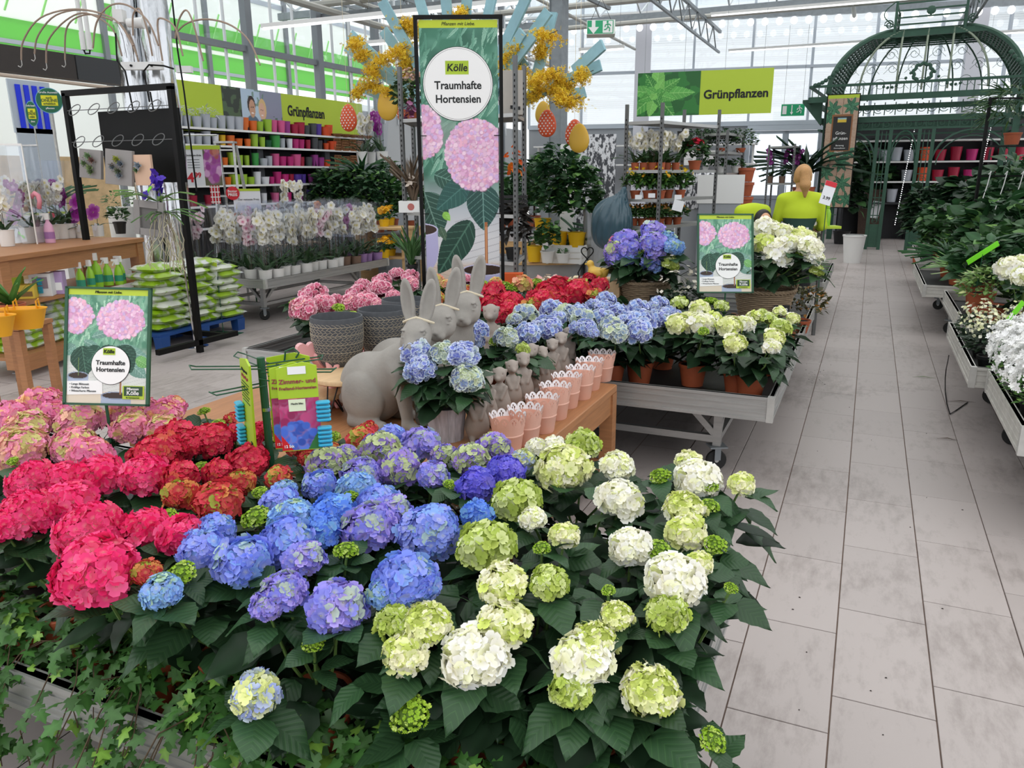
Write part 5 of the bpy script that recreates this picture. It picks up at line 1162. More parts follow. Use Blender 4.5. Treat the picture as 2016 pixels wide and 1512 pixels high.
def packet(lab,px,py,dy,w,h,rz,front=True,lean=0.0):
    P=AY(px,py,PST.location[1]+dy); t=thing('plant_food_packet',lab,'packet',P,CAMR+rz); t.rotation_euler=(0,lean,CAMR+rz)
    MB().add([(-w/2,0,-h),(w/2,0,-h),(w/2,0,0),(w*.15,0,.012),(-w/2,0,-.004),(-w/2,.006,-h),(w/2,.006,-h),(w/2,.006,0),(w*.15,.006,.012),(-w/2,.006,-.004)],[(0,1,2,3,4),(9,8,7,6,5),(0,5,6,1),(1,6,7,2),(2,7,8,3),(3,8,9,4),(4,9,5,0)]).build('card',M_packg,t)
    if front:
        p=Paint(50,70,'b03068'); p.bloom(.45,.2,.6,.3,['b8386c','a02c5c','c85080','983058'],130,.13); p.bloom(.4,.75,.45,.25,['4a6cc8','5c80d8','3c58b0'],80,.14); p.put(((p.x+p.y*.8)>1.45)*1.,'3a7a3a'); p.put(((1-p.x)+p.y*.9>1.62)*1.,'cc2222')
        p.build('flower_print',t,(0,-.0012,-h*.68),w,h*.62); text('lettering','Zimmer- und',w*.17,mat('wine print','9a2c48',.5),t,(0,-.0015,-h*.17),bold=.012); text('lettering','Freiland-Hortensien',w*.115,mat('wine print','9a2c48',.5),t,(0,-.0015,-h*.25),bold=.01)
        MB().box((0,0,0),(w*.45,.001,h*.09)).build('price_label',M_whiteprint,t,loc=(0,-.002,-h*.04)); MB().box((0,0,0),(w*.42,.001,h*.14)).build('info_label',mat('pale label','e2ecc8',.6),t,loc=(-w*.05,-.0022,-h*.45)); text('small_lettering','Macht blau',w*.07,M_ink,t,(-w*.05,-.004,-h*.43))
        text('price','12 Stk',w*.1,M_whiteprint,t,(-w*.33,-.003,-h*.94),bold=.02)
    else:
        text('lettering','Düngen mit',w*.12,M_ink,t,(0,-.0015,-h*.1)); text('lettering','Dünge-Kegel',w*.12,mat('wine print','9a2c48',.5),t,(0,-.0015,-h*.17),bold=.01)
        for k in range(7): MB().box((-.01*(k % 2),-.001,-h*(.24+.035*k)),(w*.7,.001,h*.008)).build('printed_line',mat('dark green print','2a4a2c',.6),t)
        text('small_lettering','20',w*.16,M_ink,t,(w*.28,-.0015,-h*.9),bold=.02)
    return t
M_bluepl=mat('turquoise plastic','2fa6c8',0.35)
def refill(parent,loc,n=2):
    for k in range(n):
        mb=MB()
        for j in range(5): mb.box((0,0,-.012*j),(.038,.022,.0085),bev=.003)
        mb.build('fertiliser_cone_pack',M_bluepl,parent,loc=(loc[0],loc[1]-.012,loc[2]-k*.072),smooth=False)
p_=packet('green packet Zimmer- und Freiland-Hortensien with pink and blue flower print, in front',583,722,-.10,.105,.235,.25); refill(p_,(.062,0,-.10))
packet('green packet with the same print hanging directly behind the front one, left edge showing',566,722,-.06,.1,.235,.25)
packet('large green packet seen from its text side behind the pole',566,702,.10,.13,.27,.0,False)
p_=packet('green packet seen nearly edge-on left of the pole with turquoise cones',480,712,-.05,.1,.27,-1.0,False,.08); refill(p_,(-.045,0,-.14))

# ------------------------------------------------------------------ ivy along the front edge
M_ivy=leaf_material('ivy leaf','3c6a2e','6f9a50',0.4,10.0); M_ivyl=leaf_material('young ivy leaf','86b044','a8cc6c',0.4,10.0)
def ivy_geo(curl=.15):
    pts=[(0,0)]; out=[(-.12,.22),(.12,.20),(.10,.48),(.38,.26),(.62,.16),(1.0,0)]
    o2=[(0,0)]+[(-.15,.12),(.02,.42),(.22,.24),(.52,.52),(.55,.22),(1.0,0),(.55,-.22),(.52,-.52),(.22,-.24),(.02,-.42),(-.15,-.12)]
    v=[(.25,0,.03)]+[(x,y,-curl*(x*x+y*y)) for x,y in o2]; n=len(o2); return np.array(v),np.array([(0,1+i,1+(i+1) % n) for i in range(n)])
IVV,IVF=ivy_geo(); IVM=[np_mesh('leaf',IVV*np.array([1,1,c]),IVF,m) for c,m in ((1,M_ivy),(2.5,M_ivy),(1.5,M_ivyl))]
M_ivyattr=mat('ivy foliage',None,.42,attr=True,trans=.2)
def ivy_plant(lab,x,y,seed,trail=4,n=62,nm=260):
    rg=np.random.default_rng(seed); t=thing('potted_ivy',lab,'ivy',(x,y,.452)); link('pot',pot_mesh(.05,.09),t); link('soil',soil_mesh(.05,.09),t)
    T,D=[],[]
    for k in range(nm // 2+n // 2):
        a=rg.uniform(0,2*PI); q=abs(rg.normal(0,.085)); T.append((q*math.cos(a),q*math.sin(a),.11+rg.uniform(-.02,.06)-q*.35)); D.append((math.cos(a),math.sin(a),rg.uniform(-.6,.2)))
    for k in range(trail):
        a=rg.uniform(PI*1.15,PI*1.85); L=rg.uniform(.2,.42); pts=[]; x_,y_=0,0
        for j in range(9):
            s=j/8; r0=L*min(s,.5); px_,py_=r0*math.cos(a) ,r0*math.sin(a)-.02; zz=.1+.03*math.sin(PI*min(1,s*2))-max(0,s -.35)*L*1.15; pts.append((px_+rg.normal(0,.008),min(py_,.02)-(.06 if s>.4 else 0)*min(1,(s -.4)*5),zz))
        MB().tube(pts,.0016,4).build('trailing_stem',M_darkstem,t)
        for j in range(1,9):
            for q in range(3): b=rg.uniform(0,2*PI); T.append(tuple(np.array(pts[j])+rg.normal(0,.018,3))); D.append((math.cos(b),-abs(math.sin(b))*.8,rg.uniform(-1.0,.0)))
    T=np.array(T); D=np.array(D); o=rg.permutation(len(T)); T,D=T[o],D[o]
    for i in range(min(n,len(T))):
        X=Vector(D[i]).normalized(); up=Vector((0,-.55,1)); Y=up.cross(X).normalized(); Z=X.cross(Y); l=link('leaf',IVM[2] if rg.random()<.14 else IVM[rg.integers(0,2)],t,T[i]); l.rotation_mode='QUATERNION'; l.rotation_quaternion=(Matrix((X,Y,Z)).transposed() @ Matrix.Rotation(rg.normal(0,.35),3,'X')).to_quaternion(); s=rg.uniform(.028,.048); l.scale=(s,s,s)
    if len(T)>n:
        P,F,Cc=merged_leaves(rg,T[n:],D[n:],rg.uniform(.028,.045,len(T)-n),'3f6a30',geo=(IVV,IVF),tilt=.4,lt='7da845'); q=link('ivy_foliage',np_mesh('ivy_foliage',P,F,M_ivyattr,Cc,smooth=False),t); q['kind']='stuff'
iv=[(-2.75,1.3),(-1.55,1.2),(-2.62,1.12),(-2.36,1.08),(-2.1,1.14),(-2.5,1.34),(-2.22,1.36),(-1.93,1.32),(-1.86,1.09),(-1.62,1.11),(-1.68,1.33),(-1.4,1.08),(-1.17,1.07),(-1.42,1.3),(-.95,1.06),(-.74,1.05),(-.55,1.06),(-.38,1.08)]
for i,(x,y) in enumerate(iv):
    row='second row' if y>1.25 else 'front row'; k=sorted([q[0] for q in iv if (q[1]>1.25) == (y>1.25)]).index(x); o_=['first','second','third','fourth','fifth','sixth','seventh','eighth','ninth','tenth','eleventh','twelfth','thirteenth','fourteenth'][k]
    ivy_plant(f'small ivy plant, {o_} from the left in the {row} along the bench edge',x,y,300+i,trail=6 if y<1.2 and x<-1 else (3 if y<1.2 else 1),n=46)
# ------------------------------------------------------------------ plants for the rest of the hall
ORD=['first','second','third','fourth','fifth','sixth','seventh','eighth','ninth','tenth','eleventh','twelfth','thirteenth','fourteenth','fifteenth','sixteenth','seventeenth','eighteenth','nineteenth','twentieth','twenty-first','twenty-second','twenty-third','twenty-fourth','twenty-fifth','twenty-sixth','twenty-seventh','twenty-eighth','twenty-ninth','thirtieth']
STRAP=leaf_geo(1.0,.22,6,.55,.3,0.0,seed=1); NARROW=leaf_geo(1.0,.10,6,.45,.3,0,seed=2); OVAL=leaf_geo(1.0,.6,6,.3,.15,0.0,seed=3); HEARTL=leaf_geo(1.0,.85,6,.35,.1,0,seed=4); SMALL=leaf_geo(1.0,.5,3,.2,.2,0,seed=5)
M_clear=glass_mat('clear plastic sleeve',(.97,.98,1.0),.045,.1)
M_yelpot=mat('yellow pot','efbf14',0.45); M_brownpot=mat('brown pot','7c6252',.55); M_purpot=mat('mauve pot','a07cae',.5)
def bush_mesh(seed,n,r,h,geo,ls,col,lt=None,up=.3,stems=True,z0=0.0,tilt=.4,name='foliage',m=None,shell=.55):
    rg=np.random.default_rng(seed); a=rg.uniform(0,2*PI,n); q=rg.uniform(shell,1,n)**.7; ph=np.arccos(rg.uniform(-.55,1,n)); P0=np.stack([np.sin(ph)*np.cos(a)*r*q,np.sin(ph)*np.sin(a)*r*q,z0+h*.5+np.cos(ph)*h*.5*q],1)
    D=np.stack([np.cos(a),np.sin(a),rg.normal(up,.4,n)],1); P,F,Cc=merged_leaves(rg,P0,D,rg.uniform(.7,1.25,n)*ls,col,geo=geo,tilt=tilt,lt=lt); return np_mesh(name,P,F,m or M_leafattr,Cc)
def straps_mesh(seed,n,L,geo,col,lt=None,up=.9,spread=1.0,z0=0.0):
    rg=np.random.default_rng(seed); a=rg.uniform(0,2*PI,n); D=np.stack([np.cos(a)*spread,np.sin(a)*spread,rg.uniform(up*.5,up*1.6,n)],1); P,F,Cc=merged_leaves(rg,np.stack([.01*np.cos(a),.01*np.sin(a),np.full(n,z0)],1),D,rg.uniform(.75,1.15,n)*L,col,geo=geo,tilt=.15,lt=lt); return np_mesh('foliage',P,F,M_leafattr,Cc)
def plant(lab,P,foliage,potm=M_terra,r=.07,h=.12,cat='plant',name='potted_plant',group=None,rz=0.0,fz=None,scale=1.0,extra=None):
    t=thing(name,lab,cat,P,rz,group)
    if r: link('pot',pot_mesh(r,h,potm),t); link('soil',soil_mesh(r,h),t)
    o=link('foliage',foliage,t,(0,0,h -.02 if fz is None else fz)); o['kind']='stuff'; o.scale=(scale,)*3
    if extra: o=link(extra[0],extra[1],t,(0,0,h -.02 if fz is None else fz)); o.scale=(scale,)*3; o['kind']='stuff'
    return t
def blossoms(seed,n,r,h,cols,size,z0=0.0,top=.2,petals=None,name='blossoms'):
    rg=np.random.default_rng(seed); a=rg.uniform(0,2*PI,n); ph=np.arccos(rg.uniform(top,1,n)); N=np.stack([np.sin(ph)*np.cos(a),np.sin(ph)*np.sin(a),np.cos(ph)],1); T=N*np.array([r,r,h*.55])*rg.uniform(.85,1.08,(n,1))+np.array([0,0,z0+h*.5])
    V,F,K=petals or FLO; P,FF=stamp(V,F,frames(N,rg,.35),T,rg.uniform(.8,1.2,n)*size); c=np.array([lin(x) for x in cols])[rg.integers(0,len(cols),n)]*rg.uniform(.88,1.08,(n,1)); return np_mesh(name,P,FF,M_petal,np.clip(np.repeat(c,len(V),0),0,1),smooth=False)

# moth orchids
ORF=floret_geo(5,.12,.42)
def orchid_meshes(seed,col,L=.62):
    rg=np.random.default_rng(seed); leaf=straps_mesh(seed,6,.24,STRAP,'2f4c2a',up=1.6,spread=.8,z0=.0); mb=MB(); T,N=[],[]
    for s in range(2 if seed % 2 else 1):
        a=rg.uniform(0,2*PI); pts=[]
        for j in range(9):
            q=j/8; pts.append((math.cos(a)*(.02+.09*max(0,q -.6)*2.2+.015*q),math.sin(a)*(.02+.09*max(0,q -.6)*2.2),L*(q if q<.8 else .8+(q -.8)*.35)))
        mb.tube(pts,.0028,5)
        for k in range(12):
            q=.52+.48*k/11; i=q*8; p=np.array(pts[min(8,int(i))]); T.append(p+rg.normal(0,.018,3)); N.append((math.cos(a)*.5+rg.normal(0,.6),math.sin(a)*.5+rg.normal(0,.6)-.35,.15))
    N=np.array(N); N /= np.linalg.norm(N,axis=1,keepdims=True); V,F,K=ORF; T=np.array(T); P,FF=stamp(V,F,frames(N,rg,.15),T,rg.uniform(.040,.052,len(T))); c=np.array(lin(col[0]))*rg.uniform(.9,1.08,(len(T),1)); CC=np.repeat(c[:,None],len(V),1); CC[:,K ==-1]=lin(col[1]); CC[:,K == 0]=lin(col[1])
    return leaf,mb.mesh('flower_stem',M_darkstem),np_mesh('orchid_blooms',P,FF,M_petal,np.clip(CC.reshape(-1,3),0,1),smooth=False)
SLV=MB().lathe([(.05,.0),(.075,.25),(.10,.50),(.115,.68)],10,cap=False).mesh('clear_sleeve',M_clear,True)
OCOL={'white': ('f2efe6','d8c860'),'blush': ('f0dbe0','c84a80'),'pink': ('d88fc6','9a2c6c'),'magenta': ('a02d96','e8c0e0'),'peach': ('d99a78','a04040'),'dark': ('7a1f4a','c090a0')}
ORM={}
def orchid(lab,P,col,potm,var=0,r=.072,h=.15,L=.62,group=None,sleeve=True,sc=1.0):
    if (col,var,L) not in ORM: ORM[(col,var,L)]=orchid_meshes(var*3+len(col)+11*(var % 2),OCOL[col],L)
    lf,st,bl=ORM[(col,var,L)]; t=thing('potted_orchid',lab,'orchid',P,random.uniform(0,6),group); link('pot',pot_mesh(r,h,potm,rim=.003,taper=.78,lip=.0),t)
    o=link('strap_leaves',lf,t,(0,0,h -.02)); o['kind']='stuff'; link('flower_stem',st,t,(0,0,h -.02)); o=link('orchid_blooms',bl,t,(0,0,h -.02)); o['kind']='stuff'
    if sleeve: link('clear_sleeve',SLV,t,(0,0,h*.6))
    t.scale=(sc,)*3
    return t
bench('aluminium rolling bench full of sleeved white orchids in front of the pot shelves',-7.45,-6.12,6.85,9.35,h=.10,castrot=.9)
M_tape=mat('yellowed tape','d6cf9a',.6)
cnames={0: 'front',1: 'second',2: 'third',3: 'fourth',4: 'fifth'}
for j in range(14):
    for k in range(5):
        if k>2 and j % 2: continue
        y=6.98+j*.172; x=-6.22-k*.24+.03*math.sin(j*2+k); rg=random.random
        c='white' if rg()<.62 else random.choice(['blush','pink','dark','blush','peach']); pm=M_whitepot if (j<9 or k>0 and j<10) else (M_brownpot if j<11 else M_purpot)
        orchid(f'{"white" if c == "white" else {"blush": "blush pink", "pink": "pink", "dark": "dark crimson", "peach": "peach"}[c]} orchid in a clear sleeve, {ORD[j]} from the left in the {cnames[k]} row',(x,y,.456),c,pm,(j+k) % 4,group='sleeved orchids on the bench',sc=1.08+.1*rg())
for i,(x,y) in enumerate(((560,430),(600,425))):
    orchid(f'tall white orchid raised above the others, {"left" if i == 0 else "right"} of the pair over the orchid bench',(-6.95,8.22+i*.36,.797),'white',M_brownpot,i+1,L=.75)
MB_=MB(); t=thing('wooden_step','small wooden step raising two orchids on the orchid bench','stand',(-6.95,8.4,.456)); MB().box((0,0,.33),(.5,.7,.02)).build('board',M_crate,t)
for s in (-1,1): MB().box((0,s*.32,.16),(.46,.02,.32)).build('side_board',M_crate,t)

# ------------------------------------------------------------------ pot shelves along the left wall
sh=thing('pot_shelving','long black shelving with white shelf edges holding coloured pots under the lime banner','shelf',(-9.2,10.9,0))
M_shelf=mat('dark shelf','2b2c30',.6); SZ=[.62,.93,1.24,1.53,1.82,2.07,2.31]
SZ=[.9,1.22,1.52,1.81,2.10,2.34]
MB().box((-.18,0,1.2),(.02,4.9,2.4)).build('back_panel',M_shelf,sh)
for z in SZ: MB().box((0,0,z -.012),(.34,4.9,.02)).build('shelf_board',M_shelf,sh); MB().box((.175,0,z -.008),(.012,4.9,.032)).build('shelf_edge',M_white,sh)
for y in (-2.45,-.82,.82,2.45): MB().box((-.02,y,1.2),(.3,.03,2.4)).build('side_upright',M_black,sh)
COLP={'silver': 'b6bbc4','orange': 'e2702a','lime green': '9cc23a','pink': 'd95a92','purple': '9a3a8c','crimson': 'a82040','charcoal': '4a4c50','violet': '5a3ea0','red-orange': 'e2542a','yellow': 'e8b81c','green': '3f9c4a','white': 'e2e4ea','magenta': 'c02c78','dark green': '1f5a3a'}
PMAT={k: mat(k+' glazed pot',v,.4) for k,v in COLP.items()}
rows={5: ['silver']*8+['orange','orange','lime green','lime green','pink','pink','purple','crimson','crimson','charcoal','charcoal','violet','red-orange','red-orange'],
        4: ['silver']*4+['white','yellow','orange','orange','orange','lime green','lime green','dark green','green','silver','white','magenta','magenta','crimson','charcoal','charcoal','red-orange','red-orange'],
        3: ['yellow','yellow','yellow','orange','orange','orange','lime green','lime green','lime green','green','silver','silver','pink','magenta','magenta','pink','crimson','charcoal','purple','purple','red-orange'],
        2: ['silver','yellow','yellow','orange','orange','orange','lime green','lime green','lime green','white','white','magenta','magenta','magenta','crimson','violet','violet','purple'],
        1: ['crimson','crimson','charcoal','silver','white','white','pink','magenta','purple','violet']}
snm={5: 'top',4: 'second',3: 'third',2: 'fourth',1: 'fifth'}
for r_,cs in rows.items():
    n=len(cs); y=8.55
    for i,c in enumerate(cs):
        big=r_ == 5 or i % 3 == 0; rad=(.085 if big else .068)*random.uniform(.9,1.12); hh=(.19 if big else .15)*random.uniform(.85,1.15); hh=min(hh,.24); y+=.168 if r_ != 1 else .3
        rad=round(rad*50)/50*.98; hh=round(hh*25)/25
        o=link('glazed_pot',pot_mesh(max(.058,rad),max(.12,hh),PMAT[c],rim=.002,taper=.72,lip=0,n=16),None,(-9.12+random.uniform(-.03,.02),y,SZ[r_]+.003)); o.name='glazed_pot'
        tag(o,f'{c} pot, {ORD[i]} from the left on the {snm[r_]} pot shelf','plant pot','coloured pots on the wall shelves')
        if r_ == 5 and i<5:
            q=link('silver_twigs',bush_mesh(40+i,26,.07,.14,NARROW,.09,'c4c8ce',name='silver_twigs'),o,(0,0,hh -.02)); q['kind']='stuff'
# wooden baskets and trellises at the right end
M_rust=mat('brown wicker wood','9a6a44',.8,noise=.2,nscale=30)
def lattice(parent,w,h,n=4):
    mb=MB()
    for k in range(n+1): mb.box((0,-w/2+w*k/n,h/2),(.02,.012,h)).box((0.004,0,h*k/n),(.016,w,.012))
    return mb.build('lattice',M_rust,parent)
for r_ in (5,4,3,2):
    for i in range(4 if r_ != 5 else 5):
        y=12.32+i*.24; w_=.19
        t=thing('wooden_basket',f'brown wooden lattice basket, {ORD[i]} in the group at the right end of the {snm[r_]} shelf','basket',(-9.03,y,SZ[r_]+.004),0,'wooden baskets on the wall shelves')
        if r_ == 5:
            MB().lathe([(.06,0),(.1,.03),(.11,.05),(.1,.05),(.05,.012),(.001,.012)],14).build('dish',M_rust,t)
        else: lattice(t,w_,.18 if i % 2 else .2); MB().box((-.06,0,.01),(.12,w_,.016)).build('base_board',M_rust,t)
# banner above the shelves
wbn=thing('wall_banner','long lime wall banner reading Grünpflanzen with a picture of a couple','banner',(-9.25,0,0),PI/2)
ya=lambda px: float(AX(px,190,-9.25)[1])
Y0,Y1,Y2,Y3=8.86,ya(437),ya(553),13.5; zb,zt=2.3,3.0; MB().box(((Y0+Y3)/2,.01,(zb+zt)/2),(Y3 -Y0,.01,zt -zb)).build('sheet',M_lime,wbn)
p=Paint(120,62,'8e92a6'); p.put(p.rect(0,0,.32,1),'384038'); p.put((p.noise(20,8)>.5)*p.rect(0,0,.3,1),'53684c',.9); p.put(p.rect(.3,0,.62,1),'b8cce0')
p.put((p.noise(24,9)>.62)*p.rect(.42,0,.68,.35),'6a8a76',.8); p.put((p.noise(26,10)>.5)*p.rect(.8,.55,1,1),'4e6a52',.9)
p.put(p.ell(.47,.98,.15,.42),'5f7086'); p.put(p.ell(.66,1.02,.11,.42),'7c7488'); p.put(p.ell(.465,.34,.066,.2),'3a2a24'); p.put(p.ell(.475,.42,.052,.2),'c89a80'); p.put(p.ell(.65,.42,.068,.24),'d8b884'); p.put(p.ell(.64,.46,.048,.19),'dcb09a')
for ex,ey in ((.46,.39),(.492,.39),(.625,.43),(.655,.43)): p.put(p.ell(ex,ey,.007,.016),'3a2a28')
p.put(p.ell(.478,.52,.02,.02),'f0e0dc'); p.put(p.ell(.64,.55,.02,.02),'f0e0dc'); p.build('couple_print',wbn,((Y1+Y2)/2,.002,(zb+zt)/2),Y2 -Y1,zt -zb)
text('lettering','Grünpflanzen',.235,M_ink,wbn,(11.78,.0,2.73),bold=.028,width=.8)

# ------------------------------------------------------------------ chrome-foil wrapped pipes with twig arches
M_foil=mat('wrinkled silver foil','d4d6d8',.16,1.0,bump=.9,bscale=6,stretch=(1,1,.5))
cp=AY(300,200,6.6); t=thing('foil_column','pair of pillars wrapped in wrinkled silver foil behind the black rack','column',(cp[0],cp[1],0),CAMR)
rgc=np.random.default_rng(9)
for dx,r in ((-.17,.13),(.12,.16)):
    mb=MB(); mb.lathe([(r*rgc.uniform(.9,1.06),z) for z in np.linspace(0,4.9,30)],22,(dx,.0,0),seg_fn=lambda a,z: 1+.05*math.sin(5*a+3*z)+.03*math.sin(9*a -7*z)); mb.build('foil_wrap',M_foil,t,'all')
M_twig=mat('pale brown cane','9a8676',.7)
bx=thing('socket_box','white socket strip strapped around the foil column','socket strip',tuple(AY(290,130,6.35)),CAMR); MB().box((-.05,0,0),(.42,.06,.075)).build('housing',M_white,bx); MB().box((.36,.05,-.03),(.16,.06,.065)).build('side_box',M_white,bx)
for x in (-.15,.06): MB().lathe([(.012,0),(.012,.02)],8,M=RXY).build('socket',M_black,bx,loc=(x,-.03,0))
cb=thing('black_cable','black power cables hanging down from the white socket strip','cable',tuple(AY(285,140,6.25)),CAMR)
for pts in ([(-.25,0,.36),(-.27,0,.1),(-.2,0,-.0),(-.16,0,-.5),(-.1,0,-1.0)],[(.02,-.02,-.3),(-.01,0,0),(.05,0,.06),(.2,0,.05),(.3,0,.02)],[(.36,0,.9),(.36,0,.2),(.38,0,-.2),(.4,0,-1.2)],[(.03,0,-.2),(.06,0,-.7),(.04,0,-1.1)]): MB().tube(pts,.009,6).build('cable',M_black,cb)
sp=thing('spotlight','white round spotlight clamped to the foil column top','lamp',tuple(AY(268,45,6.3)),CAMR); MB().lathe([(.04,-.09),(.055,.06),(.058,.08),(.001,.08)],16,M=Matrix.Rotation(PI/2,3,'Y')).build('lamp_head',M_white,sp,True); MB().box((-.16,0,.06),(.1,.1,.12)).build('clamp_box',M_white,sp)
ca=thing('cane_hanger','umbrella of bent canes with hooks over the orchid table','hanger',tuple(AY(235,60,6.3)),CAMR); O=AY(235,60,6.3)
def loc_of(x,y,Y,O):
    q=AY(x,y,Y)-O; c,s=math.cos(-CAMR),math.sin(-CAMR); return (q[0]*c -q[1]*s,q[0]*s+q[1]*c,q[2])
for i,pl in enumerate(([(42,118),(46,80),(80,35),(150,18),(225,38),(262,90)],[(68,106),(75,70),(110,30),(170,20),(235,45),(270,110)],[(91,124),(95,80),(130,40),(170,26),(220,55),(240,110)],[(128,118),(130,60),(150,35),(190,30),(250,60),(275,130)],[(183,95),(190,45),(215,12),(250,10),(290,40),(312,90)],[(262,70),(262,30),(275,18),(290,60),(300,110)],[(345,75),(352,40),(366,20),(380,45),(400,120)],[(345,66),(370,45),(410,38),(455,50),(490,80),(512,128)],[(320,120),(310,50),(318,36),(345,55),(360,110)])):
    Y=6.1+.12*(i % 4); P_=[Vector(loc_of(x,y,Y,O)) for x,y in pl]; pts=[]
    for j in range(len(P_)-1):
        a,b,c_,d_=P_[max(0,j -1)],P_[j],P_[j+1],P_[min(len(P_)-1,j+2)]
        for q in np.linspace(0,1,6)[:-1]: pts.append(.5*((2*b)+(c_ -a)*q+(2*a -5*b+4*c_ -d_)*q*q+(3*b -a -3*c_+d_)*q**3))
    pts.append(P_[-1]); MB().tube(pts,.009,6).build('cane',M_twig,ca)
    if i<4: e=P_[0]; MB().tube([e,e+Vector((0,0,-.05)),e+Vector((-.02,0,-.075)),e+Vector((-.045,0,-.06))],.005,5).build('hook',M_aludirty,ca)

# white pipes hanging at the top left
wp=thing('hanging_pipes','two white capped pipes hanging in front of the dark boxed beam','pipe',tuple(AY(160,60,7.2)),CAMR)
for dx in (0,.075): MB().tube([(dx,0,1.6),(dx,0,-.22)],.026,10).tube([(dx,0,-.02),(dx,0,-.22)],.033,10).build('pipe',M_white,wp)
MB().tube([(0,0,-.22),(.01,0,-.26),(.065,0,-.26),(.075,0,-.2)],.012,6).build('hose_link',M_black,wp)

# ------------------------------------------------------------------ black hanging rack with rings and succulent pictures
K=lambda x,y,Y=5.5: AY(x,y,Y)
bl,br=K(128,184),K(337,184); rk=thing('hanging_rack','black steel hanging rack with rows of rings and a black board','rack',(bl[0],5.5,0)); W=br[0]-bl[0]; Hh=2.43
# slightly leaning stand: uprights, cross rods, rings
for x in (0,W): MB().box((x,0,Hh/2),(.05,.05,Hh)).build('upright',M_black,rk); MB().box((x,0,.1),(.05,1.0,.05)).build('foot',M_black,rk)
MB().box((W/2,0,Hh),(W+.05,.05,.05)).build('crossbar',M_black,rk); MB().box((W/2,.35,.1),(W,.05,.05)).build('crossbar',M_black,rk)
MB().box((W*.58,.12,1.93),(W*.76,.02,.66)).build('board',M_black,rk)
for z in (2.27,1.98):
    MB().tube([(0,-.02,z),(W,-.02,z)],.004,5).build('rod',M_steel,rk)
    for k in range(5):
        xx=W*(.12+.19*k); MB().tube([(xx+.065*math.cos(a),-.05+.04*math.sin(a),z+.052*math.sin(a)) for a in np.linspace(0,2*PI,17)[:-1]],.0045,5,closed=True).build('ring',M_steel,rk)
M_slate=mat('grey slate board','8e8a88',.7,noise=.06)
SUC=leaf_geo(1.0,.45,3,-.3,.1,0,seed=8)
def rosette(parent,c,r,col,seed):
    rg=np.random.default_rng(seed); T,D=[],[]
    for k in range(26): a=k*2.4; T.append((0,0,0)); D.append((math.cos(a),math.sin(a),.15+k*.06))
    P,F,Cc=merged_leaves(rg,np.array(T,float),np.array(D),np.linspace(1,.5,26)*r,col,geo=SUC,tilt=.05); o=link('succulent',np_mesh('succulent',P,F,M_leafattr,Cc),parent,c); o.rotation_euler=(PI/2,0,0); return o
for i,(x,y,w,lab,cols) in enumerate([(180,323,.25,'grey slate picture planted with succulents, left one on the black rack',['7d9a70','8a6a62','6f8a60','94a878','7a8c66']),(236,330,.30,'grey slate picture with a blue-grey succulent, second from the left on the black rack',['a0a84c','7f8a96','7d8a90','6f7a62','8a96a0'])]):
    P=K(x,y,5.3); t=thing('succulent_picture',lab,'planter',P,.12); t.rotation_euler=(-.08,.09,.12); MB().box((0,0,0),(w,.035,w*1.05),bev=.002).build('slate_frame',M_slate,t)
    for k,c in enumerate(cols): rosette(t,(.05*math.sin(k*2.2),-.03,.07-.035*k),.055-.004*(k % 3),c,60+k)
    mo=bush_mesh(70+i,60,.07,.14,SMALL,.02,'5a4c3a',name='moss'); o=link('moss',mo,t,(0,-.02,-.07)); o['kind']='stuff'
P=K(283,335,5.35); t=thing('succulent_picture','peach coloured board with one silver succulent, right one on the black rack','planter',P,.1); MB().box((0,0,0),(.2,.03,.27),bev=.002).build('board',mat('peach board','d8b49a',.7),t); rosette(t,(-.02,-.03,.04),.06,'9aa6b0',90); rosette(t,(-.05,-.03,.0),.04,'6f8a60',91)
P=K(295,430,5.1); t=thing('slate_frame','empty grey slate frame leaning beside the black rack','frame',P,.2); t.rotation_euler=(0,.1,.2)
mf=MB()
for s in (-1,1): mf.box((s*.12,0,0),(.06,.03,.3)).box((0,0,s*.12),(.2,.03,.06))
mf.build('frame',M_slate,t); MB().box((0,.008,0),(.18,.01,.18)).build('recess',mat('dark slate','6a6866',.7),t)
# vanda orchid with long bare roots
P=K(322,420,5.15); t=thing('vanda_orchid','purple vanda orchid with long bare roots hanging on the black rack','orchid',P)
o=link('leaves',straps_mesh(5,16,.3,NARROW,'4a6e38',up=.35),t,(0,0,.0)); o['kind']='stuff'; o=link('palm_fan',straps_mesh(15,9,.34,NARROW,'5a7a3c',up=.5),t,(-.06,0,.1)); o['kind']='stuff'
rgv=np.random.default_rng(4); mb=MB()
for k in range(22):
    x,y=rgv.normal(0,.03,2); pts=[(x,y,0)]
    for j in range(8): pts.append((pts[-1][0]+rgv.normal(0,.028),pts[-1][1]+rgv.normal(0,.02),pts[-1][2]-rgv.uniform(.03,.085)))
    mb.tube(pts,.0035,4)
o=mb.build('aerial_roots',mat('pale roots','b5ae92',.8),t); o['kind']='stuff'
MB().tube([(0,0,0),(.0,0,.12),(-.02,0,.22)],.004,5).build('flower_stem',M_stem,t); V,F,K5=ORF; rg=np.random.default_rng(2); T=rg.normal(0,1,(13,3))*np.array([.05,.04,.055])+np.array([-.01,-.02,.24]); N=rg.normal(0,.6,(13,3))+np.array([0,-1,.2]); N /= np.linalg.norm(N,axis=1,keepdims=True); PP_,FF=stamp(V,F,frames(N,rg,.1),T,np.full(13,.045)); o=link('purple_blooms',np_mesh('purple_blooms',PP_,FF,M_petal,np.tile(np.array(lin('4a2ea8')),(len(PP_),1))*rg.uniform(.8,1.3,(len(PP_),1)),smooth=False),t); o['kind']='stuff'
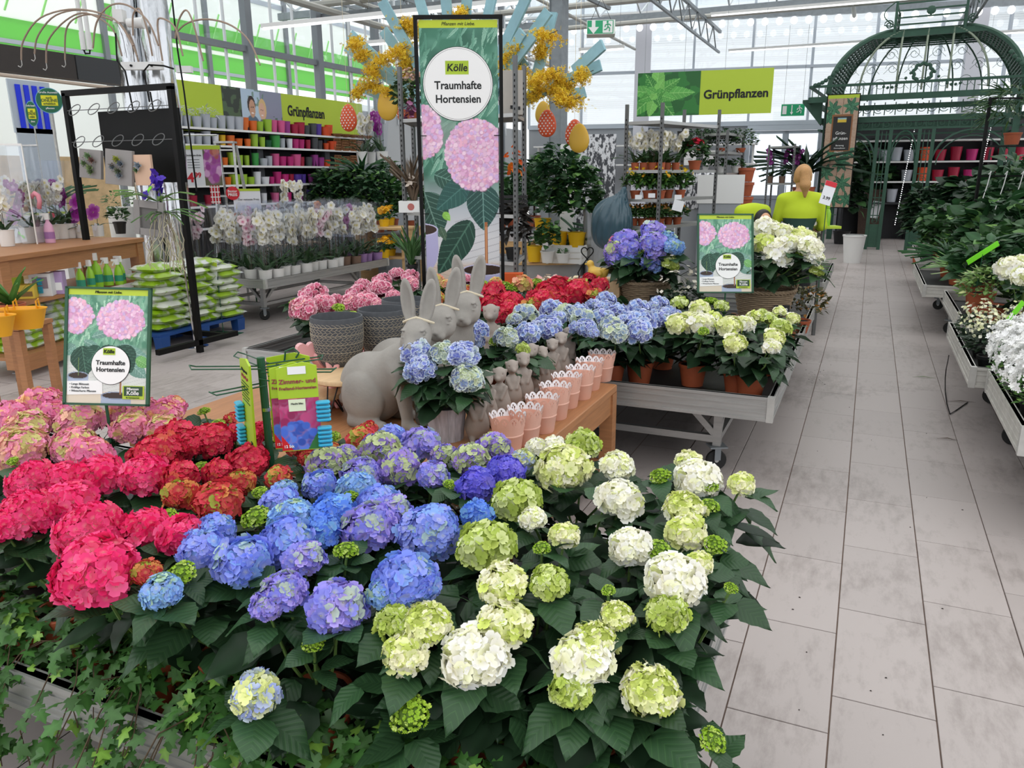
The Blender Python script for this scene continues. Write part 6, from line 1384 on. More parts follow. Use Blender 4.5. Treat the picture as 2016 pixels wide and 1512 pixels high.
MB().box((0,0,0),(.13,.002,.022)).build('neon_tag',M_neon,t,loc=(-.09,-.06,.19)).rotation_euler=(0,-.7,0)
# chrome stand pole in front of the sacks
P=G(384,682); t=thing('chrome_stand','thin chrome pole on a round base in front of the stacked soil bags','stand',P); MB().tube([(0,0,.02),(-.07,0,2.0)],.011,8).build('pole',M_chrome,t); MB().lathe([(.13,0),(.13,.006),(.03,.02),(.012,.05)],20).build('base',M_chrome,t,True)

# ------------------------------------------------------------------ stacked soil bags on a blue pallet
M_bagl=mat('lime plastic bag','8fb81a',.35,noise=.04,nscale=7,col2='d4d8cc'); M_bagw=mat('silver plastic bag','cfd2d4',.35,noise=.05,nscale=6,col2='94b82c')
def bag_mesh(seed,w=.34,d=.46,h=.088,m=None):
    rg=np.random.default_rng(seed); n,k=14,10; V,F=[],[]
    nz=rg.normal(0,1,(4,2))
    for side in (1,-1):
        for i in range(n+1):
            for j in range(k+1):
                u,v=i/n*2-1,j/k*2-1; e=(max(0,1-abs(u)**3.5))**.5*(max(0,1-abs(v)**4))**.5; wr=.008*math.sin(9*u+nz[0,0]*3)*math.sin(7*v+nz[1,1]*3)
                V.append((u*d/2*(1+.02*math.sin(5*v+seed)),v*w/2*(1-.05*abs(u)**3),side*(h/2)*e+(wr if side>0 else 0)*e+.004*math.sin(6*u+seed)))
    for s in (0,1):
        b=s*(n+1)*(k+1)
        for i in range(n):
            for j in range(k): q=(b+i*(k+1)+j,b+(i+1)*(k+1)+j,b+(i+1)*(k+1)+j+1,b+i*(k+1)+j+1); F.append(q if s == 0 else q[::-1])
    return np_mesh('soil_bag',np.array(V),np.array(F),m or M_bagl)
BAG=[bag_mesh(s,m=M_bagl if s % 3 else M_bagw) for s in range(6)]; BAGW=[bag_mesh(10+s,.3,.42,.085,M_bagw) for s in range(3)]
P0=np.array([-6.62,5.98]); pal=thing('blue_pallet','blue plastic pallet under the stacked lime soil bags','pallet',(P0[0],P0[1],0),.05); M_bluep=mat('blue plastic','1d4a8c',.5)
MB().box((0,0,.145),(.8,1.2,.03)).build('deck',M_bluep,pal)
for x in (-.36,0,.36):
    for y in (-.55,0,.55): MB().box((x,y,.065),(.1,.12,.13),taper=.85).build('foot',M_bluep,pal)
nb=0
for lay in range(9):
    for (x,y,rz) in (((.19,-.36,.05),(.19,.02,-.04),(.19,.40,.03)) if lay % 2 else ((.2,-.3,PI/2),(.2,.2,PI/2+.06),(.2,.46,.04))):
        if lay == 8 and y>.3: continue
        nb+=1; o=link('soil_bag',BAG[(nb*5+lay) % 6],None,(P0[0]+x,P0[1]+y,.20+lay*.072),rz+.05*math.sin(nb*3.3)); lname=ORD[lay]+' layer from the pallet'
        tag(o,f'lime and silver soil bag, {["nearest", "middle", "far"][(nb - 1) % 3]} one in the {lname}','bag','soil bags on the blue pallet')
t=thing('price_sign','small white price sign 4.99 with a green header in front of the soil bags','sign',tuple(G(440,658)),CAMR -.3); MB().tube([(0,0,0),(0,0,.62)],.005,6).build('pole',M_green,t); MB().box((0,0,.004),(.34,.24,.008)).build('base_plate',M_green,t)
b=MB().box((0,0,0),(.125,.006,.3)).build('card',M_paper,t,loc=(-.06,-.01,.64)); b.rotation_euler=(.1,.22,0); h_=MB().box((0,-.004,.128),(.125,.002,.045)).build('header',M_lime,b); text('price','4.99',.05,M_ink,b,(.01,-.0045,-.09),bold=.015); text('small_lettering','Blumenerde',.022,M_ink,b,(0,-.0045,.06),bold=.01)

# ------------------------------------------------------------------ oak cabinet with orchids on top at the left edge
CA=math.atan2(1.85,-.54); cab=thing('oak_shelf_table','oak shelf table on casters at the left edge with orchids on top','table',(-6.33,4.05,0),CA)   # local x runs away along the front, local y to the back (left)
L_,D_,Ht=1.95,.75,1.04
MB().box((L_/2-.05,D_/2,Ht -.02),(L_+.1,D_+.04,.045),bev=.004).build('tabletop',M_wood_h,cab); MB().box((L_/2,.03,Ht -.115),(L_ -.1,.03,.14)).build('apron',M_wood_h,cab)
for x in (.05,L_ -.05):
    for y in (.05,D_ -.05): MB().box((x,y,(Ht -.04)/2+.05),(.1,.1,Ht -.14)).build('leg',M_wood,cab); add_caster(cab,(x,y,-.03),.4).scale=(.7,.7,.7)
for z in (.62,.18): MB().box((L_/2,D_/2,z),(L_ -.1,D_ -.06,.03)).build('shelf',M_wood_h,cab)
MB().box((L_/2,.03,.13),(L_ -.1,.035,.14)).build('bottom_rail',M_wood_h,cab)
cR=Matrix.Rotation(CA,3,'Z')
def cabp(x,y,z): v=cR @ Vector((x,y,0)); return (v.x -6.33,v.y+4.05,z)
def cabpix(px,py,z=1.045): return tuple(G(px,py,z)[:2])+(z,)
for i,(x,y,lab) in enumerate([(42,478,'magenta orchid in a white pot at the left end of the oak shelf table'),(163,468,'magenta orchid in a white pot, left of the pair on the oak shelf table'),(195,465,'magenta orchid in a white pot, right of the pair on the oak shelf table')]):
    t=thing('potted_orchid',lab,'orchid',cabpix(x,y),0,None); link('pot',pot_mesh(.058,.115,M_whitepot,rim=.002,taper=.88,lip=0),t); o=link('strap_leaves',straps_mesh(20+i,5,.13,STRAP,'2c4426',up=.6),t,(0,0,.1)); o['kind']='stuff'
    MB().tube([(0,0,.1),(.01,0,.2),(0,-.02,.27 if i != 1 else .38)],.003,5).build('flower_stem',M_darkstem,t); V,F,K5=ORF; rg=np.random.default_rng(i);
    Tn=np.array([(0,-.03,.25),(-.06,-.02,.2)][: (1 if i != 1 else 2)]+([(.03,-.03,.37)] if i == 1 else [])); N=np.tile([.2,-1,.35],(len(Tn),1)); N=N/np.linalg.norm(N,axis=1,keepdims=True)
    Pq,Fq=stamp(V,F,frames(N,rg,.1),Tn,np.full(len(Tn),.095)); CC=np.tile(lin('98218e'),(len(Tn),len(V),1)); CC[:,K5 == 1]=lin('c678be'); CC[:,K5 ==-1]=lin('5a1040'); o=link('orchid_blooms',np_mesh('orchid_blooms',Pq,Fq,M_petal,CC.reshape(-1,3),smooth=False),t)
    b=MB().box((0,0,0),(.04,.002,.08)).build('paper_tag',M_paper,t,loc=(.04,-.06,.1)); b.rotation_euler=(0,.4,0)
    if i != 2: b=MB().box((0,0,0),(.09,.002,.022)).build('neon_tag',M_neon,t,loc=(.1,-.055,.08)); b.rotation_euler=(0,.6,0)
plant('small dark green plant in a black and peach pot on the oak shelf table',cabpix(238,460),bush_mesh(31,60,.09,.16,OVAL,.07,'3c5a34',lt='6a8a50'),mat('black peach pot','2a2624',.4),r=.068,h=.13)
for i,(x,y,w,h,lab) in enumerate([(78,470,.2,.26,'white price board leaning behind the pink spray bottle, left one'),(118,466,.17,.26,'green-edged price board 1.99 with a red badge on the oak shelf table')]):
    t=thing('price_board',lab,'sign',cabpix(x,y),CAMR+.35+.1*i); b=MB().box((0,0,h/2),(w,.012,h)).build('board',M_paper,t); MB().box((0,-.007,h -.012),(w,.003,.024)).build('header',M_lime,t)
    if i: MB().box((-w/2,0,h/2),(.008,.02,h)).build('green_edge',M_green,t); text('price','1.99',.035,M_red,t,(.01,-.008,h*.35),bold=.02); disc(t,'red_badge',.032,(-w*.28,-.012,h*.86),M_red)
    for k in range(4): MB().box((.01,-.007,h*.5+k*.022),(w*.5,.002,.005)).build('printed_line',mat('grey print','555a5c',.7),t)
def spray_bottle(lab,P,m,lm,s=1.0,group=None):
    t=thing('spray_bottle',lab,'bottle',P,CAMR+random.uniform(-.3,.3),group); MB().lathe([(.034,0),(.036,.01),(.036,.09),(.028,.13),(.013,.155),(.013,.17),(.001,.17)],16,sy=.65).build('bottle_body',m,t,True)
    MB().box((0,0,.183),(.03,.024,.03)).box((-.015,0,.205),(.06,.02,.018)).bar((-.02,0,.195),(-.04,0,.16),.01).build('trigger_head',M_white,t); MB().lathe([(.0365,.03),(.0365,.08)],16,sy=.66,cap=False).build('label',lm,t); t.scale=(s,)*3; return t
M_pinkbt=mat('pink bottle','d8a4c0',.4); spray_bottle('pink spray bottle with a white trigger head on the oak shelf table',cabpix(100,478),M_pinkbt,mat('violet label','9a6aa0',.5),1.3)
spray_bottle('pale pink spray bottle half hidden behind the left price board',cabpix(66,474),M_pinkbt,M_whiteprint,1.15)
M_greenbt=mat('lime bottle','8cc028',.35); M_glab=mat('teal label','2a8a6a',.5)
for i,(x,y,s) in enumerate([(180,590,1.25),(200,595,1.5),(160,592,1.2),(222,596,1.25),(236,592,1.15),(248,594,1.25)]):
    Q=AX(x,560,-6.62-.0*i); spray_bottle(f'lime green spray bottle, {ORD[sorted([180, 200, 160, 222, 236, 248]).index(x)]} from the left on the middle shelf of the oak table',(Q[0]-.05*(i % 2),Q[1],.636),M_greenbt,M_glab,s,'lime spray bottles')
for i,(x,lab,c1,w,h) in enumerate([(72,'small yellow fertiliser carton on the middle shelf of the oak table','e2c64a',.14,.12),(104,'white display carton with turquoise packs on the middle shelf','dcdcdc',.17,.2),(136,'lilac carton beside the white display carton on the middle shelf','b49ac4',.1,.2),(88,'lime fold-up carton with a printed top on the middle shelf','b5c832',.2,.1)]):
    Q=AX(x,575,-6.5); t=thing('carton',lab,'carton',(Q[0]-.12,Q[1],.636+(.2 if i == 3 else 0)),CAMR+.25);
    if i == 3: t.location=(Q[0]-.30,Q[1]-.1,.636); MB().box((0,0,h),(w,.1,h*2)).build('box',mat(f'carton {c1}',c1,.6),t); text('lettering','NEU!',.035,M_ink,t,(0,-.052,h*1.5))
    else: MB().box((0,0,h/2),(w,.12,h),bev=.002).build('box',mat(f'carton {c1}',c1,.6),t)
    if i == 1: MB().box((0,-.062,h*.6),(w*.7,.004,h*.5)).build('window',mat('grey inner','8a7a84',.6),t); refill(t,(.0,-.062,h*.78),2)
    elif i != 3: MB().box((0,-.061,h*.35),(w*.8,.003,h*.35)).build('printed_panel',M_whiteprint if i else mat('brown print','8a6a3a',.6),t)
for i in range(12):
    lay,col=i // 2,i % 2; o=link('soil_bag',BAGW[i % 3],None,cabp(.38+col*.45+.03*(lay % 2),.28,.22+lay*.068),CA+.04*math.sin(i*2)); o.name='soil_bag'
    tag(o,f'white and lime soil bag, {["left", "right"][col]} column, {ORD[lay]} from the bottom under the oak shelf table','bag','soil bags under the oak table')
# clear glass cover with orchids, flamingo, greenery on top at the far left
M_clr=glass_mat('clear acrylic',(.97,.98,.99),.14,.05)
t=thing('acrylic_box','tall clear acrylic box around white and magenta orchids at the left','display case',tuple(AY(55,460,5.0)[:2])+(1.045,),CAMR);
for s in (-1,1): MB().box((s*.15,0,.45),(.005,.25,.9)).box((0,s*.125,.45),(.3,.005,.9)).build('acrylic_pane',M_clr,t)
MB().bar((-.15,-.125,.9),(.15,-.125,.9),.014).bar((-.15,.125,.9),(.15,.125,.9),.014).bar((-.15,-.125,0),(-.15,-.125,.9),.01).bar((.15,-.125,0),(.15,-.125,.9),.01).build('edge_trim',M_whitepot,t)
lft=[('orchid',20,440,5.0,'white'),('orchid',52,445,5.0,'magenta'),('orchid',70,440,5.1,'white'),('orchid',5,420,4.7,'white'),('orchid',118,430,5.5,'white'),('orchid',135,430,5.6,'magenta'),('orchid',100,440,5.4,'white')]
for i,(k,x,y,Y,c) in enumerate(lft): orchid(f'{c} orchid in the cluster behind the price boards, {ORD[i]} of the cluster',tuple(AY(x,y,Y)[:2])+(1.045,),c,M_whitepot,i % 4,sleeve=(i>3),L=.48,group='orchid cluster at the left')
plant('bushy yucca behind the acrylic box, spiky leaves against the blue panels',tuple(AY(108,400,6.1)[:2])+(1.0,),straps_mesh(41,40,.42,NARROW,'2f5a34',up=.9),r=.1,h=.16,fz=.35)
sb=thing('display_plinth','white display plinth behind the oak shelf table carrying the yucca','plinth',tuple(AY(118,470,6.1)[:2])+(0,),.2); MB().box((0,0,.5),(.5,.45,.98)).build('plinth_body',M_white,sb); MB().box((0,0,.99),(.54,.49,.02)).build('plinth_top',M_palewood,sb)
cyl=thing('white_planter','tall white cylinder planter behind the slate pictures','planter',tuple(AY(243,460,6.9)[:2])+(0,),0); MB().lathe([(.11,0),(.15,1.3),(.145,1.3),(.13,1.25),(.001,1.25)],24).build('planter_body',M_whitepot,cyl,True)
fb=link('foliage',bush_mesh(43,120,.2,.3,SMALL,.05,'4a6a3a',lt='7a9a58'),cyl,(0,0,1.2)); fb['kind']='stuff'
fl_=thing('flamingo_ornament','pink flamingo head ornament among the orchids at the left','ornament',tuple(AY(73,385,5.0)),CAMR); MB().tube([(0,0,-.12),(.015,0,-.05),(.01,0,.0),(-.02,0,.02),(-.045,0,-.0),(-.05,0,-.03)],[.02,.02,.022,.024,.018,.008],10).build('flamingo_neck',mat('flamingo pink','d98a98',.5),fl_,'all')
# plant hanging on the left edge and yellow planters
plant('strappy green plant in a terracotta pot at the left edge below the oak table top',tuple(AY(22,600,3.55)[:2])+(.66,),straps_mesh(45,22,.32,leaf_geo(1,.16,6,.4,.3,0,seed=6),'4a7a36',up=1.6,spread=.8),r=.09,h=.13)
MB_s=thing('side_stool','oak side stool at the left edge under the strappy plant','stool',tuple(AY(22,600,3.55)[:2])+(0,),CA); MB().box((0,0,.64),(.34,.34,.03)).build('stool_top',M_wood_h,MB_s)
for s in (-1,1):
    for q in (-1,1): MB().box((s*.14,q*.14,.31),(.05,.05,.62)).build('leg',M_wood,MB_s)
M_yp=mat('yellow planter metal','e6a41a',.45)
for i,(x,y,X) in enumerate([(45,625,3.42),(-18,640,3.2)]):
    Q=AY(x,y,X); t=thing('yellow_planter',['yellow oval metal planter hanging on the front of the oak table','yellow oval metal planter cut off by the left picture edge'][i],'planter',Q,CA -PI/2+.3 if False else CAMR+.15)
    MB().lathe([(.115,-.075),(.155,.055),(.163,.06),(.163,.066),(.150,.06),(.11,-.068),(.001,-.068)],32,sx=1.0,sy=.52).build('planter_body',M_yp,t,True)
    for s in (-.6,.6): MB().tube([(s*.12,.06,.04),(s*.12,.06,.1),(s*.12,.1,.11),(s*.12,.11,.06)],.011,6,flat=.4).build('hook',M_yp,t)

# ------------------------------------------------------------------ next hall seen through the opening: blue panels, round signs, pale wall
bp=thing('blue_window','tall window with four bright blue panels in the next hall','window',(-12.5,8.0,0),PI/2)
q0,q1=AX(25,165,-12.5),AX(103,255,-12.5);
bp.location=(-12.5,q0[1],q1[2]); Wp,Hp=q1[1]-q0[1],q0[2]-q1[2]
for k in range(4): MB().box((Wp*(k+.5)/4,0,Hp/2),(Wp/4-.06,.02,Hp)).build('blue_panel',mat('bright blue panel','1c34e0',.5),bp)
MB().box((Wp/2,.03,Hp/2),(Wp+.15,.03,Hp+.15)).build('frame',M_mull,bp); MB().box((Wp/2,.03,-q1[2]/2),(Wp+.1,.03,q1[2])).build('lower_panel',M_mull,bp)
def round_sign(lab,px,py,X,hpx,sy=1.0):
    P=AX(px,py,X); r=RAD(hpx,P); t=thing('round_sign',lab,'sign',P,CAMR+.3); disc(t,'blue_ring',r,(0,0,0),mat('pale blue print','7ab8d0',.6)); disc(t,'green_disc',r*.95,(0,-.003,0),mat('deep green print','1f6a4c',.6)); MB().box((.02*r,-.008,0),(r*1.2,.003,r*.8)).build('yellow_panel',mat('yellow print','e6e02a',.6),t)
    for s_,z,q,m in (('Große Auswahl',.62,.2,M_whiteprint),('auch',.22,.22,M_green),('ONLINE',0,.3,M_green),('erhältlich',-.25,.22,M_green),('pflanzen',-.6,.18,M_whiteprint)): text('lettering',s_,r*q*1.1,m,t,(0,-.0135,r*z),bold=.01)
    MB().tube([(0,.02,-r),(0,.02,-P[2]+.02)],.02,8).build('pole',M_aludirty,t); MB().lathe([(.2,-P[2]),(.2,-P[2]+.02),(.02,-P[2]+.03)],20).build('base',M_aludirty,t); t.scale=(sy,1,1); return t
round_sign('round green sign with yellow panel reading ONLINE in the next hall',97,198,-10.6,24); round_sign('smaller narrow green round sign with a yellow panel left of the large one',63,224,-11.4,24,.45)
hl=thing('pale_facade','pale stone display wall with a pink shutter in the next hall','wall display',(-12.9,0,0)); MB().box((0,9.2,1.0),(.1,3.0,2.0)).build('stone_face',mat('sandy stone print','d8b88c',.8,noise=.2,nscale=6),hl);
for k in range(14): MB().box((.1,5.0,.5+k*.12),(.03,1.0,.09)).build('shutter_slat',mat('pale pink shutter','cfa8a4',.6),hl)
MB().box((.06,5.0,1.3),(.04,1.1,1.9)).build('shutter_board',mat('pale pink shutter','cfa8a4',.6),hl)
# price sign on a stand with the orchid photo, ladder, hanging board
P=AY(362,330,7.2); t=thing('price_stand','white price sign 4.99 with an orchid photograph on a chrome stand','sign',(P[0],P[1],0),CAMR+.1); w,h,z=.42,.42,float(P[2])
MB().box((.23,0,z),(w,.012,h)).build('board',M_paper,t); MB().box((.23,-.008,z+h/2+.02),(w,.004,.045)).build('header',M_lime,t); p=Paint(36,60,'6a6a50'); p.bloom(.5,.4,.5,.5,['b060b0','c888c0','a04c98','d8a8d0'],40,.2); p.bloom(.7,.1,.25,.1,['b86060','c88070'],10,.3); p.build('orchid_print',t,(.335,-.008,z),.2,h)
text('price','4',.15,M_red,t,(.07,-.009,z -.12),bold=.03); text('price','99',.08,M_red,t,(.155,-.009,z -.09),bold=.03); text('small_lettering','Orchideen-Erde',.028,M_ink,t,(.125,-.009,z+.14),bold=.01)
for k in range(4): MB().box((.12,-.008,z+.09-.03*k),(.14,.002,.005)).build('printed_line',mat('grey print','555a5c',.7),t)
MB().tube([(0,0,.02),(0,0,z+h/2+.12),(.03,0,z+h/2+.16),(.42,0,z+h/2+.16)],.01,8).build('stand_pole',M_chrome,t); MB().lathe([(.15,0),(.15,.01),(.02,.02)],20).build('base',M_chrome,t)
P=AY(470,385,8.0); t=thing('price_board','white board with a red round badge reading Bester Preis behind the orchids','sign',(P[0],P[1],0),CAMR+.15); z=float(P[2]); MB().box((.1,0,z -.12),(.34,.012,.36)).build('board',M_paper,t); MB().box((.1,-.007,z+.07),(.34,.004,.03)).build('header',M_lime,t); disc(t,'red_badge',.085,(-.07,-.012,z+.03),M_red); text('lettering','Bester',.045,M_whiteprint,t,(-.07,-.022,z+.055),bold=.01); text('lettering','PREIS',.05,M_whiteprint,t,(-.07,-.022,z+.01),bold=.02); text('lettering','Der netteste Preis',.035,M_ink,t,(.12,-.008,z -.05)); MB().tube([(.1,.01,0),(.1,.01,z -.2)],.01,6).build('pole',M_green,t)
P=G(445,470,.0); Q=AY(447,370,8.25); t=thing('step_ladder','aluminium step ladder standing in front of the pot shelves','ladder',(Q[0],Q[1],0),CAMR)
for s in (-1,1):
    MB().bar((s*.2,-.15,0),(s*.11,.08,2.08),.03,.05).build('side_rail',M_alu,t); MB().bar((s*.2+.02,.55,0),(s*.11+.02,.12,2.05),.025,.04).build('rear_rail',M_alu,t)
for k in range(7): q=k/7+.1; MB().box((0,-.15+.23*q,2.08*q),((.2-.09*q)*2,.09,.02)).build('tread',M_alu,t)
MB().box((0,.1,2.09),(.26,.16,.025)).build('top_step',M_alu,t)
# tartan scarf teddy-like bundle hanging below the price stand: a checked cloth ornament
t=thing('checked_cloth','red and white checked cloth ornament hanging behind the orchids','decoration',tuple(AY(424,383,7.6)),CAMR+.2); MB().box((0,0,0),(.11,.02,.22)).build('cloth',M_red,t)
for k in range(4): MB().box((0,-.011,-.09+.06*k),(.11,.002,.012)).build('white_check',M_whiteprint,t);
for k in range(3): MB().box((-.035+.035*k,-.0125,0),(.01,.002,.22)).build('white_check',M_whiteprint,t)
# ------------------------------------------------------------------ green plants on the timber steps behind the banner
def steps():
    t=thing('timber_steps','low curved timber display step carrying yellow-potted plants left of the silver pot','stand',(-4.55,10.6,0),.1); n=24
    for k,(r,z) in enumerate(((1.35,.22),(.95,.46))):
        MB().prism([(r*1.0*math.cos(a),r*.62*math.sin(a)) for a in np.linspace(0,2*PI,n,endpoint=False)],z -.03,z).build('round_board',M_crate,t); MB().lathe([(r*.95,0),(r*.95,z -.03)],n,sy=.62).build('step_base',M_greywall,t)
steps()
def whitecrate(lab,P,w=.5,d=.32,h=.24,m=M_white):
    t=thing('slatted_crate',lab,'crate',P,.1)
    for k in range(3):
        for s in (-1,1): MB().box((0,s*d/2,.04+k*.08),(w,.014,.06)).build('slat',m,t); MB().box((s*w/2,0,.04+k*.08),(.014,d,.06)).build('slat',m,t)
    for s in (-1,1):
        for q in (-1,1): MB().box((s*(w/2-.015),q*(d/2-.015),h/2),(.03,.03,h)).build('corner_post',m,t)
def at(px,py,Y): return AY(px,py,Y)
BUSHA=bush_mesh(101,420,.3,.95,HEARTL,.10,'2c4f2a',lt='5f8a40'); BUSHB=bush_mesh(102,420,.28,1.1,OVAL,.12,'26482a',lt='4f7a3a'); PALM=straps_mesh(103,60,.75,NARROW,'2c5330',up=1.0); PALM2=straps_mesh(104,50,.5,NARROW,'22452a',up=.9); BUSHC=bush_mesh(105,160,.14,.4,HEARTL,.07,'34592e',lt='6a9448'); BUSHD=bush_mesh(106,300,.25,.5,OVAL,.1,'2d5029',lt='5a8440')
def pix_plant(lab,px,py,Y,mesh,potm,r,h,scale=1.0,zb=None,**k):
    P=at(px,py,Y); P[2]=P[2] if zb is None else zb; return plant(lab,P,mesh,potm,r=r,h=h,scale=scale,**k)
pix_plant('tall climbing green plant in a yellow pot, left one on the timber step',1068,462,10.9,BUSHA,M_yelpot,.13,.24,1.0)
pix_plant('tallest leafy green plant in a yellow pot in front of the birch panel',1100,490,10.5,BUSHB,M_yelpot,.13,.24,1.12)
pix_plant('leafy green plant in a yellow pot nearest the silver pot',1135,488,10.5,BUSHA,M_yelpot,.13,.22,1.08)
pix_plant('small climbing ivy in a white pot at the front of the timber step',1078,517,10.0,BUSHC,M_whitepot,.10,.16,1.1)
pix_plant('yellow pot with low small leaves left of the ivy on the timber step',1052,515,10.1,bush_mesh(107,30,.08,.12,OVAL,.07,'3a6030'),M_yelpot,.11,.22,1.0)
pix_plant('small white pot with low leaves right of the ivy on the timber step',1108,517,10.0,bush_mesh(108,24,.06,.08,OVAL,.05,'3a6030'),M_whitepot,.09,.13,1.0)
whitecrate('white slatted crate behind the small white pots on the timber step',(float(at(1115,515,10.25)[0]),10.25,.46)); whitecrate('raw wooden slatted crate left of the white one on the timber step',(float(at(1010,505,10.6)[0]),10.6,.46),.6,.3,.26,M_crate)
for (px,Y,ms,sc,zb,fz,lab) in [(1010,12.9,PALM,1.1,.73,.3,'feathery palm behind the steel trolley right of the banner'),(1040,13.1,BUSHB,1.0,.73,.1,'dense evergreen behind the yellow-potted plants'),(1052,13.4,PALM,1.1,.73,.7,'tall palm reaching up beside the steel column'),(1150,11.2,PALM2,1.5,0,.5,'dracaena with narrow leaves in front of the birch panel'),(1216,11.9,PALM2,1.7,0,.5,'narrow-leaved dracaena between the birch panel and the trolley'),(1120,13.3,PALM2,.8,.73,1.3,'spiky yucca top above the birch panel'),(985,12.7,BUSHD,1.3,.73,.2,'mixed green foliage plant right behind the banner')]:
    P=at(px,440,Y); t=plant(lab,(P[0],Y,zb),ms,r=.12,h=.2,scale=sc,fz=fz); MB().tube([(0,0,.15),(0,0,fz+.1)],.02,6).build('stem',M_darkstem,t)
for x0,x1,y0,y1,lab in ((-6.6,-3.6,12.55,13.7,'grey display table under the palms behind the timber step'),(-8.85,-5.6,10.75,12.4,'grey display table under the broad-leaved plants beyond the orchid bench')):
    t=thing('display_table',lab,'table',((x0+x1)/2,(y0+y1)/2,0)); MB().box((0,0,.705),(x1 -x0,y1 -y0,.05)).build('tabletop',M_greywall,t)
    for sx in (-1,1):
        for sy in (-1,1): MB().box((sx*((x1 -x0)/2-.05),sy*((y1 -y0)/2-.05),.34),(.06,.06,.68)).build('leg',M_galv,t)
BUSHF=bush_mesh(110,420,.4,.9,OVAL,.15,'27482a',lt='5f8a44')
for i,(px,py,Y,ms,sc,lab) in enumerate([(655,425,11.6,BUSHF,.95,'broad-leaved plant at the right end of the pot shelves'),(700,440,11.6,BUSHF,.95,'dense broad-leaved plant behind the far orchids'),(745,440,11.2,BUSHF,.9,'broad-leaved peace lily left of the trolley post'),(770,400,11.6,BUSHB,.9,'dark climbing plant behind the trolley left of the banner'),(715,400,11.8,PALM,.75,'fern-like palm against the pale wall left of the banner'),(810,440,10.6,BUSHD,1.3,'broad green plant behind the trolley left of the banner')]): pix_plant(lab,px,py,max(Y,11.0) if px<805 else 11.2,ms,M_terra,.12,.2,sc,zb=.732,fz=.18 if ms is not PALM else .9)
for i,(px,py,Y) in enumerate(((728,285,12.5),(752,287,12.3),(712,290,12.2))): orchid(f'orchid bunch with white and mauve flowers on the high shelf left of the banner, {ORD[i]}',tuple(at(px,py,Y)[:2])+(1.842,),['white','magenta','white'][i],M_whitepot,i,L=.5,group='high orchids left of the banner',sc=1.5)
hs=thing('plant_stand','tall white plant stand under the high orchids left of the banner','stand',tuple(at(733,300,12.35)[:2])+(0,)); MB().box((0,0,.92),(.9,.8,1.84)).build('stand_body',M_greywall,hs)
for i,(px,py,Y) in enumerate(((757,452,10.6),(768,448,10.9),(757,512,10.2),(770,510,10.5))):
    P=at(px,py,Y); t=plant(f'yellow primrose in a yellow pot left of the trolley post, {ORD[i]} one',P,bush_mesh(120+i,40,.09,.12,OVAL,.08,'2f5a2c'),M_yelpot,r=.085,h=.16,group='yellow primroses',extra=('blossoms',blossoms(130+i,22,.1,.2,['f2b21a','f5c22c'],.04)))
st2=thing('timber_steps','pale timber shelf unit holding yellow primroses left of the trolley post','stand',tuple(at(765,470,10.6)[:2])+(0,),0)
for z in (.42,.86): MB().box((0,0,z -float(0)),(.9,.6,.03)).build('board',M_crate,st2)
for s in (-1,1): MB().box((s*.42,0,.43),(.03,.55,.86)).build('side_board',M_crate,st2)
# birch-print panel, white panel, silver pot, wall shelf with white pots
M_birch=mat('white birch print','e8e8ec',.6,noise=.035,nscale=26,col2='4a4c52',stretch=(1,1,.5))
P=at(1166,430,11.9); t=thing('birch_panel','tall white panel with a black branch pattern behind the green plants','panel',(P[0],P[1],0),.25); MB().box((0,0,1.12),(.68,.04,2.24)).build('printed_board',M_birch,t); MB().box((-.0,0,.02),(.7,.3,.04)).build('foot',M_white,t)
P=at(1116,430,11.7); t=thing('white_screen','narrow plain white panel left of the black branch panel','panel',(P[0],P[1],0),.25); MB().box((0,0,1.05),(.22,.03,2.1)).build('board',M_white,t); MB().box((0,0,.02),(.24,.25,.04)).build('foot',M_white,t)
P=at(1178,480,10.7); t=thing('silver_planter','tall silver planter with wavy vertical ridges behind the blue bin bag','planter',(P[0],P[1],.25),.1); M_silv=mat('silver lacquer','b8bcc0',.35,.6)
mb=MB(); n,k=60,14; vs=[]
for j in range(k+1):
    z=.95*j/k; s_=1+.25*(j/k)
    for i in range(n):
        a=2*PI*i/n; c_,q_=math.cos(a),math.sin(a); R_q=.165*s_/max(abs(c_),abs(q_))*.93; R_q=min(R_q,.2*s_); rr=R_q*(1+.035*math.sin(22*a+2.0*math.sin(z*7))); vs.append((rr*c_,rr*q_,z))
mb.add(vs,[(j*n+i,j*n+(i+1) % n,(j+1)*n+(i+1) % n,(j+1)*n+i) for j in range(k) for i in range(n)]+[tuple(k*n+i for i in range(n))]).build('ridged_body',M_silv,t,'all'); MB().box((0,0,-.12),(.6,.5,.24)).build('white_plinth',M_white,t)
ws=thing('back_shelf','white shelf on the end wall holding black and white square pots','shelf',(-6.0,22.4,0),WA)
for z in (1.9,2.42): MB().box((0,0,z),(6.2,.4,.04)).build('shelf_board',M_white,ws)
for x in (-3,-1,1,3): MB().box((x,.1,1.2),(.05,.2,2.4)).build('upright',M_white,ws)
for i,(x,z,m,cn) in enumerate(((-2.3,2.44,M_blackpl,'black'),(.1,2.44,M_blackpl,'black'),(1.15,2.44,M_blackpl,'black'),(1.7,2.44,M_blackpl,'black'),(1.3,1.92,M_white,'white'),(1.8,1.92,M_white,'white'),(-1.5,1.92,M_white,'white'),(.4,1.92,M_blackpl,'black'))):
    c,s=math.cos(WA),math.sin(WA); single('square_pot',MB().box((0,0,.17),(.42,.3,.34),taper=.8),m,f'{cn} square pot on the end wall shelf, {ORD[sorted([q for q in (-2.3,.1,1.15,1.7) ] if z > 2 else [1.3,1.8,-1.5,.4]).index(x)]} from the left on the {"upper" if z > 2 else "lower"} board','plant pot',(-6.0+x*c,22.4+x*s,z -.0+.005),WA,'square pots on the end wall shelf')

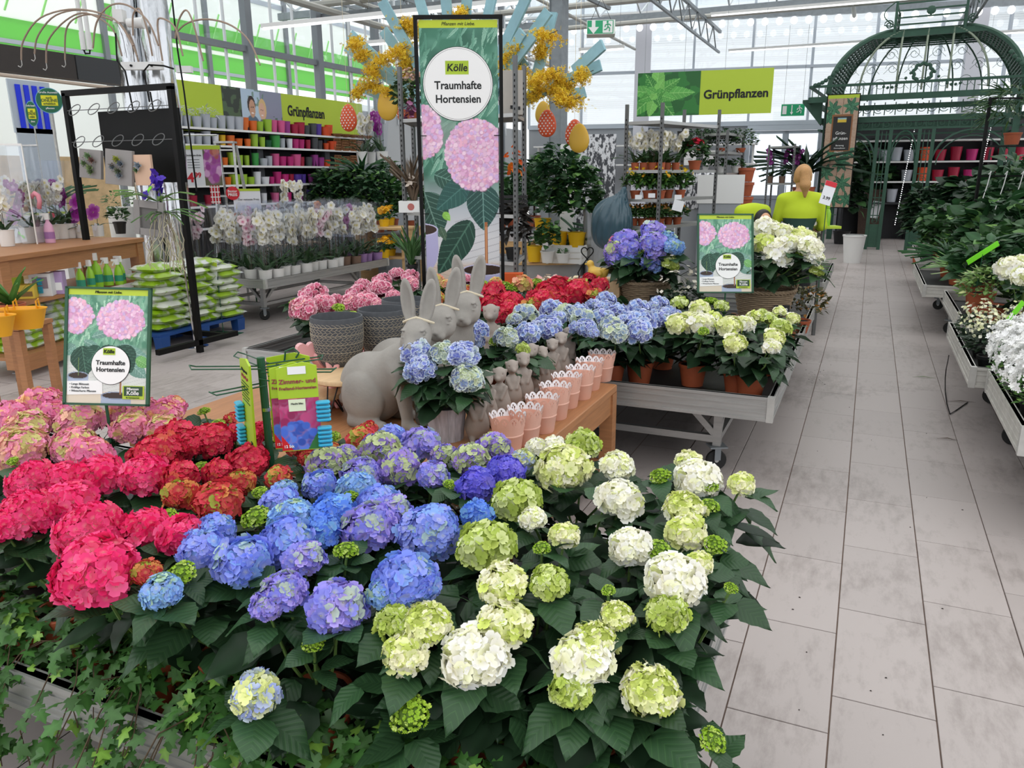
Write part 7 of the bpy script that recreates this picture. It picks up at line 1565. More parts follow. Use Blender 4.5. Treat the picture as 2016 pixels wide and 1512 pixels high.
# ------------------------------------------------------------------ steel plant trolleys
def trolley(lab,posts,shelves,zt,zb=.15,name='plant_trolley',pr=.022):
    """posts: four (x, y), front-left, front-right, back-right, back-left"""
    o=np.mean(posts,0); t=thing(name,lab,'trolley',(o[0],o[1],0)); q=[(p[0]-o[0],p[1]-o[1]) for p in posts]
    for (x,y) in q:
        MB().box((x,y,zt/2+.07),(pr*1.7,pr*1.7,zt -.14)).build('post',M_steel,t)
        mb=MB();
        for k in range(int((zt -.4)/.05)): mb.box((x,y -pr*.86,.3+k*.05),(pr*.5,.002,.022))
        mb.build('slot_holes',M_black,t)
    for z in shelves+[zb]:
        d=.035; vs=[(x,y,z) for x,y in q]+[(x,y,z -.012) for x,y in q]; MB().add(vs,[(0,1,2,3),(7,6,5,4),(0,4,5,1),(1,5,6,2),(2,6,7,3),(3,7,4,0)]).build('shelf_board',M_steel,t)
        mb=MB()
        for i in range(4): a,b=q[i],q[(i+1) % 4]; mb.bar((a[0],a[1],z),(b[0],b[1],z),.012,d)
        mb.build('shelf_edge',M_alu,t)
    for x,y in q: add_caster(t,(x*.9,y*.9,0),.6)
    return t
TP=[(-2.68,9.12),(-2.24,9.08),(-1.80,10.35),(-2.25,10.45)]; TP=[tuple(G(x,y,2.42)[:2]) for x,y in ((1235,206),(1305,202),(1417,216),(1348,216))]
o_=np.mean(TP,0); ex=(np.array(TP[1])-TP[0]+np.array(TP[2])-TP[3])/2; ey=(np.array(TP[3])-TP[0]+np.array(TP[2])-TP[1])/2
ZS=[float(AY(1236,y,TP[0][1])[2]) for y in (243,338,394,447)]
trolley('steel plant trolley with four tall posts under the hanging lime sign, orchids on top',TP,ZS,2.42)
def onT(u,v,z): p=o_+ex*u+ey*v; return (float(p[0]),float(p[1]),z)
for i in range(8): orchid(f'white orchid on the upper shelf of the trolley under the lime sign, {ORD[i]}',onT(-.38+.24*(i % 4)*1.0,-.4+.25*(i // 4),ZS[1]+.01),'white',M_terra,i % 4,r=.055,h=.1,L=.42,sleeve=False,group='white orchids on the steel trolley',sc=.92)
GER=bush_mesh(140,120,.15,.26,HEARTL,.08,'24431f',lt='4f7a38')
plant('red geranium on the upper shelf of the trolley under the lime sign',onT(.25,.25,ZS[1]+.01),GER,M_terra,r=.08,h=.12,extra=('blossoms',blossoms(141,60,.13,.26,['d82a44','e04058'],.026,top=.6)))
YL=bush_mesh(142,150,.13,.24,OVAL,.07,'355a26',lt='6a8c38')
for i in range(6): plant(f'yellow-flowering plant on the middle shelf of the trolley, {ORD[i]}',onT(-.35+.35*(i % 3),-.4+.35*(i // 3),ZS[2]+.01),YL,M_terra,r=.06,h=.1,group='yellow plants on the steel trolley',extra=('blossoms',blossoms(150+i,16,.14,.3,['e8c020','f0d038','e0a818'],.022)))
KA=bush_mesh(143,160,.12,.16,OVAL,.06,'3a5a30',lt='7a6a38')
for i in range(8): plant(f'low bronze and green kalanchoe on the lowest visible trolley shelf, {ORD[i]}',onT(-.38+.25*(i % 4),-.4+.3*(i // 4),ZS[3]+.01),KA,M_terra,r=.055,h=.09,group='kalanchoes on the steel trolley',extra=('blossoms',blossoms(160+i,40,.12,.18,['a8742c','b88830','8a5a28'],.014,top=.5)))
for i,(px,py) in enumerate(((1257,388),(1335,405),(1335,388),(1283,385))):
    P=AY(px,py,TP[0][1]-.1 if i != 1 else TP[1][1]-.05); t=single('price_card',MB().box((0,0,0),(.12 if i == 1 else .08,.003,.12 if i == 1 else .05)),M_paper,['small white card clipped under the left part of the middle trolley shelf','large tilted white card hanging from the middle trolley shelf','white card beside the yellow flowers at the right on the trolley','small white card at the front trolley post'][i],'price card',P,CAMR)
    if i == 1: t.rotation_euler=(0,.25,CAMR)
# birch-print boxes right of the trolley & second trolley
R2=[tuple(AY(x,y,Y)[:2]) for x,y,Y in ((1382,300,11.9),(1430,300,11.6),(1462,300,12.6),(1412,300,13.0))]; zz=[float(AY(1400,y,11.9)[2]) for y in (266,302,343,394)]
trolley('second steel plant trolley behind the first with trailing green plants',R2,zz,zz[0]+.05); o2=np.mean(R2,0)
for i in range(3): plant(f'dense small-leaved ficus ball on the top shelf of the second trolley, {ORD[i]}',(o2[0]-.25+.25*i,o2[1]-.3+.2*i,zz[1]+.02),bush_mesh(170+i,380,.24,.3,SMALL,.05,'2c4a2c',lt='4f7a40'),M_terra,r=.07,h=.06,group='ficus balls on the second trolley')
for i in range(3): plant(f'white flowering cyclamen on the second shelf of the second trolley, {ORD[i]}',(o2[0]-.2+.2*i,o2[1]-.3+.2*i,zz[2]+.02),bush_mesh(175+i,60,.12,.14,HEARTL,.06,'33552f'),M_whitepot,r=.07,h=.09,group='white cyclamen on the second trolley',extra=('blossoms',blossoms(180+i,14,.1,.26,['f0f0f2'],.025,top=.7)))
for i,(px,py,Y,w,h,m,lab) in enumerate([(1368,375,11.4,.55,.5,M_birch,'pale branch-patterned box behind the trolley'),(1418,372,11.3,.62,.38,M_white,'white cardboard panel between the two trolleys')]):
    P=at(px,py,Y); t=thing('cardboard_box',lab,'box',P,.2); MB().box((0,0,0),(w,.3,h)).build('box',m,t); t.location=(P[0],P[1],P[2]); sb_=MB().box((0,0,-h/2-(P[2]-h/2)/2),(w*.9,.28,P[2]-h/2)).build('pedestal',M_greywall,t)
for i in range(4): single('terracotta_pot',MB().lathe([(.09,0),(.12,.16),(.13,.16),(.13,.2),(.115,.2),(.11,.17),(.001,.17)],18),M_terra,f'terracotta pot in the stack at the right of the second trolley, {ORD[i]} from the bottom','plant pot',tuple(at(1465,400,12.4)[:2])+(.9+.21*i,),0,'stacked terracotta pots',True)
st=thing('pot_stand','grey stand beneath the stacked terracotta pots near the doors','stand',tuple(at(1465,400,12.4)[:2])+(0,)); MB().box((0,0,.45),(.4,.4,.89)).build('stand_body',M_greywall,st)
# blue bin bag
def bagsdf():
    def f(X,Y,Z):
        d=ellp(X,Y,Z,(0,0,.25),(.23,.2,.27)); d=smin(d,ellp(X,Y,Z,(-.03,0,.10),(.17,.16,.14)),.08); d=smin(d,caps(X,Y,Z,(.06,0,.42),(.13,0,.62),.12,.02),.07)
        a=np.arctan2(Y,X -.1); return d+.010*np.sin(14*a+9*Z)*np.clip((Z -.1)*3,0,1)+.006*np.sin(23*a -14*Z)
    return sdf_mesh(f,(-.3,-.28,-.08),(.32,.28,.68),.014)
V,F=bagsdf(); P=at(1203,486,9.0); t=thing('bin_bag','bulging dark blue bin bag tied to the left trolley post','bag',(P[0],P[1],P[2]+.02),CAMR); link('bag_body',np_mesh('bag_body',V,F,mat('blue-grey plastic film','3a5663',.35,coat=.2)),t); t.scale=(1.05,)*3
# trolley behind the banner
def tb(x,y,Y): return tuple(AY(x,y,Y)[:2])
R3=[tb(793,300,7.3),tb(1015,300,7.1),tb(1032,300,7.8),tb(815,300,8.0)]; z3=[float(AY(830,y,7.4)[2]) for y in (238,420)]
trolley('steel plant trolley standing directly behind the tall banner',R3,z3+[float(AY(830,505,7.4)[2])],2.72)
Q3=lambda x,y,Y,z: tuple(AY(x,y,Y)[:2])+(z,)
plant('bushy kalanchoe with pinkish flower heads on the top shelf left of the banner',Q3(812,230,7.6,z3[0]+.012),bush_mesh(190,200,.2,.36,OVAL,.08,'3a5230',lt='8a9a60'),M_terra,r=.085,h=.11,extra=('blossoms',blossoms(191,160,.17,.42,['c8a090','a8a870','d8b0a0'],.016,top=.5)))
t=thing('grey_carton','grey cardboard carton standing on the trolley right of the banner','carton',Q3(1010,250,7.3,z3[0]+.01),CAMR); MB().box((0,0,.2),(.19,.2,.4),bev=.002).build('box',mat('grey card','b4aea6',.7),t); MB().box((-.0,-.103,.07),(.05,.004,.03)).box((.06,-.103,.06),(.02,.004,.03)).build('cut_out',M_ink,t)
plant('wrapped bouquet with mauve flowers hanging left of the banner',Q3(815,400,7.4,z3[1]+.012),straps_mesh(193,30,.5,NARROW,'6a5a4a',up=3.2,spread=.4),M_brownpot,r=.05,h=.1,extra=('blossoms',blossoms(194,26,.1,1.0,['b87aa0','8a4a70'],.03,top=.7)))
t=thing('white_carton','white carton with a red round stamp on the trolley left of the banner','carton',Q3(808,418,7.35,z3[1]+.012),CAMR); MB().box((0,0,.06),(.22,.2,.12),bev=.002).build('box',M_white,t); disc(t,'red_stamp',.036,(.02,-.1,.06),mat('faded red print','b86a64',.6))
plant('bunch of grassy white tulips in a sleeve below the white carton',Q3(812,530,7.3,.62),straps_mesh(196,34,.4,NARROW,'4a7040',up=3,spread=.45),M_blackpl,r=.06,h=.1,extra=('blossoms',blossoms(197,10,.1,.9,['e8dcd0'],.03,top=.8)))
t=thing('black_crate','black plastic crate on the trolley right of the banner','crate',Q3(1003,405,7.5,z3[1]+.01),CAMR);
for s in (-1,1):
    for k in range(4): MB().box((0,s*.14,.03+k*.045),(.36,.012,.025)).build('slat',M_blackpl,t); MB().box((s*.18,0,.03+k*.045),(.012,.28,.025)).build('slat',M_blackpl,t)
MB().box((0,0,.006),(.36,.28,.012)).build('bottom',M_blackpl,t)
plant('dark wrapped bouquet with orange flowers on the lower trolley shelf right of the banner',Q3(1010,515,7.4,float(AY(830,505,7.4)[2])+.01),bush_mesh(198,160,.16,.5,OVAL,.1,'2a2622'),M_blackpl,r=.08,h=.12,extra=('blossoms',blossoms(199,24,.14,.95,['e87a1c','d85a18'],.03,top=.6)))
t=thing('orange_carton','orange printed packet at the foot of the trolley right of the banner','carton',Q3(1010,538,7.0,.62),CAMR); MB().box((0,0,.05),(.2,.1,.1),bev=.002).build('box',mat('orange print','d85a24',.5),t); MB().box((.06,-.052,.03),(.08,.003,.04)).build('label',M_whiteprint,t)
# heart stake, duck, crate and small roses behind the red hydrangeas
P=at(1155,560,6.3); t=thing('iron_heart','curled black iron heart ornament behind the red hydrangeas','ornament',(P[0],P[1],.5),CAMR); hz=float(AY(1155,497,6.3)[2])-.5
MB().tube([(x*1.0,0,z*1.1+hz) for x,z in heart(26)],.005,6,closed=True).build('heart_wire',M_black,t)
for s in (-1,1): MB().tube([(0,0,hz -.055),(s*.02,0,hz -.08),(s*.05,0,hz -.12),(s*.075,0,hz -.17),(s*.06,0,hz -.24),(s*.05,0,0)],.005,6).build('leg_wire',M_black,t)
def duck():
    def f(X,Y,Z):
        d=ellp(X,Y,Z,(0,0,.055),(.08,.05,.05)); d=smin(d,caps(X,Y,Z,(.045,0,.08),(.06,0,.12),.025,.022),.03); d=smin(d,ellp(X,Y,Z,(.065,0,.13),(.03,.027,.028)),.012); d=smin(d,ellp(X,Y,Z,(.098,0,.124),(.018,.012,.007)),.006); d=smin(d,caps(X,Y,Z,(-.06,0,.07),(-.1,0,.1),.03,.008),.03)
        for s in (-1,1): d=smin(d,ellp(X,Y,Z,(-.01,s*.045,.062),(.05,.014,.03)),.008)
        return np.maximum(d,-Z)
    V,F=sdf_mesh(f,(-.13,-.08,-.005),(.13,.08,.17),.006); return np_mesh('duck_body',V,F,mat('yellow ceramic','d8b04a',.4))
o=link('duck_figure',duck(),None,tuple(at(1176,547,5.95)[:2])+(float(AY(1176,547,5.95)[2])-.02,),CAMR+2.6); tag(o,'yellow ceramic duck sitting on a pale box beside the red hydrangeas','figurine')
t=thing('pale_box','pale wooden box under the yellow duck beside the left wicker basket','box',tuple(at(1190,570,6.05)[:2])+(.46,),.1); hb=float(AY(1176,547,5.95)[2])-.02-.46; MB().box((0,-.0,hb/2),(.3,.3,hb),bev=.003).build('box',M_palewood,t)
ROS=bush_mesh(210,70,.08,.12,OVAL,.05,'2c4a28')
for i,(px,py,c,lab) in enumerate([(1057,543,'e8b4b4','pale pink'),(1078,545,'f0e4d0','cream'),(1095,542,'e8bcb8','pale pink'),(1110,540,'a83048','dark red'),(1130,540,'eadcb8','yellowish cream'),(1147,538,'9a2a40','dark red'),(1335,560,'f0ecd8','white')]):
    plant(f'small {lab} potted rose in the row behind the red hydrangeas, {ORD[i]} from the left',tuple(at(px,py,6.15)[:2])+(.46,),ROS,M_blackpl,r=.055,h=.13,scale=1.2,group='small potted roses',extra=('blossoms',blossoms(220+i,16,.07,.2,[c],.022,top=.4)))
plant('dark-leaved azalea with white buds between the two wicker baskets',tuple(at(1345,600,5.75)[:2])+(.46,),bush_mesh(230,260,.2,.3,OVAL,.05,'1f3520'),M_terra,r=.09,h=.13,extra=('blossoms',blossoms(231,30,.19,.4,['eee8d8'],.016)))
plant('orange-leaved small shrub at the aisle side behind the white basket hydrangea',tuple(at(1575,600,6.3)[:2])+(.46,),bush_mesh(232,300,.2,.3,SMALL,.05,'4a4a28',lt='b07a3a'),M_terra,r=.09,h=.1)
CRO=bush_mesh(233,260,.13,.24,OVAL,.085,'1f3a1c',lt='3f6a2a')
for i,(px,py) in enumerate(((1505,440),(1540,440))): plant(f'dark glossy croton on a thick stem in front of the kneeling worker, {"left" if i == 0 else "right"} one',tuple(at(px,py,7.0)[:2])+(.46,),CRO,M_brownpot,r=.08,h=.13,fz=.5,extra=('stem_bundle',MB().tube([(0,0,-.4),(.01,0,.1)],.018,6).mesh('stem_bundle',M_darkstem)))
bench('aluminium rolling bench further up the aisle beside the workers',-2.0,-.42,7.35,7.95,h=.1)
bench('small rolling bench with low succulents beyond the workers',-1.9,-.36,8.9,10.9,h=.1)
for i in range(6): plant(f'low strappy plant at the aisle side beyond the workers, {ORD[i]}',(-.55-.25*(i % 2),9.1+.3*i,.456),straps_mesh(240+i,16,.22,NARROW,'4a7a3a',up=.8) if i % 2 == 0 else bush_mesh(240+i,80,.14,.22,OVAL,.09,'2f5029'),M_terra,r=.08,h=.1,group='low plants beyond the workers')
t=thing('bottle_shelf','lime shelf with two bottles beside the standing worker','shelf',tuple(at(1625,447,8.6)[:2])+(0,),CAMR); zq=float(AY(1625,447,8.6)[2]); MB().box((0,0,zq),(.26,.16,.025)).build('shelf_board',M_lime,t); MB().box((0,.05,zq/2),(.03,.03,zq)).build('shelf_post',M_steel,t)
for i,(px,m,c) in enumerate(((1613,M_whitepot,'white'),(1627,M_greenbt,'lime'))): P=at(px,445,8.6); single('bottle',MB().lathe([(.032,0),(.034,.12),(.024,.15),(.014,.17),(.018,.172),(.018,.2),(.001,.2)],14),m,f'{c} plant food bottle on the lime shelf beside the standing worker','bottle',(P[0],P[1],zq+.013),0,None,True)
t=thing('floral_stand','black and cream leaf-patterned stand with a small plant beyond the worker','stand',(-.62,10.4,.456),.2); MB().box((0,0,.28),(.26,.26,.56)).build('stand_body',mat('leaf pattern print','d6d2b8',.6,noise=.03,nscale=14,col2='3a3c34'),t)
plant('small green plant on the leaf-patterned stand',(-.62,10.4,1.02),PALM2,M_whitepot,r=.08,h=.12,scale=.45)
P=G(1677,517); t=thing('white_bucket','white plastic bucket standing on the floor at the left side of the aisle','bucket',(P[0],P[1],0)); t.scale=(.74,.74,.85); MB().lathe([(.2,0),(.27,.58),(.285,.58),(.285,.61),(.26,.61),(.19,.03),(.001,.03)],28).build('bucket_body',M_white,t,True); MB().tube([(-.27,0,.56),(-.2,-.18,.62),(0,-.26,.63),(.2,-.18,.62),(.27,0,.56)],.008,5).build('wire_handle',M_steel,t)
plant('broad-leaved climbing plant left of the pavilion gate',tuple(G(1655,480)[:2])+(0,),bush_mesh(250,420,.5,2.2,HEARTL,.22,'223f25',lt='4f7a45'),M_blackpl,r=.2,h=.3); plant('tall climbing plant in the pavilion doorway',tuple(G(1712,468)[:2])+(0,),bush_mesh(251,380,.45,2.0,HEARTL,.2,'203a22',lt='47703c'),M_terra,r=.2,h=.5)
P=G(1700,466); t=thing('brown_planter','tall brown woven planter with a white card beside the pavilion doorway','planter',(P[0]+.1,P[1]-.6,0)); MB().box((0,0,.62),(.62,.5,1.24),taper=.8).build('planter_body',mat('brown rattan','4a3a30',.8,noise=.2,nscale=30),t); b=MB().box((0,-.28,.75),(.2,.01,.42)).build('card',M_paper,t); b.rotation_euler=(0,.15,0)
plant('large green plant growing out of the tall brown planter',(P[0]+.1,P[1]-.6,1.22),bush_mesh(252,260,.4,.9,HEARTL,.18,'24442a',lt='4f7a40'),r=0,fz=0)
plant('spiky dracaena by the glazed doors',tuple(at(1585,340,19)[:2])+(0.9,),straps_mesh(253,70,1.1,NARROW,'1d3826',up=1.0),M_terra,r=.25,h=.45,fz=.7); dp=thing('planter_stand','black stand under the spiky dracaena by the doors','stand',tuple(at(1585,340,19)[:2])+(0,)); MB().box((0,0,.45),(.7,.6,.89)).build('stand_body',M_blackpl,dp)
R4=[tb(1510,350,18),tb(1560,350,17.6),tb(1570,350,18.6),tb(1520,350,19)]; z4=[float(AY(1530,y,18)[2]) for y in (290,362)]
trolley('small steel trolley with sleeved mauve orchids in front of the glazed doors',R4,z4,z4[0]+.05); o4=np.mean(R4,0)
for i in range(3): orchid(f'mauve sleeved orchid on the small trolley by the doors, {ORD[i]}',(o4[0]-.25+.25*i,o4[1],z4[1]+.01),'magenta',M_brownpot,i,group='mauve orchids by the doors',sc=1.0)
P=at(1630,380,7.4); t=thing('price_sign','tilted white price sign 3.99 with a red header beside the standing worker','sign',(P[0],P[1],.46),CAMR); h=float(P[2])-.46; b=MB().box((0,0,0),(.1,.005,.2)).build('card',M_paper,t,loc=(0,0,h)); b.rotation_euler=(-.1,.28,0); MB().box((0,-.0035,.078),(.1,.002,.042)).build('red_header',M_red,b); text('price','3.99',.038,M_ink,b,(0,-.004,-.045),bold=.015); MB().tube([(0,.01,0),(0,.01,h)],.004,5).build('stake',M_green,t)

# ------------------------------------------------------------------ the two workers
M_limec=mat('lime work shirt','b9cf26',.8,bump=.2,bscale=20); M_dgc=mat('dark green work vest','1c3f34',.8,bump=.2,bscale=20); M_skin=mat('skin','d2a07f',.55,sss=0); M_hairb=mat('blonde hair','b98c58',.6,noise=.25,nscale=40,stretch=(8,8,1)); M_hairr=mat('brown hair','6a4a34',.6,noise=.25,nscale=40,stretch=(8,8,1)); M_hairk=mat('black hair','1c1816',.5); M_trs=mat('black trousers','1e2022',.8)
def person(lab,P,rz,kneel=False):
    """standing figure, back towards local -Y, about 1.72 m; one continuous body mesh coloured by region"""
    t=thing('person',lab,'person',P,rz)
    if not kneel:
        jo=dict(hip=(0,0,.93),chest=(0,.02,1.25),neck=(0,.03,1.46),hd=(0.0,.05,1.60)); arms=[[(s*.175,.02,1.40),(s*.225,.06,1.14),(s*.13,.30,1.06),(s*.08,.38,1.07)] for s in (-1,1)]; legs=[[(s*.09,0,.92),(s*.10,.03,.50),(s*.10,-.02,.09),(s*.11,.12,.045)] for s in (-1,1)]
    else:
        jo=dict(hip=(0,0,.84),chest=(0,.26,1.12),neck=(0,.44,1.14),hd=(0,.54,1.17)); arms=[[(s*.17,.36,1.10),(s*.22,.46,.84),(s*.12,.62,.70),(s*.08,.68,.64)] for s in (-1,1)]; legs=[[(s*.10,0,.82),(s*.12,.08,.46),(s*.13,.02,.09),(s*.13,.14,.045)] for s in (-1,1)]
    A=lambda k: np.array(jo[k])
    def f(X,Y,Z):
        d=smin(ellp(X,Y,Z,A('hip'),(.17,.125,.15)),caps(X,Y,Z,A('hip'),A('chest'),.13,.135),.06); d=smin(d,ellp(X,Y,Z,A('chest')+(0,0,.04),(.175,.115,.19)),.05); d=smin(d,caps(X,Y,Z,A('chest')+(-.12,0,.15),A('chest')+(.12,0,.15),.07,.07),.05); d=smin(d,caps(X,Y,Z,A('neck')-(0,0,.05),A('hd'),.056,.05),.025)
        d=smin(d,ellp(X,Y,Z,A('hd')+(0,0,.01),(.074,.095,.112)),.02); d=smin(d,ellp(X,Y,Z,A('hd')+(0,.09,-.02),(.014,.02,.02)),.01)
        for s in (-1,1): d=smin(d,ellp(X,Y,Z,A('hd')+(s*.077,0,-.005),(.01,.02,.032)),.008)
        for a in arms:
            d=smin(d,caps(X,Y,Z,a[0],a[1],.056,.044),.03); d=smin(d,caps(X,Y,Z,a[1],a[2],.043,.028),.02); d=smin(d,ellp(X,Y,Z,np.array(a[3])*.6+np.array(a[2])*.4,(.036,.045,.018)),.015)
            c=np.array(a[3])
            for k in range(4): b=c+((k -1.5)*.019,.01-.004*abs(k -1.3),0); d=smin(d,caps(X,Y,Z,b,b+(0,.035,-.012),.0095,.009),.004); d=smin(d,caps(X,Y,Z,b+(0,.035,-.012),b+(0,.05-.004*abs(k -1),-.035),.009,.0075),.004)
            s=1 if a[0][0]<0 else -1; d=smin(d,caps(X,Y,Z,c+(s*.03,-.03,0),c+(s*.055,.01,-.012),.0115,.009),.006)
        for a in legs:
            d=smin(d,caps(X,Y,Z,a[0],a[1],.085,.058),.04); d=smin(d,caps(X,Y,Z,a[1],a[2],.056,.038),.02); d=smin(d,caps(X,Y,Z,np.array(a[2])-(0,.03,.035),a[3],.045,.038),.02)
        return d
    V,F=sdf_mesh(f,(-.34,-.25,-.01),(.34,.78,1.76 if not kneel else 1.45),.0125); V[:,2]=np.maximum(V[:,2],0.0)
    ctr=V[F].mean(1); hd=A('hd'); x,y,z=ctr.T; arm=np.zeros(len(ctr),bool)
    for a in arms:
        q=caps(x,y,z,a[0],a[1],.06,.05); arm |= q<.02;
    fore=np.zeros(len(ctr),bool)
    for a in arms: fore |= (caps(x,y,z,a[1],a[3],.05,.03)<.02) & (caps(x,y,z,a[0],a[1],.05,.05)>.03)
    mi=np.ones(len(ctr),int)*1; dist=np.linalg.norm((ctr -A('hip')) @ np.diag([1,1,1]),axis=1)
    if not kneel: mi[z>1.22]=0; mi[z<.9]=3
    else: mi[:]=0; lg=np.zeros(len(ctr),bool); [lg.__ior__((caps(x,y,z,a[0],a[1],.09,.06)<.03) | (caps(x,y,z,a[1],a[3],.06,.04)<.03)) for a in legs]; mi[lg & (z<.86)]=3
    mi[arm & ~(np.abs(x)<.15)]=0; mi[fore]=2; mi[(np.linalg.norm(ctr -hd,axis=1)<.15) | (np.linalg.norm(ctr -(A('neck')+hd)/2,axis=1)<.075)]=2
    body=link('body',np_mesh('body',V,F,[M_limec,M_dgc,M_skin,M_trs],mi=mi),t)
    def hair(X,Y,Z):
        d=ellp(X,Y,Z,hd+(0,-.012,.025),(.086,.103,.112)); d=smax(d,(Y -hd[1]-.055),.02); d=smax(d,-(Z -hd[2]+.06+.3*(Y -hd[1])),.02)
        if not kneel: d=smin(d,caps(X,Y,Z,hd+(.0,-.09,.075),hd+(.0,-.15,.06),.034,.045),.02); d=smin(d,caps(X,Y,Z,hd+(.0,-.15,.06),hd+(.012,-.17,-.06),.046,.05),.02); d=smin(d,caps(X,Y,Z,hd+(.012,-.17,-.06),hd+(.02,-.15,-.17),.048,.014),.02)
        return d
    V,F=sdf_mesh(hair,hd -(.15,.28,.26),hd+(.15,.12,.2),.009); link('hair',np_mesh('hair',V,F,M_hairk if kneel else M_hairb),t)
    for s in (-1,1): MB().ell(tuple(hd+(s*.028,.088,.012)),(.012,.008,.008),8,5).build('eye',M_white,t)
    MB().ell(tuple(hd+(0,.092,-.052)),(.024,.006,.007),8,5).build('mouth',mat('lips','a8605a',.5),t)
    if not kneel:
        MB().box((0,-.105,1.12),(.16,.006,.03)).build('back_print',M_whiteprint,t); MB().box((0,-.105,1.08),(.13,.006,.012)).build('back_print',M_whiteprint,t)
    return t
P=AY(1567,400,7.75); per=person('worker with a blonde ponytail in a lime and dark green shirt, seen from behind',(P[0],8.35,0),CAMR -.25)
P=AY(1460,420,7.2); person('dark-haired worker in a lime top bending down behind the right hydrangea poster',(float(AY(1462,420,8.72)[0]),8.72,0.0),CAMR+PI+.1,True)

# ------------------------------------------------------------------ green iron pavilion
M_iron=mat('dark green iron','2d5241',.55,noise=.15,nscale=6)
def pavilion():
    zc=AY(1757,495,19.0); ctr=(.73,19.2); t=thing('iron_pavilion','large dark green wrought iron pavilion with a curved slatted roof','pavilion',(ctr[0],ctr[1],0),-.06); hw,dp_=1.9,2.7; ze,zf=3.2,2.55; zt=4.62; tw=.66
    # corner posts, door posts
    for x in (-hw+.12,hw -.12):
        for y in (0,dp_): MB().box((x,y,ze/2),(.12,.12,ze)).build('corner_post',M_iron,t)
    for x in (-.73,-.47,.08,.34): MB().box((x,0,zf/2),(.07,.06,zf)).build('front_post',M_iron,t)
    for z,h in ((ze -.02,.12),(ze -.45,.12),(ze+.25,.05),(zf,.04)):
        for y in (0,dp_): MB().box((0,y -(.25 if z>ze -.1 and y == 0 else 0),z),(2*hw+(.5 if z>ze -.1 else 0),.06,h)).build('beam',M_iron,t)
        for s in (-1,1): MB().box((s*(hw+(.25 if z>ze -.1 else 0)),dp_/2,z),(.06,dp_+.4,h)).build('beam',M_iron,t)
    m_=MB()
    for k in range(34): x=-hw -.2+k*(2*hw+.4)/33; m_.box((x,-.25,ze+.13),(.018,.018,.22))
    m_.build('eave_rails',M_iron,t)['kind']='stuff'
    for s in (-1,1):
        MB().prism([(0,0),(.42,.5),(.42,.56),(0,.56)] if s>0 else [(0,.0),(0,.56),(-.42,.56),(-.42,.5)],-.03,.03,M=RXY).build('eave_bracket',M_iron,t,loc=(s*hw,0,ze -.55))
    def prof(q): # curved roof section from the eave to the crown: offset from centre, height
        a=q*PI/2*.84; r_=math.sin(a)/math.sin(PI/2*.84); return (hw -.08)*(1-0)-(hw -.08-tw)*(1-math.cos(a))/(1-math.cos(PI/2*.84)),ze+.12+(zt -ze -.12)*r_
    rib=lambda ux,uy,m: [(ux*prof(q)[0],dp_/2+uy*prof(q)[0]*dp_/2/hw,prof(q)[1]) for q in np.linspace(0,1,13)]
    for ux in (-1,1):
        for uy in (-1,1): MB().tube(rib(ux,uy,0),.055,6).build('hip_rib',M_iron,t)
    for k in (-.66,-.33,0,.33,.66):
        MB().tube([(k*tw*2.2*(1+.0*q) if abs(k)<.5 else k*prof(q)[0],dp_/2-prof(q)[0]*dp_/2/hw,prof(q)[1]) for q in np.linspace(0,1,11)],.022,5).build('front_rib',mat('weathered rib','7f8a78',.6),t)
        for s in (-1,1): MB().tube([(s*prof(q)[0],dp_/2+k*prof(q)[0]*dp_/2/hw,prof(q)[1]) for q in np.linspace(0,1,11)],.022,5).build('side_rib',M_iron,t)
        MB().tube([(k*prof(q)[0],dp_/2+prof(q)[0]*dp_/2/hw,prof(q)[1]) for q in np.linspace(0,1,11)],.018,5).build('back_rib',M_iron,t)
    for k in range(26):
        q=k/25; x,z=prof(q); y=x*dp_/2/hw
        for s in (-1,1): MB().box((s*x,dp_/2,z),(.05,2*y,.03)).build('roof_slat',M_iron,t)
        if q>.72: MB().box((0,dp_/2-y,z),(2*x,.05,.03)).build('roof_slat',M_iron,t); MB().box((0,dp_/2+y,z),(2*x,.05,.03)).build('roof_slat',M_iron,t)
    # scrolls inside the front face and frieze
    def scroll(c,r,turns=1.6,a0=0,s=1,M=None,rr=.012): return [(c[0]+s*r*(1-u*.8)*math.cos(a0+u*turns*2*PI),c[1],c[2]+r*(1-u*.8)*math.sin(a0+u*turns*2*PI)) for u in np.linspace(0,1,20)]
    mb=MB()
    for row,(zz,n,w) in enumerate(((3.45,9,1.6),(3.78,8,1.4),(4.08,6,1.1),(4.32,4,.7))):
        for k in range(n):
            x=-w+2*w*k/(n -1); q=(zz -ze -.12)/(zt -ze -.12); y=dp_/2-(hw -.1-(hw -tw)*(1-math.cos(q*PI/2)))*dp_/2/hw
            mb.tube(scroll((x,y,zz),.13,s=1 if k % 2 else -1),.006,4).tube([(x -.16,y,zz -.1),(x,y,zz+.06),(x+.16,y,zz -.1)],.005,4)
    o=mb.build('roof_scrolls',M_iron,t); o['kind']='stuff'
    mb=MB()
    for z,y in ((ze -.24,0),(ze -.55,0)):
        for k in range(17):
            x=-hw+.3+k*(2*hw -.5)/16; mb.tube(scroll((x,y,z),.10,a0=k,s=1 if k % 2 else -1),.010,4); mb.box((x+.13,y,z),(.02,.02,.26))
    for xs_ in ((-1.8,-.73),(-.47,.08),(.34,1.8)):
        a,b=xs_; mb.tube([(a+(b -a)*(1-math.cos(q))/2,0,zf -.75+.7*math.sin(q)) for q in np.linspace(0,PI,16)],.022,5).tube([(a+(b -a)*(1-.86*math.cos(q))/2,0,zf -.75+.58*math.sin(q)) for q in np.linspace(0,PI,16)],.012,5)
    o=mb.build('frieze_scrolls',M_iron,t); o['kind']='stuff'
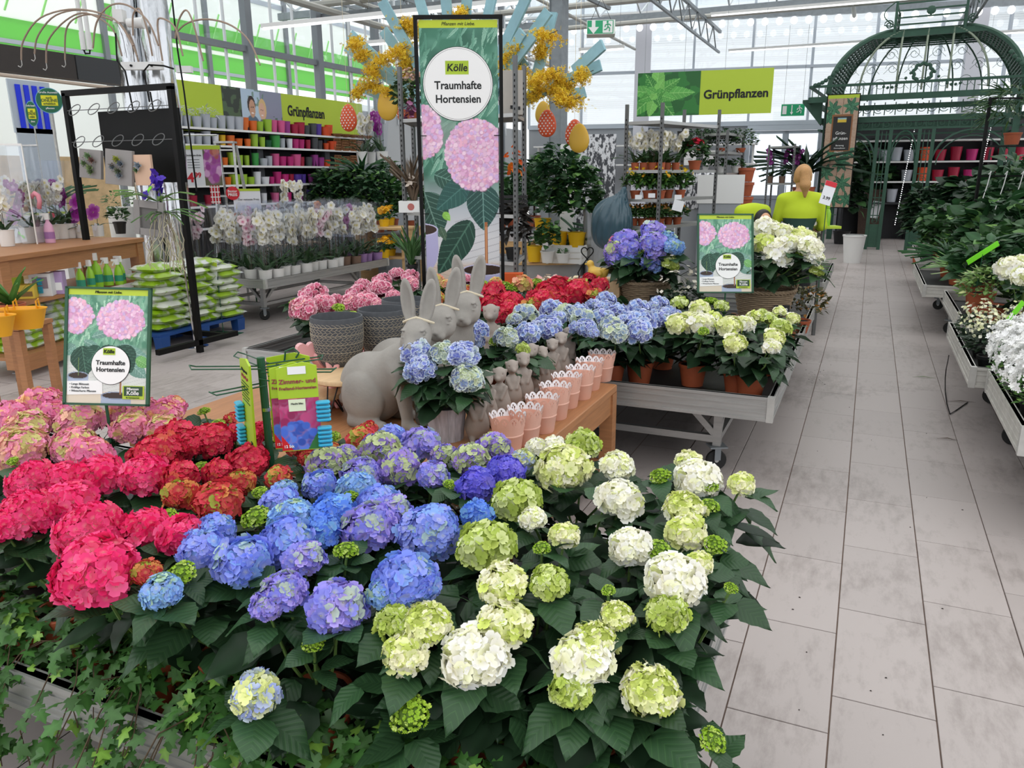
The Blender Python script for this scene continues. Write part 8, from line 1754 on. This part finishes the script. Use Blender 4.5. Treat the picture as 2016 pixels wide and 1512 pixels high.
    # door leaves: narrow panels with bars, scrolls and a closed foot
    for a,b in ((-.73,-.47),(.08,.34)):
        mb=MB()
        for k in range(1,3): mb.box((a+(b -a)*k/3,0,1.55),(.018,.018,1.9))
        for zz in (.62,1.0,1.5,2.0): mb.tube(scroll(((a+b)/2,0,zz),.08),.008,4).box(((a+b)/2,0,zz+.12),(b -a,.02,.02))
        mb.build('door_bars',M_iron,t); MB().box(((a+b)/2,0,.3),(b -a,.03,.5)).build('door_foot_panel',M_iron,t)
    # wreath and crown
    MB().tube([(.17*math.cos(a)*(1+.1*math.sin(9*a)),-.26,ze+.42+.17*math.sin(a)*(1+.1*math.sin(9*a))) for a in np.linspace(0,2*PI,40)[:-1]],.035,5,closed=True).build('wreath',M_iron,t)
    mb=MB()
    for s in (-1,1):
        for k in range(7): mb.ell((s*(.22+k*.08),-.26,ze+.42-.14*math.sin(k*.45)-.03*k),.03,6,4)
    mb.build('garland',M_iron,t)
    for s in (-1,1):
        MB().box((s*tw,dp_/2-tw,zt+.3),(.05,.05,1.1)).build('crown_post',M_iron,t); MB().box((s*tw,dp_/2+tw,zt+.25),(.05,.05,.6)).build('crown_post',M_iron,t); MB().tube([(s*(tw+.02+.22*math.sin(q)),dp_/2-tw,zt+.55-.45*q/3 ) for q in np.linspace(0,3.4,12)]+scroll((s*(tw+.12),dp_/2-tw,zt+.1),.1,s=s),.012,5).build('crown_scroll',M_iron,t)
        for k in range(4): MB().box((s*tw,dp_/2,zt+.08+.14*k),(.03,2*tw,.03)).build('crown_rail',M_iron,t)
    for k in range(4): MB().box((0,dp_/2-tw,zt+.08+.14*k),(2*tw,.03,.03)).build('crown_rail',M_iron,t)
    MB().ell((0,dp_/2-tw -.03,zt+.32),(.09,.02,.09),8,5).build('crown_rosette',M_iron,t)
    for s in (-1,1):
        mb=MB()
        for k in range(9): q=k/8; mb.ell((s*(hw+.15-.55*q),-.28,ze+.28+.42*q**1.6),(.05,.02,.045),6,4)
        mb.build('leaf_trim',M_iron,t)
    return t
pavilion()
# wood-print banner on the pavilion's left corner
def wood_banner():
    a,b,c=AY(1630,188,18.9),AY(1690,187,18.9),AY(1618,380,18.9); W=.62; H=float(a[2]-c[2]); P=(a+b)/2; t=thing('wood_print_banner','wood-pattern banner with monstera leaves and a chalkboard on the pavilion corner','banner',(P[0]+.02,P[1],0),-.02); zc=(a[2]+c[2])/2-.15; H+=.3
    p=Paint(64,230,'b59a84'); p.put((np.mod(p.x*4,1)<.07)*1.,'4a3a30'); p.put((p.noise(40,3,.4)>.6)*1.,'a88a72',.6); p.put(p.rect(0,0,1,.03),'b5cc3a')
    rg=np.random.default_rng(4)
    for (x,y,L) in ((.2,.12,.3),(.78,.1,.3),(.1,.2,.2),(.3,.52,.26),(.75,.5,.3),(.15,.68,.3),(.62,.6,.32),(.3,.82,.34),(.7,.78,.34),(.5,.92,.34),(.1,.95,.3),(.9,.93,.3)):
        for k in range(7): p.leaf(x,y,k*.9+x*3,L,.06,['2f6a4a','3f7d58','275a40'][k % 3],'6fa080')
    p.put(p.rect(.18,.17,.86,.50),'8a5a34'); p.put(p.rect(.23,.185,.81,.485),'22201f'); p.put(p.rect(.38,.2,.66,.24),'d8b83a'); p.put(p.rect(.38,.2,.66,.215),'9ac0c8'); p.build('print',t,(0,-.004,zc),W,H); MB().box((0,.004,zc),(W+.04,.012,H+.04)).build('sheet',M_black,t)
    for s_,z,q in (('Grün-',.175,.09),('pflanzen',.125,.09),('Beratung',.06,.045),('Zimmerpflanzen',.035,.035),('Übertöpfe',-.0,.045),('Dekoration',-.03,.035)): text('chalk_writing',s_,q,M_whiteprint,t,(.01,-.008,zc+(z)*H*.95+.0),bold=.004)
wood_banner()
# dark shelving with red and grey pots behind the pavilion
M_dsh=mat('dark wall panel','2c2d30',.7)
dsf=thing('dark_shelving','dark wall shelving with red and grey pots behind the iron pavilion','shelf',(1.7,22.6,0),WA); MB().box((0,.3,1.45),(4.9,.05,2.9)).build('back_panel',M_dsh,dsf)
for z in (.9,1.42,1.9,2.4): MB().box((0,0,z),(4.9,.5,.04)).build('shelf_board',M_white if z>1 else M_dsh,dsf)
for x in (-2.4,-.8,.8,2.4): MB().box((x,.05,1.25),(.05,.45,2.5)).build('upright',M_dsh,dsf)
cW,sW=math.cos(WA),math.sin(WA); sp_=[(-2.0,'charcoal'),(-1.75,'charcoal'),(-1.5,'silver'),(-1.25,'silver'),(-.95,'silver'),(-.6,'red-orange'),(-.25,'crimson'),(.1,'crimson'),(.45,'magenta'),(.8,'crimson'),(1.15,'crimson'),(1.5,'crimson'),(1.85,'magenta')]
for z,nm in ((1.93,'upper'),(1.45,'middle'),(.93,'lower')):
    for i,(x,c) in enumerate(sp_):
        if nm == 'lower' and i % 3: continue
        if nm == 'middle' and i in (2,3): continue
        o=link('glazed_pot',pot_mesh(.14,.32 if i % 2 else .26,PMAT[c],rim=.002,taper=.75,lip=0,n=14),None,(1.7+x*cW,22.55+x*sW,z)); tag(o,f'{c} pot on the {nm} dark shelf behind the pavilion, {ORD[i]} from the left','plant pot','pots on the dark shelving')
for i,x in enumerate((-1.1,.55)):
    t=thing('light_string',f'vertical string of tiny lights behind the pavilion, {"left" if i == 0 else "right"} one','light string',(1.7+x*cW,22.1+x*sW,.4)); mb=MB()
    for k in range(46): mb.ell((.004*k,0,k*.05),.012,5,3)
    o=mb.build('tiny_bulbs',M_bulb,t); o['kind']='stuff'; MB().tube([(0,.01,0),(.18,.01,2.3)],.004,4).build('wire',M_steel,t)

# ------------------------------------------------------------------ right-hand benches and their plants
M_oldalu=mat('weathered aluminium','c0beb8',.6,.15,noise=.15,nscale=10)
bench('weathered bench at the right edge carrying the white bellflowers',.74,2.3,3.98,5.12,m=M_oldalu,h=.13,castrot=.2)
bench('weathered bench at the right with white roses and red flowers',.66,2.3,5.2,6.75,m=M_oldalu,h=.12,castrot=.2)
bench('weathered bench at the right carrying the big terracotta pots',.76,2.5,6.82,8.6,m=M_oldalu,h=.12,castrot=.2)
bench('weathered bench at the right under the striped calatheas',.60,2.5,9.0,11.2,m=M_oldalu,h=.12,castrot=.2)
bench('furthest weathered bench at the right in front of the pavilion',.70,2.6,11.6,14.0,m=M_oldalu,h=.12,castrot=.2)
CAMP=bush_mesh(300,220,.16,.22,SMALL,.035,'4a7436',lt='7aa04a'); STAR=floret_geo(5,.35,.3)
cam_b=[blossoms(310+i,300,.19,.34,['ffffff','fbfbf8','ffffff'],.019,top=-.1,petals=STAR) for i in range(3)]
for i,(x,y) in enumerate([(.86,4.16),(1.06,4.2),(.84,4.42),(1.04,4.5),(1.28,4.4),(.84,4.72),(1.06,4.8),(1.3,4.72),(.86,4.96)]): plant(f'white star-flowered bellflower on the right-hand bench, {ORD[i]} of nine',(x,y,.456),CAMP,M_blackpl,r=.06,h=.1,group='white bellflowers',rz=i,extra=('blossoms',cam_b[i % 3]))
IMP=bush_mesh(301,180,.17,.24,OVAL,.05,'1f3320',lt='35552c'); IMPB=[blossoms(320+i,80,.17,.34,['f0f0cc','e8eab8','f6f4e0'],.014,top=.1) for i in range(2)]
for i in range(12):
    x,y=.78+.25*(i % 4),5.62+.31*(i // 4); c=i % 4<2 or i // 4 == 2
    plant(f'{"cream" if c else "red"}-flowered dark-leaved plant on the second right bench, {ORD[i]}',(x,y,.456),IMP,M_blackpl,r=.06,h=.07,group='dark-leaved flowering plants',rz=i,scale=.8,extra=('blossoms',IMPB[i % 2] if c else blossoms(325,26,.16,.3,['a8283c','c84858'],.02)))
plant('low round-leaved plant at the front corner of the second right bench',(.95,5.34,.456),bush_mesh(302,110,.16,.16,HEARTL,.08,'3f6a36',lt='6a9448'),M_blackpl,r=.08,h=.1)
plant('second low round-leaved plant beside it on the second right bench',(1.25,5.36,.456),bush_mesh(303,110,.16,.14,HEARTL,.07,'33582e',lt='5f8840'),M_blackpl,r=.08,h=.1)
VAR=bush_mesh(304,420,.24,.32,SMALL,.06,'6f8f4c',lt='c4cc90')
BIGA=bush_mesh(305,200,.28,.48,HEARTL,.13,'35582f',lt='6f9a48'); BIGB=bush_mesh(306,240,.3,.6,OVAL,.15,'2e5230',lt='5f8a48'); BIGC=bush_mesh(307,260,.34,.9,OVAL,.14,'294a2c',lt='587f44'); CAL=straps_mesh(308,34,.3,leaf_geo(1,.36,6,.4,.2,0,seed=9),'64884e',up=1.0,lt='a8bc88'); FERN=straps_mesh(309,70,.42,NARROW,'2f5a32',up=.9)
for i,(x,y,ms,r,sc,lab) in enumerate([(.93,6.98,VAR,.12,1.0,'variegated small-leaved ficus in a terracotta pot at the front corner of the third right bench'),(1.26,7.0,BIGA,.14,.85,'round-leaved plant in a large terracotta pot in the middle of the third right bench'),(1.6,7.0,BIGA,.15,.85,'round-leaved plant in a large terracotta pot at the right edge of the picture'),(.95,7.7,BIGB,.11,.8,'dark oval-leaved plant behind the variegated ficus'),(1.4,7.9,BIGB,.13,1.0,'bushy oval-leaved plant with a neon green label strip'),(1.9,8.0,BIGC,.13,1.0,'tall oval-leaved plant at the right side of the third bench'),(1.0,8.3,BIGA,.12,.9,'round-leaved plant at the back left of the third right bench')]): plant(lab,(x,y,.456),ms,r=r,h=.2,scale=sc,rz=i*1.3)
t=thing('neon_strip','long neon green label strip stuck among the leaves at the right','label',AY(1935,498,7.4),CAMR); b=MB().box((0,0,0),(.28,.003,.045)).build('strip',M_neon,t); b.rotation_euler=(.1,-.6,0); MB().tube([(0,0,-.01),(0,.02,-.35)],.003,4).build('stake',M_green,t)
t=thing('neon_strip','short neon green label strip above the red-flowered plants at the right','label',AY(1998,615,5.6),CAMR); b=MB().box((0,0,0),(.16,.003,.035)).build('strip',M_neon,t); b.rotation_euler=(.1,-1.0,0); MB().tube([(0,0,-.01),(0,.02,-.3)],.003,4).build('stake',M_green,t)
hh=[(G(x,y,1.0),RAD(r,G(x,y,1.0)),k) for x,y,r,k in ((1990,530,28,'white'),(2012,520,24,'white'),(2016,545,24,'white'))]
hydrangea('white hydrangea leaning in at the right edge of the picture',hh,pot=(hh[1][0][0]+.1,hh[1][0][1]+.05,.456),potr=.09,poth=.15,near=False,group=None,seed=400,nleaf=14,fill=30,spread=.2)
mb=thing('orange_post','orange-brown wooden post at the right edge beside the bellflowers','post',tuple(G(2012,700,.6)[:2])+(.456,)); MB().box((0,0,.22),(.05,.05,.44)).build('post',M_brownwood,mb)
k=0
names={id(CAL): 'striped calathea',id(BIGA): 'round-leaved plant',id(BIGB): 'bushy oval-leaved plant',id(BIGC): 'tall dark leafy plant',id(FERN): 'fern'}
for row,(y0,ms) in enumerate([(9.2,[CAL,CAL,FERN,BIGB,BIGA]),(9.8,[CAL,BIGA,CAL,BIGC,BIGB]),(10.5,[FERN,BIGB,BIGA,BIGC,BIGC]),(11.8,[BIGA,FERN,BIGB,BIGC,BIGC]),(12.5,[CAL,BIGA,BIGC,BIGB,BIGC]),(13.3,[BIGB,BIGA,BIGC,BIGC,BIGC])]):
    for j,m_ in enumerate(ms):
        k+=1; plant(f'{names[id(m_)]} in the {ORD[row]} row, {ORD[j]} from the aisle, far right benches',(.98+j*.42+.05*math.sin(k),y0,.456),m_,r=.11,h=.17,scale=.95+.25*math.sin(k*2.2)**2+.12*j,rz=k*1.7,group='foliage plants on the far right benches')
BG=[bush_mesh(330,460,.55,1.6,OVAL,.26,'1f3823',lt='3f6034'),bush_mesh(331,420,.6,1.5,HEARTL,.26,'1b3320',lt='3a5c34'),straps_mesh(332,80,1.1,NARROW,'1d3a24',up=.9)]
for i,(x,y,m_,sc,lab) in enumerate([(3.0,9.0,0,1.0,'large dark shrub at the right edge, nearest of the tall plants'),(2.9,10.6,1,1.05,'large dark shrub with heart-shaped leaves, second of the tall plants at the right'),(2.7,12.2,0,1.1,'tall dark shrub before the pavilion, right of its doorway'),(4.0,13.6,2,1.2,'big palm with long leaves before the pavilion at the right'),(2.3,14.8,2,1.1,'palm with arching leaves in front of the pavilion gate'),(1.5,15.6,1,.95,'broad-leaved shrub left of the arching palm by the pavilion'),(3.2,16.0,0,1.3,'tall shrub against the right part of the pavilion'),(4.9,15.4,1,1.4,'tallest dark shrub at the far right edge'),(1.0,16.6,0,.8,'bushy shrub by the open pavilion gate'),(2.2,17.2,1,1.1,'dark shrub in front of the pavilion posts')]): plant(lab,(x,y,0),BG[m_],M_terra,r=.2,h=.3,scale=sc*(.72 if m_ == 2 else .92),rz=i)
t=thing('plant_rack','black rack with hanging pots above the right-hand plants','rack',tuple(AY(1985,340,11.5)[:2])+(0,),CAMR);
for x in (-.35,.45): MB().box((x,0,1.25),(.03,.03,2.5)).build('post',M_black,t)
for z in (2.5,1.95,1.6): MB().box((.05,0,z),(.83,.02,.02)).build('rail',M_black,t)
for x in (-.25,-.05,.15,.35): MB().tube([(x,-.02,1.62),(x+.02,-.03,1.66),(x,-.03,1.5),(x -.06,-.03,1.2)],.006,5).build('white_hook',M_white,t)
plant('hanging foliage plant on top of the black rack at the right',tuple(AY(1990,290,11.6)[:2])+(1.97,),bush_mesh(340,260,.35,.6,NARROW,.22,'33502f',lt='5a7440'),r=.1,h=.14)

# litter on the tiles
rgx=np.random.default_rng(12); mb=MB()
for k in range(46):
    px,py=(rgx.normal(1600,22),rgx.normal(738,16)) if k<28 else (rgx.uniform(1560,1940),rgx.uniform(660,1450)); P=G(px,py,.001); s=rgx.uniform(.003,.007); a=rgx.uniform(0,6); mb.add([(P[0]+s*math.cos(a+q),P[1]+s*math.sin(a+q)*.7,.0015) for q in (0,1.3,2.9,4.4)]+[(P[0],P[1],.004)],[(0,1,4),(1,2,4),(2,3,4),(3,0,4)])
o=mb.build('soil_crumbs',M_soil); tag(o,'dark soil crumbs scattered on the aisle tiles','dirt',kind='stuff')
for i,(px,py,L,a) in enumerate(((1819,744,.09,.2),(1865,866,.06,.1),(1892,792,.1,.25))): single('fallen_leaf',MB().tube([(-L,0,.004),(0,.008,.01),(L,0,.003)],[.001,.006,.001],5,flat=.4),M_darkstem if i else M_stem,['narrow green fallen leaf on the aisle tiles','short dark fallen leaf on the aisle tiles','thin dark stalk on the aisle tiles under the right bench'][i],'leaf',G(px,py),a)
wr=thing('cable','thin black cable hanging from the right-hand bench to the floor','cable',G(1862,790)); MB().tube([np.array(G(x,y,z))-G(1862,790) for x,y,z in ((1868,700,.42),(1866,712,.3),(1863,725,.18),(1861,745,.07),(1861,770,.012),(1864,795,.006),(1870,815,.006),(1882,808,.006),(1905,792,.006))],.004,5).build('cable_run',M_black,wr)
